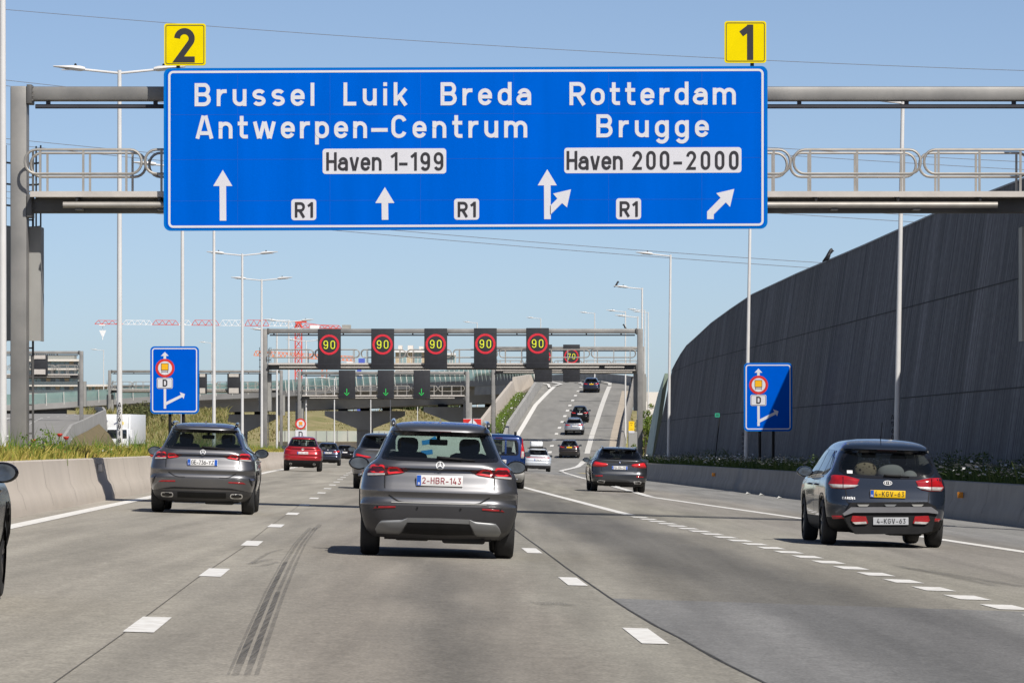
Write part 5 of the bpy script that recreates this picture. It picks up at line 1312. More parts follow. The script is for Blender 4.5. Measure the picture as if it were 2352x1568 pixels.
# ------------------------------------------------------------------ detour signs and small signs
M_sred = mat('sign_red', (.55, .02, .015), .45, var=.04)
M_sor = mat('sign_orange', (.78, .40, .0), .45, var=.03)
def detour(lab, px0, px1, py0, py1, D, posts, zfoot):
    def q(X, Y): return (px0 + (X - 660) / 500 * (px1 - px0), py0 + (Y - 387) / 705 * (py1 - py0))
    def A_(X, Y): p = at(*q(X, Y), D); return (p.x, p.z)
    t = thing('detour_sign', lab, 'road sign', (at((px0 + px1) / 2, py1, D).x, D, zfoot), 0, 'blue detour signs')
    o = lambda d, r: [A_(x, -y) for x, y in rrect(660 + d, 1160 - d, -(1092 - d), -(387 + d), r, 6)]
    pm_ = F / D; u = (px1 - px0) / 500 / pm_
    MB().prism(o(0, 45), D, D + .06).build('panel', M_sblue2, t); MB().prism(o(9, 38), D - .004, D).build('panel_face', mat('detour_blue', (.0, .085, .52), .6, spec=.0, var=.03), t)
    fn = lambda x, z, h: (x, D - .005 - h, z)
    mb = MB(); strokes_mesh(mb, [(True, o(24, 25))], 6 * u, fn, .002); mb.build('border_line', M_swhite, t, fix=False)
    MB().prism([A_(*p) for p in ((810, 445), (850, 488), (823, 488), (824, 1038), (799, 1038), (797, 488), (770, 488))], D - .008, D - .001).build('arrow', M_swhite, t)
    MB().prism([A_(*p) for p in ((815, 972), (975, 893), (962, 866), (1016, 885), (1003, 936), (989, 917), (815, 1006))], D - .009, D - .002).build('arrow', M_swhite, t)
    cir = lambda r: [A_(812 + r * math.cos(a), 615 + r * math.sin(a)) for a in np.linspace(0, 2 * math.pi, 33)[:-1]]
    d = MB().prism(cir(97), D - .014, D - .005).build('prohibition_disc', M_sred, t); MB().prism(cir(71), D - .018, D - .012).build('disc_centre', M_swhite, d)
    MB().prism([A_(*p) for p in ((774, 567), (846, 567), (846, 636), (774, 636))], D - .022, D - .016).build('load_symbol', M_sor, d)
    mb = MB(); strokes_mesh(mb, [(True, [A_(*p) for p in ((774, 567), (846, 567), (846, 636), (774, 636))]), (False, [A_(778, 651), A_(843, 651)]), (False, [A_(780, 642), A_(780, 663)]), (False, [A_(841, 642), A_(841, 663)])], 2.4 * u, lambda x, z, h: (x, D - .023 - h, z), .002)
    mb.build('truck_outline', M_sblk, d, fix=False)
    pl_ = MB().prism([A_(x, -y) for x, y in rrect(728, 892, -829, -715, 18, 5)], D - .013, D - .004).build('letter_plate', M_swhite, t)
    mb = MB(); strokes_mesh(mb, [(True, [A_(x, -y) for x, y in rrect(735, 885, -822, -722, 14, 5)])], 2. * u, lambda x, z, h: (x, D - .014 - h, z), .002); mb.build('plate_border', M_sblk, pl_, fix=False)
    c = A_(812, 808); text('letter', 'D', (c[0], D - .015, c[1]), (1, 0, 0), (0, 0, 1), 74 * u, M_sblk, .19, None, pl_, center=True, lift=.002)
    for px in posts:
        p = at(px, py1, D + .12); MB().tube([(p.x, D + .12, zfoot - .3), (p.x, D + .12, at(0, py0 + 20, D).z)], .055, 10).build('post', M_blk, t, smooth='auto')
detour('blue detour sign with a D plate in the median, left of the lanes', 345, 457, 795, 950, 146, (390.5, 421), zM(146))
detour('blue detour sign with a D plate half in wall shade, right of the lanes', 1708.5, 1820, 833, 990, 167, (1745, 1776), rz(uX(13.1, 167), 167) + .75)
# round prohibition sign on its own post
D = 250; p = at(690.5, 973, D); t = thing('prohibition_sign', 'round red sign with orange square and D plate above the red car', 'road sign', (p.x, D, zM(D)))
cir = lambda r, c=p: [(c.x + r * math.cos(a), c.z + r * math.sin(a)) for a in np.linspace(0, 2 * math.pi, 29)[:-1]]
d = MB().prism(cir(.30), D, D + .04).build('prohibition_disc', M_sred, t); MB().prism(cir(.215), D - .006, D - .0).build('disc_centre', M_swhite, d)
MB().box(p.x - .10, p.x + .10, D - .011, D - .006, p.z - .06, p.z + .12).build('load_symbol', mat('load_orange', (.75, .26, .01), .5), d)
mb = MB().box(p.x - .10, p.x + .10, D - .011, D - .006, p.z - .105, p.z - .085).box(p.x - .09, p.x - .075, D - .0112, D - .006, p.z - .13, p.z - .07).box(p.x + .075, p.x + .09, D - .0112, D - .006, p.z - .13, p.z - .07); mb.build('truck_outline', M_sblk, d)
c = at(690.5, 1008, D); pl_ = MB().box(c.x - .29, c.x + .29, D, D + .03, c.z, c.z + .50).build('letter_plate', M_swhite, t); text('letter', 'D', (c.x, D - .001, c.z + .08), (1, 0, 0), (0, 0, 1), .34, M_sblk, .17, None, pl_, center=True)
MB().tube([(p.x, D + .06, zM(D) - .3), (p.x, D + .06, p.z + .2)], .04, 8).build('post', M_blk, t)
# red and white arrow board at the ramp nose
D = 385; t = thing('chevron_board', 'red and white chevron boards just above the nearest car roof', 'road sign', (at(1085, 985, D).x, D, CH - 1.2))
for i, (xa, xb, pts) in enumerate(((1064, 1084, ((1064, 962), (1083, 962), (1076, 970), (1064, 985))), (1086, 1105, ((1086, 962), (1105, 962), (1105, 985), (1094, 970))))):
    a, b = at(xa, 990, D), at(xb, 961, D); o = MB().box(a.x, b.x, D, D + .05, a.z, b.z).build('board', M_swhite, t)
    MB().prism([(at(x, y, D).x, at(x, y, D).z) for x, y in pts], D - .01, D - .001).build('red_chevron', M_sred, o); MB().box((a.x + b.x) / 2 - .04, (a.x + b.x) / 2 + .04, D + .06, D + .14, CH - 2, a.z + .6).build('post', M_galvd, t)
# yellow notice on a grey cabinet beside the ramp
D = 300; a, b = at(1444, 991, D), at(1457, 967, D); t = thing('roadside_cabinet', 'grey roadside cabinet with a bright yellow notice, right edge of the ramp', 'cabinet', ((a.x + b.x) / 2, D, CH - 2))
MB().box(a.x - .02, b.x + .25, D, D + .5, CH - 2.4, a.z - .0, .03).build('housing', M_grey, t)
MB().box(a.x + .5, a.x + .58, D + .2, D + .28, a.z - .05, b.z + .1).build('post', M_galvd, t)
o = MB().box(a.x, b.x, D - .02, D + .02, a.z + .06, b.z).build('notice', mat('notice_yellow', (.80, .50, .0), .5), t)
MB().box(a.x + .1, b.x - .1, D - .024, D - .02, b.z - .14, b.z - .10).box(a.x + .14, b.x - .14, D - .024, D - .02, b.z - .27, b.z - .23).box(a.x + .1, b.x - .12, D - .024, D - .02, a.z + .14, a.z + .17).build('printed_lines', mat('notice_print', (.30, .17, .0), .6), o)
MB().box(a.x, b.x, D - .02, D + .02, a.z - .09, a.z + .055).build('notice_foot', M_swhite, t)
# emergency exit marker against the wall
D = 190; p = at(1647.5, 953, D); t = thing('emergency_marker', 'small green emergency sign on a thin leaning post before the dark wall', 'safety sign', (at(1640, 1035, D).x, D, rz(uX(13.1, D), D) + .8))
o = MB().prism([(p.x + x, p.z + z) for x, z in rrect(-.10, .10, -.085, .085, .03, 4)], D, D + .02).build('panel', mat('safety_green', (.02, .33, .20), .5), t)
for dx in (-.045, .0, .045): MB().box(p.x + dx - .012, p.x + dx + .012, D - .004, D, p.z - .045, p.z + .045).build('pictogram', M_sblk, o)
MB().bar((at(1639, 1038, D).x, D + .03, rz(uX(13.1, D), D) + .6), (at(1653.5, 957, D).x, D + .03, at(1653, 957, D).z), .045).build('post', M_blk, t)
D = 122.; p = at(2337, 957, D); tag(MB().box(p.x - .05, p.x + .05, D - .02, D + .0, p.z - .06, p.z + .06, .008).build('wall_plate', mat('pale_green_plate', (.55, .68, .62), .5)), 'tiny pale green plate fixed high on the dark wall, right edge', 'plate')
for px, py, D, lab in ((2175.5, 1120, 104, 'orange reflector on the right barrier beside the people carrier'), (1553, 1070.5, 182, 'orange reflector on the right barrier right of the estate car')):
    p = at(px, py, D); x_ = uX(13.1, D) - .0; z_ = rz(x_, D) + .55; t = thing('barrier_reflector', lab, 'reflector', (x_, D, z_), 0, 'orange barrier reflectors')
    MB().box(x_ + .02, x_ + .14, D - .03, D + .03, z_ - .06, z_ + .06, .008).build('housing', M_blk, t); MB().box(x_ + .0, x_ + .13, D - .04, D - .028, z_ - .07, z_ + .07).build('lens', M_amber, t)
D = 92.5; x_ = uX(-5.68, D) - .14; z_ = rz(x_, D) + .66; t = thing('barrier_reflector', 'small grey reflector box on the left barrier beside the gantry shadow', 'reflector', (x_, D, z_)); MB().box(x_ - .03, x_ + .09, D - .04, D + .04, z_ - .09, z_ + .09, .01).build('housing', M_grey, t); MB().box(x_ - .01, x_ + .075, D - .048, D - .04, z_ - .07, z_ + .07).build('lens', mat('clear_reflector', (.45, .45, .47), .2, .3), t)

# ------------------------------------------------------------------ lamp posts
M_lamp = mat('white_lamp_paint', (.66, .65, .64), .45, var=.05, scale=1.2, col2=(.58, .57, .56))
def make_lamp(double):
    t = thing('lamp_post', None, 'lamp post', (0, 0, 0))
    MB().tube([(0, 0, -1), (0, 0, 2.2), (0, 0, 11.2)], .10, 10, r2=.055).build('pole', M_lamp, t, smooth='auto')
    for s_ in ((-1, 1) if double else (-1,)):
        MB().tube([(0, 0, 11.12), (s_ * 1.0, -.0, 11.22)], .035, 8).build('arm', M_lamp, t, smooth='auto')
        hb = MB(); rows = []
        for k, (u, wx, hz) in enumerate(((0, .05, .05), (.12, .10, .075), (.35, .15, .07), (.65, .13, .035), (.85, .07, .018))):
            rows.append([(s_ * (.92 + u), wx * math.cos(q), 11.235 + u * .08 + hz * math.sin(q)) for q in np.linspace(0, 2 * math.pi, 11)[:-1]])
        hb.strip(rows, closed=True); hb.f += [tuple(range(10)), tuple(range(40, 50))]
        h = hb.build('lamp_head', M_lamp, t, smooth='auto'); MB().sphere((s_ * 1.18, 0, 11.34), (.035, .035, .045), 8, 5).build('light_sensor', M_blk, h)
        MB().box(min(s_ * 1.1, s_ * 1.55), max(s_ * 1.1, s_ * 1.55), -.09, .09, 11.20, 11.218).build('lamp_glass', M_clear, h)
    return t
PR = {True: make_lamp(True), False: make_lamp(False)}; used = {True: False, False: False}
def lamp(label, px, D, ytop, double, lean=0., rz_=SL, group=None):
    o = PR[double] if not used[double] else copy_tree(PR[double]); used[double] = True
    z = CH + (HY - ytop) / F * D - 11.22; o.location = (xat(px, D), D, z); o.rotation_euler = (0, R(lean), rz_)
    o['label'] = label; o['category'] = 'lamp post'; o['group'] = group or ('lamp posts in the median' if double else 'lamp posts along the right side'); return o
lamp('white twin-arm lamp post with both heads showing, left of the yellow 2 sign', 274.5, 122, 160, True)
lamp('nearest white lamp post, cut off by the top left corner of the photo', 6, 84.4, -180, True)
lamp('white lamp post standing behind the left blue detour sign', 419, 159, 378, True)
lamp('white lamp post just right of the left blue detour sign', 491.5, 189, 485, True)
lamp('white twin-arm lamp post right of the left car, arms just below the big sign', 556.5, 226, 582, True)
lamp('thinner white twin-arm lamp post behind the left end of the 90 gantry', 601, 262, 640, True)
lamp('distant lamp post with arms in front of the crane tower top', 663, 318, 736, True); lamp('distant lamp post rising through the gantry railing right of the crane', 703, 400, 781, True)
lamp('thin lamp post seen between gantry post and crane tower', 636, 300, 757, True)
lamp('lamp post standing against the flyover, left of the middle pier', 768, 470, 868, True); lamp('lamp post in front of the middle pier', 851.5, 520, 862, True)
lamp('lamp post between the two right piers', 897, 560, 890, True); lamp('far thin lamp post before the right flyover pier', 959, 600, 895, True)
lamp('nearest tall lamp post on the right, before the leaning wall', 2057, 128, 229, False, 1.05); lamp('tall lamp post rising behind the right blue detour sign', 1713, 181.6, 440, False, 1.0)
lamp('lamp post with its head clear against the sky, near the wall end', 1535, 231, 584, False, .6); lamp('lamp post with a bird on its head, right of the 90 gantry', 1473, 281, 660, False, .3)
for px, D, yt, lab in ((1436.5, 420, 714, 'distant ramp lamp post left of the cluster above the gantry end'), (1465, 350, 726, 'distant lamp post close left of the bird lamp post'), (1481, 470, 711, 'distant ramp lamp post in the cluster right of the gantry'), (1489, 500, 716, 'distant ramp lamp post farthest right in the cluster'), (1366, 520, 718, 'distant lamp post above the 70 display'), (1242, 552, 730, 'small distant lamp post above the rightmost 90 display'), (1096, 566, 740, 'small distant lamp post above the fourth 90 display')):
    lamp(lab, px, D, yt, False, 0, 0., 'far lamp posts on the ramp and flyover')
lamp('small far lamp post under the crane hook', 238, 620, 803, False, 0, 0., 'far lamp posts on the ramp and flyover'); lamp('small far lamp post left of the gantry, between two white posts', 486.5, 640, 786, False, 0, 0., 'far lamp posts on the ramp and flyover')
lamp('short far lamp post on the bushy slope beside the truck', 345, 610, 958, False, 0, 0., 'far lamp posts on the slope'); lamp('short far lamp post right of the one beside the truck', 378, 640, 962, False, 0, 0., 'far lamp posts on the slope')
# stencilled numbers on three posts
def stencil(px, D, y0, s, lo):
    mb = MB(); z = at(px, y0, D).z
    for i, ch in enumerate(s):
        st, tot = text_strokes(ch, .13, .17); X0 = lo[0] - .02 - tot / 2
        strokes_mesh(mb, [(c, [(X0 + x, z - i * .19 + q) for x, q in P]) for c, P in st], .011, lambda x, zz, h: (x, D - .115 - h, zz), .001)
    return mb
for px, D, y0, s in ((277, 122, 935, 'A5601817'), (2051, 128, 963, 'A5601840'), (1707, 181.6, 1000, 'A560183')):
    par = [o for o in COL.objects if o.name.startswith('lamp_post') and abs(o.location.y - D) < .1][0]
    pole = [c for c in par.children if c.name.startswith('pole')][0]
    mb = stencil(px, D, y0, s, (xat(px, D), 0)); o = mb.build('post_number', M_sblk, None, fix=False, world=False)
    o.parent = pole; bpy.context.view_layer.update(); o.matrix_parent_inverse = pole.matrix_world.inverted()

# ------------------------------------------------------------------ flyover continuing from the ramp, glass parapet, piers
M_fglass = mat('green_parapet_glass', (.34, .46, .42), .2, .0, var=.25, scale=.8, col2=(.50, .62, .57), spec=.6)
def _see_through(m, f_tr, f_tl, tint):
    n = m.node_tree.nodes; l = m.node_tree.links; b = n['Principled BSDF']; o = n['Material Output']; tr = n.new('ShaderNodeBsdfTransparent'); tr.inputs[0].default_value = (*tint, 1); tl = n.new('ShaderNodeBsdfTranslucent'); tl.inputs[0].default_value = (*tint, 1)
    a = n.new('ShaderNodeMixShader'); a.inputs[0].default_value = f_tl; c = n.new('ShaderNodeMixShader'); c.inputs[0].default_value = f_tr
    l.new(b.outputs[0], a.inputs[1]); l.new(tl.outputs[0], a.inputs[2]); l.new(a.outputs[0], c.inputs[1]); l.new(tr.outputs[0], c.inputs[2]); l.new(c.outputs[0], o.inputs[0])
_see_through(M_fglass, .30, .45, (.62, .80, .72))
M_fpost = mat('pale_parapet_post', (.66, .65, .60), .5, .2, var=.08)
def dpath():
    r = [(a, *arcp(RI, a), decz(a), (math.cos(R(a)), math.sin(R(a)))) for a in range(2, 91, 2)]
    x0, y0 = arcp(RI, 90)
    for k in range(1, 49): r.append((90 + k * .82, x0 - 3 * k, y0 - .125 * k, decz(90 + k * .82), (0, 1)))
    return r
DP = dpath()
fly = thing('flyover', 'curving concrete flyover with pale green glass parapet crossing the motorway', 'bridge', (-30, 575, -1))
mb = MB(); rows = []
for a, x, y, z, nn in DP[6:]:
    dp = float(np.interp(a, [10, 52, 68, 90, 130], [2.5, 2.35, 2.0, 1.75, 1.6]))
    def o(d, h): return (x + nn[0] * d, y + nn[1] * d, z + h)
    rows.append([o(-.5, .25), o(-.5, -.45), o(2.0, -.7), o(2.6, -dp), o(7.4, -dp), o(8, -.7), o(10.4, -.5), o(10.4, -.02), o(9.9, -.02), o(0.1, -.02), o(0, .25)])
mb.strip(rows, closed=True); mb.f += [tuple(range(11)), tuple(len(mb.v) - 11 + i for i in range(11))]
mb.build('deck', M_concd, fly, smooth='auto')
gl_, ps_ = MB(), MB()
for (a, x, y, z, nn), (a2, x2, y2, z2, n2) in zip(DP[2:], DP[3:]):
    gh = 1.6
    lean = -.28
    gl_.add([(x - nn[0] * .3, y - nn[1] * .3, z + .27), (x2 - n2[0] * .3, y2 - n2[1] * .3, z2 + .27), (x2 - n2[0] * (.3 - lean), y2 - n2[1] * (.3 - lean), z2 + gh), (x - nn[0] * (.3 - lean), y - nn[1] * (.3 - lean), z + gh)], [(0, 1, 2, 3)])
    for t_ in (0., .5):
        if t_ and a > 60: continue
        qx, qy, qz = x + (x2 - x) * t_, y + (y2 - y) * t_, z + (z2 - z) * t_
        MB().bar((qx - nn[0] * .42, qy - nn[1] * .42, qz - .1), (qx - nn[0] * (.42 - lean), qy - nn[1] * (.42 - lean), qz + gh * .98), .10, .14).build('parapet_post', M_fpost, fly)
gl_.build('glass_parapet', M_fglass, fly)
gl2 = MB()
for (a, x, y, z, nn), (a2, x2, y2, z2, n2) in zip(DP[20:], DP[21:]):
    gl2.add([(x + nn[0] * 10.2, y + nn[1] * 10.2, z), (x2 + n2[0] * 10.2, y2 + n2[1] * 10.2, z2), (x2 + n2[0] * 10.4, y2 + n2[1] * 10.4, z2 + 1.7), (x + nn[0] * 10.4, y + nn[1] * 10.4, z + 1.7)], [(0, 1, 2, 3)])
gl2.build('glass_parapet', M_fglass, fly)
for a, lab, hw in ((37, 'right hammerhead pier of the flyover, partly behind the nearest car', 5.2), (52, 'middle hammerhead pier of the flyover, behind the lamp post', 5.), (67.5, 'left hammerhead pier of the flyover, above the grey car on the left', 4.6), (97, 'far left flyover pier beside the truck', 4.5)):
    x, y = arcp((RI + RO) / 2, min(a, 90)); x -= max(0, a - 90) * 1.5; z = decz(a) - float(np.interp(a, [10, 52, 68, 90], [2.5, 2.35, 2.0, 1.75])) - .32
    t = thing('bridge_pier', lab, 'bridge pier', (x, y, -2), 0, 'hammerhead piers under the flyover')
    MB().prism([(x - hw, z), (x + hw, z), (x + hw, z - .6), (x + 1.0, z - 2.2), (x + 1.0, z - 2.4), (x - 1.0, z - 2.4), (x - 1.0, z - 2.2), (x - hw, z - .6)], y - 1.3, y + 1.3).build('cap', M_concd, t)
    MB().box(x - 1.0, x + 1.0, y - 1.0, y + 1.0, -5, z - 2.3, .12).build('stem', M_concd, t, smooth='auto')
    for dx in (-hw * .55, 0, hw * .55): MB().box(x + dx - .6, x + dx + .6, y - .5, y + .5, z, z + .36).build('bearing', M_blk, t)
# pale screen wall and brown bank wall beyond the motorway
mb = MB(); a, b = at(640, 1012, 604), at(1110, 1013, 604); mb.box(a.x, b.x, 604, 604.3, CH - .2, CH + 1.2); wl = tag(mb.build('screen_wall', mat('pale_green_screen', (.40, .44, .38), .6, var=.1, scale=.6, col2=(.50, .50, .43))), 'long pale green screen wall at the foot of the grassy bank', 'wall')
mb = MB()
for px in range(655, 1110, 24): q = at(px, 1000, 603.95); mb.box(q.x - .06, q.x + .06, 603.93, 604, CH - .2, CH + 1.2)
mb.build('screen_joint', M_concg, wl)
mb = MB().box(a.x, b.x, 600, 601, -4, CH - .25); tag(mb.build('bank_wall', mat('brown_bank', (.10, .085, .07), .9, var=.2, scale=.5)), 'low brown wall below the pale green screen', 'wall')

# ------------------------------------------------------------------ truck, crane, buildings
D = 430; cxp = at(262, 1000, D); t = thing('truck', 'white box truck coming the other way beside the far slip road', 'truck', (cxp.x, D, CH - 1.4), -.10)
x0, x1 = at(223, 0, D).x, at(296, 0, D).x; z0 = CH - 1.4; zt_ = CH + (HY - 951) / F * D
M_trk = mat('truck_white', (.72, .73, .74), .4, var=.04)
MB().box(x0, x1, D + .9, D + 9, z0 + 1.0, zt_, .05).build('box_body', M_trk, t, smooth='auto')
cab = MB().box(x0 + .08, x1 - .08, D, D + 1.8, z0 + .5, zt_ - 1.35, .12).build('cab', M_trk, t, smooth='auto')
MB().box(x0 + .1, x1 - .1, D + .3, D + 1.2, zt_ - 1.40, zt_ - .12, .15).build('roof_fairing', M_trk, t, smooth='auto')
MB().box(x0 + .18, x1 - .18, D - .03, D + .02, z0 + 1.55, zt_ - 1.45, .02).build('windscreen', M_side, cab, smooth='auto')
MB().prism([(x0 + .55 + u, zt_ - .75 + v) for u, v in ((0, 0), (.35, .0), (.4, .12), (.25, .3), (.02, .2))], D + .26, D + .29).build('emblem', mat('logo_grey', (.12, .13, .2), .5), t)
mb = MB(); strokes_mesh(mb, [(False, [(x0 + 1.55, zt_ - .95), (x0 + 1.9, zt_ - .75), (x0 + 2.1, zt_ - .5), (x0 + 2.15, zt_ - .3), (x0 + 2.35, zt_ - .22)])], .05, lambda x, z, h: (x, D + .285 - h, z), .01); mb.build('emblem', MATS['logo_grey'], t, fix=False)
MB().sphere((x0 + 2.3, D + .28, zt_ - .85), (.18, .03, .2), 10, 7).build('emblem', mat('logo_yellow', (.75, .52, .02), .5), t)
for s_ in (x0 - .2, x1 + .2): MB().box(s_ - .1, s_ + .1, D + .2, D + .5, z0 + 1.6, zt_ - 1.5, .03).build('side_mirror', M_trk, t)
for s_ in (x0 + .3, x1 - .3):
    for yy in (D + 1.2, D + 7): MB().lathe((s_ - .15, yy, z0 + .5), [(0, 0), (.5, 0), (.5, .3), (0, .3)], 20, 'x').build('wheel', M_tyre, t)

M_cred = mat('crane_red', (.62, .09, .07), .5, var=.08); M_cwht = mat('crane_white', (.75, .76, .78), .5, var=.04); M_cor = mat('crane_orange', (.72, .22, .08), .5, var=.08)
def truss(pa, pb, h, wdt, n, th, mb, tri=True):
    """lattice boom between two points, triangular section"""
    pa, pb = V(pa), V(pb); up_ = V((0, 0, 1)); d = (pb - pa).normalized(); s_ = d.cross(up_).normalized()
    for k in range(n + 1):
        c = pa + (pb - pa) * k / n
        if k < n:
            e = pa + (pb - pa) * (k + 1) / n; m = (c + e) / 2
            for q in (-1, 1): mb.bar(c + s_ * q * wdt / 2, e + s_ * q * wdt / 2, th); mb.bar(c + s_ * q * wdt / 2, m + up_ * h, th * .7); mb.bar(e + s_ * q * wdt / 2, m + up_ * h, th * .7)
            if k < n - 1: mb.bar(m + up_ * h, (e + (pb - pa) / n / 2) + up_ * h, th)
        mb.bar(c - s_ * wdt / 2, c + s_ * wdt / 2, th * .7)
D = 1150.; K = D / F
t = thing('tower_crane', 'red and white tower crane with its long jib pointing left', 'crane', (xat(686, D), D, -4))
secs = [(218, 282, 'r'), (282, 350, 'w'), (350, 411, 'r'), (411, 440, 'w'), (440, 504, 'r'), (504, 562, 'w'), (562, 618, 'r'), (618, 672, 'w')]
jy = lambda px: 744 + (px - 218) * .0115
for a, b, c in secs:
    h = 14 * K * (.55 + .45 * (b - 218) / 450); mb = MB(); n = max(2, int(round((b - a) / 15))); pa, pb = at(a, jy(a), D), at(b, jy(b), D); truss(pa, pb, h, 1.2, n, .12, mb); mb.build('jib_section', M_cred if c == 'r' else M_cwht, t)
mb = MB(); xa, xb = xat(678, D), xat(693, D); zt_ = at(0, 752, D).z
for z in np.arange(-4, zt_, 2.2):
    for ya in (D - .85, D + .85):
        mb.bar((xa, ya, z), (xb, ya, z + 2.2), .14); mb.bar((xb, ya, z), (xa, ya, z + 2.2), .14); mb.bar((xa, ya, z), (xb, ya, z), .14)
    for x in (xa, xb): mb.bar((x, D - .85, z), (x, D + .85, z + 2.2), .12)
for x in (xa, xb):
    for ya in (D - .85, D + .85): mb.bar((x, ya, -4), (x, ya, zt_), .24)
mb.build('mast', M_cred, t)
ap = at(686, 739, D); mb = MB()
for x in (xa, xb):
    for ya in (D - .8, D + .8): mb.bar((x, ya, zt_), (ap.x, D, ap.z), .35)
mb.bar((ap.x - .8, D, ap.z), (ap.x + 2, D, ap.z), .5); mb.build('slewing_head', M_cred, t)
mb = MB(); pa, pb = at(694, 752, D), at(785, 755, D); truss(pa, pb, .8, 1.2, 7, .16, mb); mb.bar(ap, at(780, 753, D), .12); mb.build('counter_jib', M_cred, t)
a, b = at(712, 756, D), at(734, 747, D); MB().box(a.x, b.x, D - 1.4, D - 1.2, a.z, b.z, .1).build('name_board', M_cwht, t)
a, b = at(786, 755, D), at(806, 746, D); MB().box(a.x, b.x, D - 1, D + 1, a.z - .2, b.z, .05).build('counterweight', M_concg, t)
a = at(640, 746, D); text('lettering', 'CLYDE', (a.x - 2.6, D - 1.0, a.z - .4), (1, 0, 0), (0, 0, 1), 1.0, M_cwht, .22, 4.8, t) if False else None
hk = MB().bar(at(236, 750, D), at(236, 757, D), .12); hk.bar(at(236, 768, D), at(236, 780, D), .22); c = at(236, 764, D); hk.add([(c.x - .9, D, c.z + .6), (c.x + .9, D, c.z + .6), (c.x + .2, D, c.z - 1), (c.x - .2, D, c.z - 1), (c.x, D + .5, c.z + .6), (c.x, D + .5, c.z - .9)], [(0, 1, 2, 3), (0, 1, 4), (1, 2, 5, 4), (0, 4, 5, 3)]); hk.box(at(228, 0, D).x, at(242, 0, D).x, D - .7, D + .7, at(0, 748, D).z, at(0, 745, D).z); hk.build('hook_block', M_cwht, t)
D = 1500.; t = thing('tower_crane', 'faint orange crane jib far behind the red crane mast', 'crane', (xat(700, D), D, -4)); mb = MB(); truss(at(583, 816, D), at(815, 829, D), 1.5, 1.2, 26, .22, mb); mb.build('jib', M_cor, t)
mb = MB(); xx = xat(745, D)
for dx in (-.8, .8): mb.bar((xx + dx, D, -4), (xx + dx, D, at(0, 815, D).z), .25)
for z in np.arange(-4, at(0, 818, D).z - 2, 2): mb.bar((xx - .8, D, z), (xx + .8, D, z + 2), .15)
mb.build('mast', M_cor, t)
D = 1300.; t = thing('tower_crane', 'low blue and white crane jib between the first two 90 displays', 'crane', (xat(820, D), D, -4)); a, b = at(782, 838, D), at(836, 832, D); MB().box(a.x, b.x, D, D + 1.2, a.z - .6, a.z + .3).build('jib', mat('crane_blue', (.08, .12, .5), .5), t)
a, b = at(796, 837, D), at(815, 830, D); MB().box(a.x, b.x, D - .3, D - .01, a.z, b.z).build('name_board', M_cwht, t); a = at(833, 834, D); MB().box(a.x - 1.2, a.x + .6, D - .3, D + 1.4, a.z - .5, a.z + 1.4).build('winch', MATS['crane_blue'], t); MB().bar((xat(825, D), D + .6, -4), (xat(825, D), D + .6, a.z - .6), 1.2).build('mast', MATS['crane_blue'], t)

def block(lab, px0, px1, py0, D, floors, bays, wallm, bandm, panem, name='apartment_block', depth=14, zb=-4., stepped=None, group=None):
    a, b = at(px0, HY, D), at(px1, py0, D); t = thing(name, lab, 'building', ((a.x + b.x) / 2, D, zb), 0, group)
    MB().box(a.x, b.x, D + .5, D + depth, zb, b.z - .2).build('wall', wallm, t)
    fh = (b.z - max(zb, CH - 1)) / floors; wd = (b.x - a.x) / bays
    for i in range(floors):
        z1 = b.z - i * fh
        MB().box(a.x - .2, b.x + .2, D - .9, D + .5, z1 - .5, z1 + (.0 if i else .2)).build('floor_band', bandm, t)
        for j in range(bays):
            MB().box(a.x + j * wd + .12, a.x + (j + 1) * wd - .12, D + .42, D + .47, z1 - fh + .05, z1 - .55).build('window', panem[int(RNG.integers(len(panem)))], t)
        MB().box(a.x - .2, b.x + .2, D - .95, D - .9, z1 - fh, z1 - fh + 1.0).build('balcony_glass', panem[1], t)
    return t, a, b
M_bwhite = mat('white_render', (.66, .62, .57), .7, var=.06); M_btan = mat('tan_render', (.50, .40, .27), .8, var=.15)
M_pane = mat('teal_glass', (.26, .36, .37), .15, var=.2, spec=.6); M_paned = mat('dark_glass', (.09, .11, .12), .15, var=.2, spec=.6); M_panel2 = mat('pale_glass', (.28, .33, .35), .2, var=.15, spec=.6)
t, a, b = block('glazed apartment building with white floor bands and tan upright panels, far left', 30, 180, 826, 1450, 10, 14, mat('grey_facade', (.32, .32, .29), .7), M_bwhite, [M_pane, M_paned, M_pane, M_btan, M_panel2])
MB().box(xat(62, 1450), xat(168, 1450), 1454, 1462, b.z, b.z + 1.6).build('penthouse', MATS['grey_facade'], t)
rl_ = MB()
for px in range(64, 120, 5): q = xat(px, 1450); rl_.box(q, q + .3, 1455, 1456, b.z + 1.6, b.z + 2.1 + .5 * RNG.random())
rl_.build('roof_plant', M_paned, t)
t, a, b = block('pale apartment block with stepped roof between two 90 displays', 908, 986, 806, 1600, 5, 9, M_bwhite, mat('white_balcony', (.68, .67, .66), .6), [M_pane, M_panel2, M_btan], depth=20)
for px, w_ in ((914, 9), (936, 12), (962, 10), (978, 8)): q = at(px, 806, 1600); MB().box(q.x, q.x + w_ * 1600 / F, 1603, 1612, q.z, q.z + 1.4 + RNG.random()).build('roof_box', M_bwhite, t)
block('narrow slice of pale apartment block right of the middle 90 display', 1027, 1046, 812, 1600, 5, 3, M_bwhite, MATS['white_balcony'], [M_pane, M_panel2], depth=20)
block('long low white shed on the skyline left of the lamp post', 188, 247, 884, 1500, 1, 8, MATS['white_balcony'], M_bwhite, [M_pane, M_btan], name='shed', depth=30)
block('low dark office building behind the glass parapet', 262, 345, 886, 1200, 2, 10, mat('dark_facade', (.05, .055, .06), .7), MATS['dark_facade'], [M_paned, M_panel2], name='office_building', depth=20)
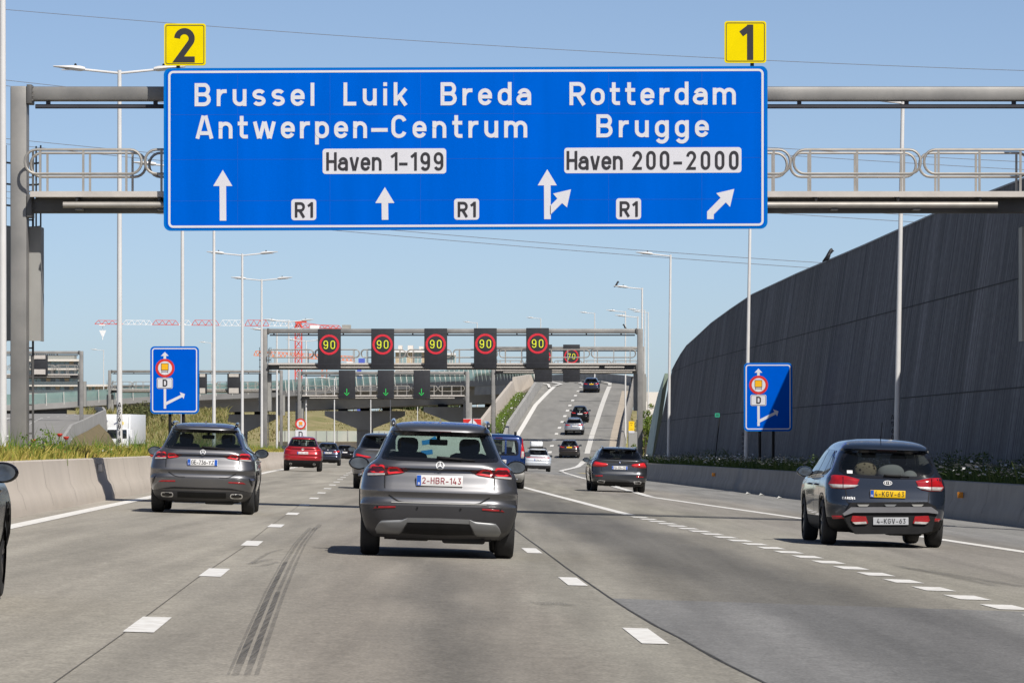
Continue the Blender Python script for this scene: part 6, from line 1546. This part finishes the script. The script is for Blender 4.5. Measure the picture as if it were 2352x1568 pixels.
D = 1500; a, b = at(1475, 0, D), at(1515, 0, D); tag(MB().box(a.x, b.x, D, D + 20, -4, at(0, 900, D).z).build('warehouse', M_bwhite), 'tiny white warehouse seen in the gap left of the dark wall', 'building')

# ------------------------------------------------------------------ trees and shrubs
F_tree = foliage('tree_leaves', (.025, .045, .015), (.05, .075, .025), (.09, .11, .04)); F_hedge = foliage('hedge_leaves', (.08, .14, .02), (.17, .23, .04), (.32, .34, .10), trans=.35)
M_bark = mat('bark', (.07, .055, .04), .9, var=.3)
def tree(label, px, ybase, D, h, w_, m, n=1200, name='tree', cat='tree', leaf=.22, trunk=True, group=None, zb=None):
    p = at(px, ybase, D); z0 = p.z if zb is None else zb; t = thing(name, label, cat, (p.x, D, z0), 0, group); mb = MB()
    cl = [(p.x + RNG.normal(0, w_ * .28), D + RNG.normal(0, w_ * .28), z0 + h * RNG.uniform(.3, .86), w_ * RNG.uniform(.16, .3)) for _ in range(12)]
    for i in range(n):
        c = cl[int(RNG.integers(12))]; v = RNG.normal(0, 1, 3); v /= np.linalg.norm(v); r = c[3] * RNG.random() ** .4; q = V((c[0] + v[0] * r, c[1] + v[1] * r, c[2] + v[2] * r * .85))
        e1 = V(RNG.normal(0, 1, 3)).normalized() * leaf * RNG.uniform(.5, 1.2); e2 = V(RNG.normal(0, 1, 3)).cross(e1).normalized() * leaf * .6
        mb.add([q - e1, q + e2, q + e1, q - e2], [(0, 1, 2, 3)])
    mb.build('crown' if trunk else 'foliage', m, t, fix=False)
    tb = MB().tube([(p.x, D, z0 - .5), (p.x + .05, D, z0 + h * .35), (p.x, D, z0 + h * .7)], .04 * h if trunk else .02 * h, 7, r2=.012 * h)
    for k in range(4): a_ = k * 1.6; tb.tube([(p.x, D, z0 + h * .3), (p.x + math.cos(a_) * w_ * .3, D + math.sin(a_) * w_ * .3, z0 + h * .65)], .015 * h, 5, r2=.006 * h)
    tb.build('trunk' if trunk else 'stem', M_bark, t)
for px, h, w_, lab in ((905, 7, 7, 'dark tree under the flyover, left of the gap'), (930, 6, 7, 'dark tree in the middle of the gap under the flyover'), (957, 7.5, 8, 'dark tree under the flyover beside the right pier cap'), (985, 6, 7, 'dark tree just left of the right pier cap'), (700, 5, 8, 'low tree on the bank left of the middle pier cap'), (735, 4.5, 7, 'low tree on the bank touching the middle pier cap'), (1030, 6, 7, 'tree half behind the right pier cap')):
    tree(lab, px, 962, 790, h * .75, w_, F_tree, 700, leaf=.4, group='trees beyond the flyover')
for px, yb, D, h, w_, lab in ((318, 985, 470, 2.6, 3, 'grey green bush at the right rear of the truck'), (335, 975, 475, 2.2, 2.6, 'round bush on the slope right of the truck'), (306, 965, 490, 2.0, 2.4, 'bush above the truck roof'), (300, 1005, 455, 2.2, 2.8, 'bush low beside the truck')):
    tree(lab, px, yb, D, h, w_, foliage('bush_leaves', (.06, .08, .03), (.11, .12, .045), (.18, .17, .08)) if 'bush_leaves' not in MATS else MATS['bush_leaves'], 700, 'shrub', 'shrub', .13, False, 'bushes on the slope')
for px, D, h, lab in ((1482, 292, 2.9, 'nearest sunlit green shrub against the end of the dark wall'), (1487, 305, 3.6, 'middle sunlit shrub beside the far barrier'), (1484, 322, 4.3, 'sunlit shrub behind, tallest of the three at the wall end'), (1489, 345, 5.2, 'farthest green shrub near the pale screen')):
    tree(lab, px, 1045, D, h, 1.0, F_hedge, 900, 'shrub', 'shrub', .07, False, 'green shrubs at the end of the wall', zb=CH - 1.7)
for i, (px, D) in enumerate(((2310, 112), (2225, 116), (2180, 121), (1985, 138), (1900, 142), (1650, 196), (1585, 215))):
    lab = ['dark shaded shrub nearest the right edge under the wall', 'dark shaded shrub right of the people carrier', 'dark shaded shrub just past the tailgate of the people carrier', 'dark shaded shrub behind the people carrier roof', 'dark shaded shrub left of the tall lamp post', 'dark shaded shrub by the emergency sign', 'farthest dark shaded shrub, near the lamp by the wall end'][i]
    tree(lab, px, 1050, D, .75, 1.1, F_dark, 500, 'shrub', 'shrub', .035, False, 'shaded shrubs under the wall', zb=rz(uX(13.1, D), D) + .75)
tree('small bright green bush in the median grass right of the gantry post', 98, 1020, 84, .65, .7, F_green, 300, 'shrub', 'shrub', .03, False, zb=zM(84))
tree('yellow green weed clump in the median at the foot of the lamp post', 240, 1040, 100, .45, .5, F_green, 200, 'shrub', 'shrub', .025, False, zb=zM(100))

# ------------------------------------------------------------------ overhead wires and birds
M_wire = mat('overhead_wire', (.16, .17, .2), .6)
def wire(lab, pts, D=330.):
    xs = [p[0] for p in pts]; ys = [p[1] for p in pts]; c = np.polyfit(xs, ys, 2 if len(pts) > 2 else 1); P = [at(x, float(np.polyval(c, x)), D) for x in np.linspace(-350, 2700, 40)]
    tag(MB().tube(P, .022, 5).build('power_line', M_wire), lab, 'cable', 'overhead power lines')
wire('highest power line, passing behind the yellow number signs', [(15, 22), (490, 62), (1150, 107), (1660, 133), (2352, 163)])
wire('power line crossing just above the left gantry beam', [(15, 185), (150, 199), (1766, 339), (2352, 372)])
wire('power line just below the one above the gantry beam', [(15, 198), (900, 284), (1766, 356), (2352, 389)])
wire('upper of two power lines through the left gantry railing', [(15, 318), (375, 355), (1766, 470), (2150, 499)])
wire('lower of two power lines through the left gantry railing', [(15, 332), (375, 368), (1766, 490), (2150, 512)])
wire('power line leaving the lower edge of the blue sign, upper of the lowest pair', [(15, 440), (925, 530), (1515, 579), (1870, 602)])
wire('lowest power line, just under the blue sign', [(15, 455), (800, 532), (1300, 574), (1830, 613)])
M_bird = mat('black_feathers', (.012, .012, .016), .6, var=.2)
def bird(lab, px, py, D, s, face=1):
    p = at(px, py, D); t = thing('crow', lab, 'bird', p); mb = MB(); x, y, z = p
    prof = [(-.27, -.11, .014), (-.15, -.01, .04), (-.06, .07, .075), (.01, .15, .09), (.05, .22, .076), (.075, .27, .055), (.10, .295, .052), (.135, .298, .042), (.165, .294, .018), (.215, .285, .004)]
    rows = [[(x + face * s * a * .92, y + s * r * 1.25 * math.cos(q), z + s * (b + 2.1 * r * math.sin(q))) for q in np.linspace(0, 2 * math.pi, 11)[:-1]] for a, b, r in prof]
    mb.strip(rows, closed=True); mb.f += [tuple(range(10)), tuple(range(len(mb.v) - 10, len(mb.v)))]
    for q in (-.03, .03): mb.tube([(x + face * s * .0, y + s * q, z + s * .12), (x + face * s * .02, y + s * q, z - s * .05)], .012 * s, 5)
    mb.build('body', M_bird, t, smooth=True)
    for q in (-1, 1): MB().tube([(x + face * s * .03, y + q * s * .075, z + s * .19), (x - face * s * .06, y + q * s * .08, z + s * .08), (x - face * s * .2, y + q * s * .04, z - s * .05)], .05 * s, 7, r2=.012 * s).build('wing', M_bird, t, smooth=True)
bird('black crow perched on the top edge of the dark wall', 1904, 594, 171.5, 1.0); bird('small black bird sitting on the lamp head left of the wall', 1417, 656, 281, .75, 1)
bird('tiny dark bird under the distant lamp head above the 70 display', 1434, 752, 395, .8, -1)

# ------------------------------------------------------------------ the cars
P_ramp = .064
M_cladg = mat('grey_lower_bumper', (.055, .055, .06), .45, .3, var=.08)
L_gla = [(.345, 1.016), (.46, 1.036), (.634, 1.052), (.76, 1.075), (.80, 1.06), (.842, .955), (.83, .93), (.634, .938), (.43, .966)]
seam_gla = [([(False, [(.634, .935), (.632, .80), (.58, .71), (.47, .648), (.40, .635), (-.40, .635), (-.47, .648), (-.58, .71), (-.632, .80), (-.634, .935)])], .012)]
def onroad(px, D, form, label, pnt, zf=rz, **k):
    X = xat(px, D); return car(label, X, D, zf(X, D) , form, pnt, **k)
sh = [([(.36, .455), (.42, .43), (.66, .415), (.70, .38), (.73, .31), (.715, .262), (.44, .262), (.40, .335), (.36, .405)], M_silver)]
onroad(1004.7, 52.4, 'suv', 'nearest car, grey metallic SUV with plate 2-HBR-143 and silver lower bumper trim', P_grey, lights=L_gla, lightstyle='rings', emblem='star', emz=1.068, zclad=.60, clad=M_cladg,
    plate=dict(text='2-HBR-143', ink=M_inkr, cc='B', z=.893, w=.535, h=.125), reflect=[(.50, .566), (.76, .553), (.755, .565), (.72, .578), (.50, .588)], skid=sh,
    diffuser=[([(0, .462), (.362, .456), (.362, .404), (0, .408)], M_silver), ([(0, .400), (.352, .398), (.42, .275), (0, .262)], M_blk)], rails=P_grey, wiper=((-.04, 1.16), (.40, 1.135)), seam=seam_gla,
    rearglass=M_gl, third=[(0, 1.452), (.12, 1.452), (.12, 1.464), (0, 1.464)], extra=lambda r, f, stro, both: [f.patch([(sx_ + .012 * math.cos(a), .575 + .012 * math.sin(a)) for a in np.linspace(0, 2 * math.pi, 11)[:-1]], 6, 2, .012).build('parking_sensor', M_blk, r, world=False) for sx_ in (-.25, .25, -.71, .71)] + [stro([(False, [(-.55, .634), (.55, .634)])], .01, 'ledge_highlight', M_grey, .02)])  # last stroke: pale line painted for the highlights along the bumper ledge
onroad(461.3, 78.6, 'suv', 'grey metallic SUV with plate GE-736-YZ in the left lane near the barrier', P_grey, lights=L_gla, lightstyle='rings', emblem='star', emz=1.068, zclad=.40, clad=M_cladg,
    plate=dict(text='GE-736-YZ', cc='F', band2=True, z=.893), reflect=[(.46, .545), (.76, .535), (.75, .55), (.70, .565), (.46, .57)],
    diffuser=[([(0, .372), (.42, .375), (.42, .275), (0, .27)], M_blk), ([(0, .455), (.5, .458), (.80, .40), (.5, .425), (0, .425)], M_blkgloss)], exhaust=[rrect(.50, .70, .285, .355, .03, 4)], rails=M_blkgloss, wiper=((-.02, 1.16), (.38, 1.135)), seam=seam_gla, rearglass=M_gl,
    extra=lambda r, f, stro, both: both([(.80, .64), (.825, .58), (.86, .50), (.875, .52), (.86, .62)], 'bumper_vent', M_blkgloss, .006))
# people carrier with a folded carrier behind
XK = xat(2036, 67.0); zk = rz(XK, 67.0)
L_kia = [(.415, .985), (.62, 1.035), (.80, 1.045), (.845, 1.02), (.86, .90), (.845, .845), (.62, .838), (.47, .86)]
def kx(r, f, stro, both):
    mb = MB(); s2, tot = text_strokes('CARENS', .036, .2, .19, wscale=.95); strokes_mesh(mb, [(c_, [(x - .67, q + .69) for x, q in p]) for c_, p in s2], .0036, f.fn(.008), .001); mb.build('model_name', M_chrome, r, world=False, fix=False)
    f.patch([(-.60, 1.07), (-.52, 1.07), (-.52, 1.115), (-.60, 1.115)], 2, 2, .010).build('window_sticker', M_plate, r, world=False)
    MB().tube([(-.02, 1.0, f.z1 - .02), (-.02, .96, f.z1 + .03), (-.02, .86, f.z1 + .24)], .006, 5).build('whip_aerial', M_blk, r, world=False)
car('dark blue people carrier with yellow plate 4-KGV-63 and roof aerial, right lane', XK, 67.0, zk, 'mpv', P_blueblk, rot=.033, lights=L_kia, lightstyle='clear_base', emblem='oval', emz=.945, zclad=.42, plate=dict(text='4-KGV-63', m=M_platey, cc='NL', z=.782), reflect=[(.60, .40), (.80, .39), (.81, .44), (.62, .445)],
    wiper=((-.06, 1.055), (.32, 1.045)), fin=False, rearglass=glass('cargo_glass', (.42, .44, .45)), third=[(0, 1.41), (.15, 1.41), (.15, 1.425), (0, 1.425)], extra=kx, mirr=P_blueblk, seam=[([(False, [(.62, .835), (.60, .66), (.55, .60), (-.55, .60), (-.60, .66), (-.62, .835)])], .012)], sx=1.0)
def inK(x, y, z): c, s_ = math.cos(.033), math.sin(.033); return (XK + x * c - y * s_, 67.0 + x * s_ + y * c, zk + z - .03 * x)
def leopard():
    m = bpy.data.materials.new('leopard_print'); m.use_nodes = True; n = m.node_tree.nodes; l = m.node_tree.links; b = n['Principled BSDF']; b.inputs['Roughness'].default_value = .9
    v = n.new('ShaderNodeTexVoronoi'); v.inputs['Scale'].default_value = 16; tc = n.new('ShaderNodeTexCoord'); l.new(tc.outputs['Object'], v.inputs[0]); cr = n.new('ShaderNodeValToRGB'); cr.color_ramp.elements[0].position = .25; cr.color_ramp.elements[0].color = (.10, .07, .03, 1); cr.color_ramp.elements[1].position = .4; cr.color_ramp.elements[1].color = (.62, .52, .33, 1)
    l.new(v.outputs['Distance'], cr.inputs[0]); l.new(cr.outputs[0], b.inputs['Base Color']); return m
for lab, x, y, z, r_, m_ in (('leopard print cushion behind the rear window of the people carrier', -.26, .47, 1.12, (.17, .09, .15), leopard()), ('white pillow behind the rear window of the people carrier, beside the leopard cushion', .12, .47, 1.10, (.20, .10, .13), mat('white_pillow', (.62, .64, .60), .9, var=.05)), ('small white pillow at the right of the people carrier rear window', .40, .45, 1.05, (.11, .08, .09), mat('white_pillow', (.62, .64, .60), .9))):
    tag(MB().sphere(inK(x, y, z), r_, 16, 10).build('cushion', m_, smooth=True), lab, 'cushion', 'cushions in the people carrier')
ct = thing('bike_carrier', 'folded black bike carrier with grey plate 4-KGV-63 hung behind the people carrier', 'bike carrier', inK(.02, -.22, .25), .033)
def cprism(P, y0, y1, nm, m, par, off=0): return MB().prism([(x, z - .25) for x, z in P], y0, y1).build(nm, m, par, smooth='auto', world=False)
cprism([(-.68, .46), (-.66, .52), (-.58, .66), (.55, .67), (.67, .60), (.70, .50), (.66, .44), (.62, .24), (.40, .20), (-.50, .20), (-.60, .30)], -.10, .12, 'housing', M_blk, ct)
cprism([(-.70, .50), (-.58, .595), (.60, .60), (.70, .53), (.70, .495), (.55, .515), (-.55, .515), (-.68, .47)], -.135, -.05, 'grey_lip', mat('grey_plastic', (.15, .15, .16), .4, var=.08), ct)
for x in (-.40, .0, .40): cprism([(x - .09, .635), (x - .06, .605), (x + .06, .605), (x + .09, .635)], -.125, -.09, 'clasp', M_silver if x == 0 else M_grey, ct)
for s_ in (-1, 1):
    P = [(.33, .36), (.36, .46), (.56, .47), (.58, .40), (.52, .345)]
    o = cprism([(s_ * x, z) for x, z in P], -.125, -.09, 'tail_light', M_red, ct); cprism([(s_ * x, z) for x, z in ((.35, .352), (.52, .345), (.56, .375), (.36, .385))], -.132, -.12, 'reversing_lamp', M_clear, o)
pl_ = MB().box(-.255, .265, -.125, -.105, .085, .195, .004).build('number_plate', M_plateg, ct, world=False); text('plate_text', '4-KGV-63', (-.20, -.126, .103), (1, 0, 0), (0, 0, 1), .074, M_ink, .15, .42, pl_, lift=.0012, world=False, wscale=.88)
MB().bar((0, .1, .05), (0, .5, .02), .06).build('tow_bar', M_blk, ct, world=False)
# estate car
L_5 = [(.375, .90), (.40, .935), (.62, .965), (.80, 1.0), (.855, .985), (.90, .85), (.86, .815), (.60, .82), (.42, .84)]
onroad(1422, 150, 'estate', 'anthracite estate car with plate FQ-334-CD in the right lanes', P_anth, lights=L_5, emblem='roundel', emz=.985, zclad=.34, plate=dict(text='FQ-334-CD', band2=True, cc='F', z=.805), reflect=[(.56, .50), (.80, .50), (.81, .53), (.56, .55)], exhaust=[[(.50, .30), (.70, .30), (.73, .34), (.66, .375), (.48, .36)]], rails=P_anth, wiper=((0, 1.12), (-.34, 1.105)), rearglass=M_gld, seam=[([(False, [(.60, .82), (.60, .70), (.55, .66), (-.55, .66), (-.60, .70), (-.60, .82)])], .012)], mirr=P_anth)
L_std = [(.36, .95), (.60, 1.0), (.80, 1.05), (.845, 1.0), (.84, .92), (.60, .90), (.40, .915)]
onroad(694, 216.4, 'suv', 'bright red SUV in the left lane past the grey car', P_red, sx=1.0, sz=1.05, lights=[(.50, .97), (.62, 1.03), (.80, 1.07), (.85, 1.03), (.82, .98), (.62, .955)], lightstyle='rings' if False else 'plain', emblem='wings', emz=1.05, zclad=.50, clad=M_blk, plate=dict(z=.87, text='1-TXC-850', ink=M_inkr), exhaust=[rrect(.50, .62, .30, .38, .05, 4)], rearglass=M_gl, fin=True, mirr=M_blk)
onroad(879, 134.2, 'estate', 'grey car mostly hidden behind the nearest SUV', P_grey, sx=.98, sz=1.12, lights=L_std, emblem='disc', plate=dict(z=.84, text='1-ABK-27'), rearglass=M_gld, mirr=M_blk)
onroad(1143, 151.2, 'van', 'deep blue van with tall red lights, half hidden right of the nearest SUV', P_blue, lights=[(.73, 1.05), (.80, 1.05), (.875, 1.08), (.845, 1.35), (.79, 1.68), (.775, 1.70), (.745, 1.3)], lightstyle='plain', emblem='disc', emz=.99, zclad=.56, clad=M_grey, plate=dict(z=.9, text='1-VBL-38'), reflect=[(.72, .62), (.83, .62), (.83, .80), (.72, .80)], third=[(0, 1.665), (.12, 1.665), (.12, 1.69), (0, 1.69)], rearglass=M_gl,
    rails=None, fin=True, extra=lambda r, f, stro, both: (f.patch([(.20, 1.115), (.26, 1.115), (.26, 1.62), (.20, 1.62)], 3, 8, .012).build('door_pillar', P_blue, r, smooth=True, world=False), both([(.755, 1.02), (.85, 1.02), (.855, 1.24), (.765, 1.26)], 'indicator_lens', M_clear, .011), MB().box(.52, .60, .55, .9, 1.79, 1.90, .02).build('roof_bracket', M_blk, r, world=False)), seam=[([(False, [(.20, .5), (.20, 1.75)])], .012)])
onroad(752, 312, 'suv', 'dark blue SUV directly ahead of the red one', P_navy, sx=.98, lights=L_std, emblem='disc', plate=dict(z=.86, text='GA-128-FR'), detail=False, rearglass=M_gl, mirr=P_navy)
onroad(791, 434, 'estate', 'small dark saloon far ahead in the left lane', P_black, sx=.95, lights=L_std, emblem='disc', plate=dict(z=.8), detail=False, rearglass=M_gld)
def barlight(r, f, stro, both): f.patch(sym([(0, .985), (.80, 1.0), (.82, .955), (0, .945)]), 20, 3, .009).build('light_bar', M_red, r, smooth=True, world=False)
XW = xat(1235, 315.3); onroad(1235, 315.3, 'suv', 'pale silver SUV with a white roof box entering the ramp', P_white, sx=1.02, sz=1.03, lights=[(.55, .94), (.80, .95), (.84, 1.0), (.55, 1.01)], emblem=None, plate=dict(z=.82, text='1-RQC-66'), detail=False, zclad=.42, clad=M_cladg, rearglass=M_gld, extra=barlight, mirr=P_black, rails=M_blk, fin=False)
zw = rz(XW, 315.3); rb = thing('roof_box', 'white roof box strapped on the pale silver SUV', 'roof box', (XW - .05, 316.2, zw + 1.66), SL); MB().box(-.42, .42, 0, 1.9, .06, .44, .10).build('shell', M_trk, rb, smooth='auto', world=False); MB().box(-.45, .45, -.02, 1.92, .02, .09, .02).build('base', M_blk, rb, smooth='auto', world=False); MB().bar((-.62, .4, -.02), (.62, .4, -.02), .05).bar((-.62, 1.4, -.02), (.62, 1.4, -.02), .05).build('cross_bar', M_blk, rb, world=False)
RZ = rampz
def onramp(px, D, label, pnt, pl_=None, **k): X = xat(px, D); return car(label, X, D, rampz(X, D) + .01, 'suv', pnt, rot=-.035, roll=0, pitch=k.pop('pitch', P_ramp), lights=L_std, plate=pl_, detail=False, group='cars climbing the exit ramp', **k)
onramp(1307, 389, 'dark brown crossover with yellow plate at the foot of the ramp', P_brown, dict(z=.93, m=M_platey), sx=.97, sz=.98, emblem='disc', rearglass=M_gld, pitch=.02, clad=M_cladg)
onramp(1318.5, 425, 'silver SUV climbing the ramp behind a black car', P_silver, dict(z=.86), emblem='disc', rearglass=M_gld, skid=[([(.1, .36), (.6, .36), (.66, .30), (.1, .29)], M_silver)], zclad=.50, rails=M_blk)
onramp(1331.5, 444, 'black crossover just ahead of the silver SUV on the ramp', P_black, dict(z=.86), sx=.97, emblem='disc', rearglass=M_gl)
onramp(1358, 496, 'dark SUV with yellow plate near the top of the ramp', P_navy, dict(z=.93, m=M_platey), emblem='disc', rearglass=M_gld)
# car at the left edge of the frame: only its front wing, wheel and mirror reach the picture
XE = -4.83; car('black car at the left edge, only its mirror and front wheel in view', XE, 32.4, rz(XE, 33), 'suv', P_black, sl=1., sz=.95, lights=L_std, emblem='disc', plate=dict(z=.86), zclad=.3, group='cars on the motorway', rot=SL)
# make sure every top-level lamp prototype was used and nothing is left unnamed

# pale trailer glimpsed through the rear window of the nearest car
D = 120.; a, b = at(908, 1052, D), at(1128, 993, D); t = thing('trailer', 'pale green white trailer glimpsed through the rear window of the nearest car', 'trailer', ((a.x + b.x) / 2, D, rz(a.x, D)))
gz = rz((a.x + b.x) / 2, D); MB().box(a.x, b.x, D, D + 3.6, gz + .5, b.z, .04).build('box_body', mat('pale_trailer', (.62, .70, .63), .5, var=.05), t, smooth='auto')
for x in (a.x + .25, b.x - .25): MB().lathe((x - .1, D + 1.9, gz + .34), [(0, 0), (.34, 0), (.34, .2), (0, .2)], 18, 'x').build('wheel', M_tyre, t)
p = at(985, 1014, D); mb = MB(); strokes_mesh(mb, [(False, [(p.x - .18, p.z - .03), (p.x + .02, p.z), (p.x + .2, p.z + .1)]), (False, [(p.x - .2, p.z - .3), (p.x + .1, p.z - .26)])], .06, lambda x, z, h: (x, D - .004 - h, z), .002); mb.build('blue_mark', mat('trailer_blue', (.02, .25, .6), .5), t, fix=False)
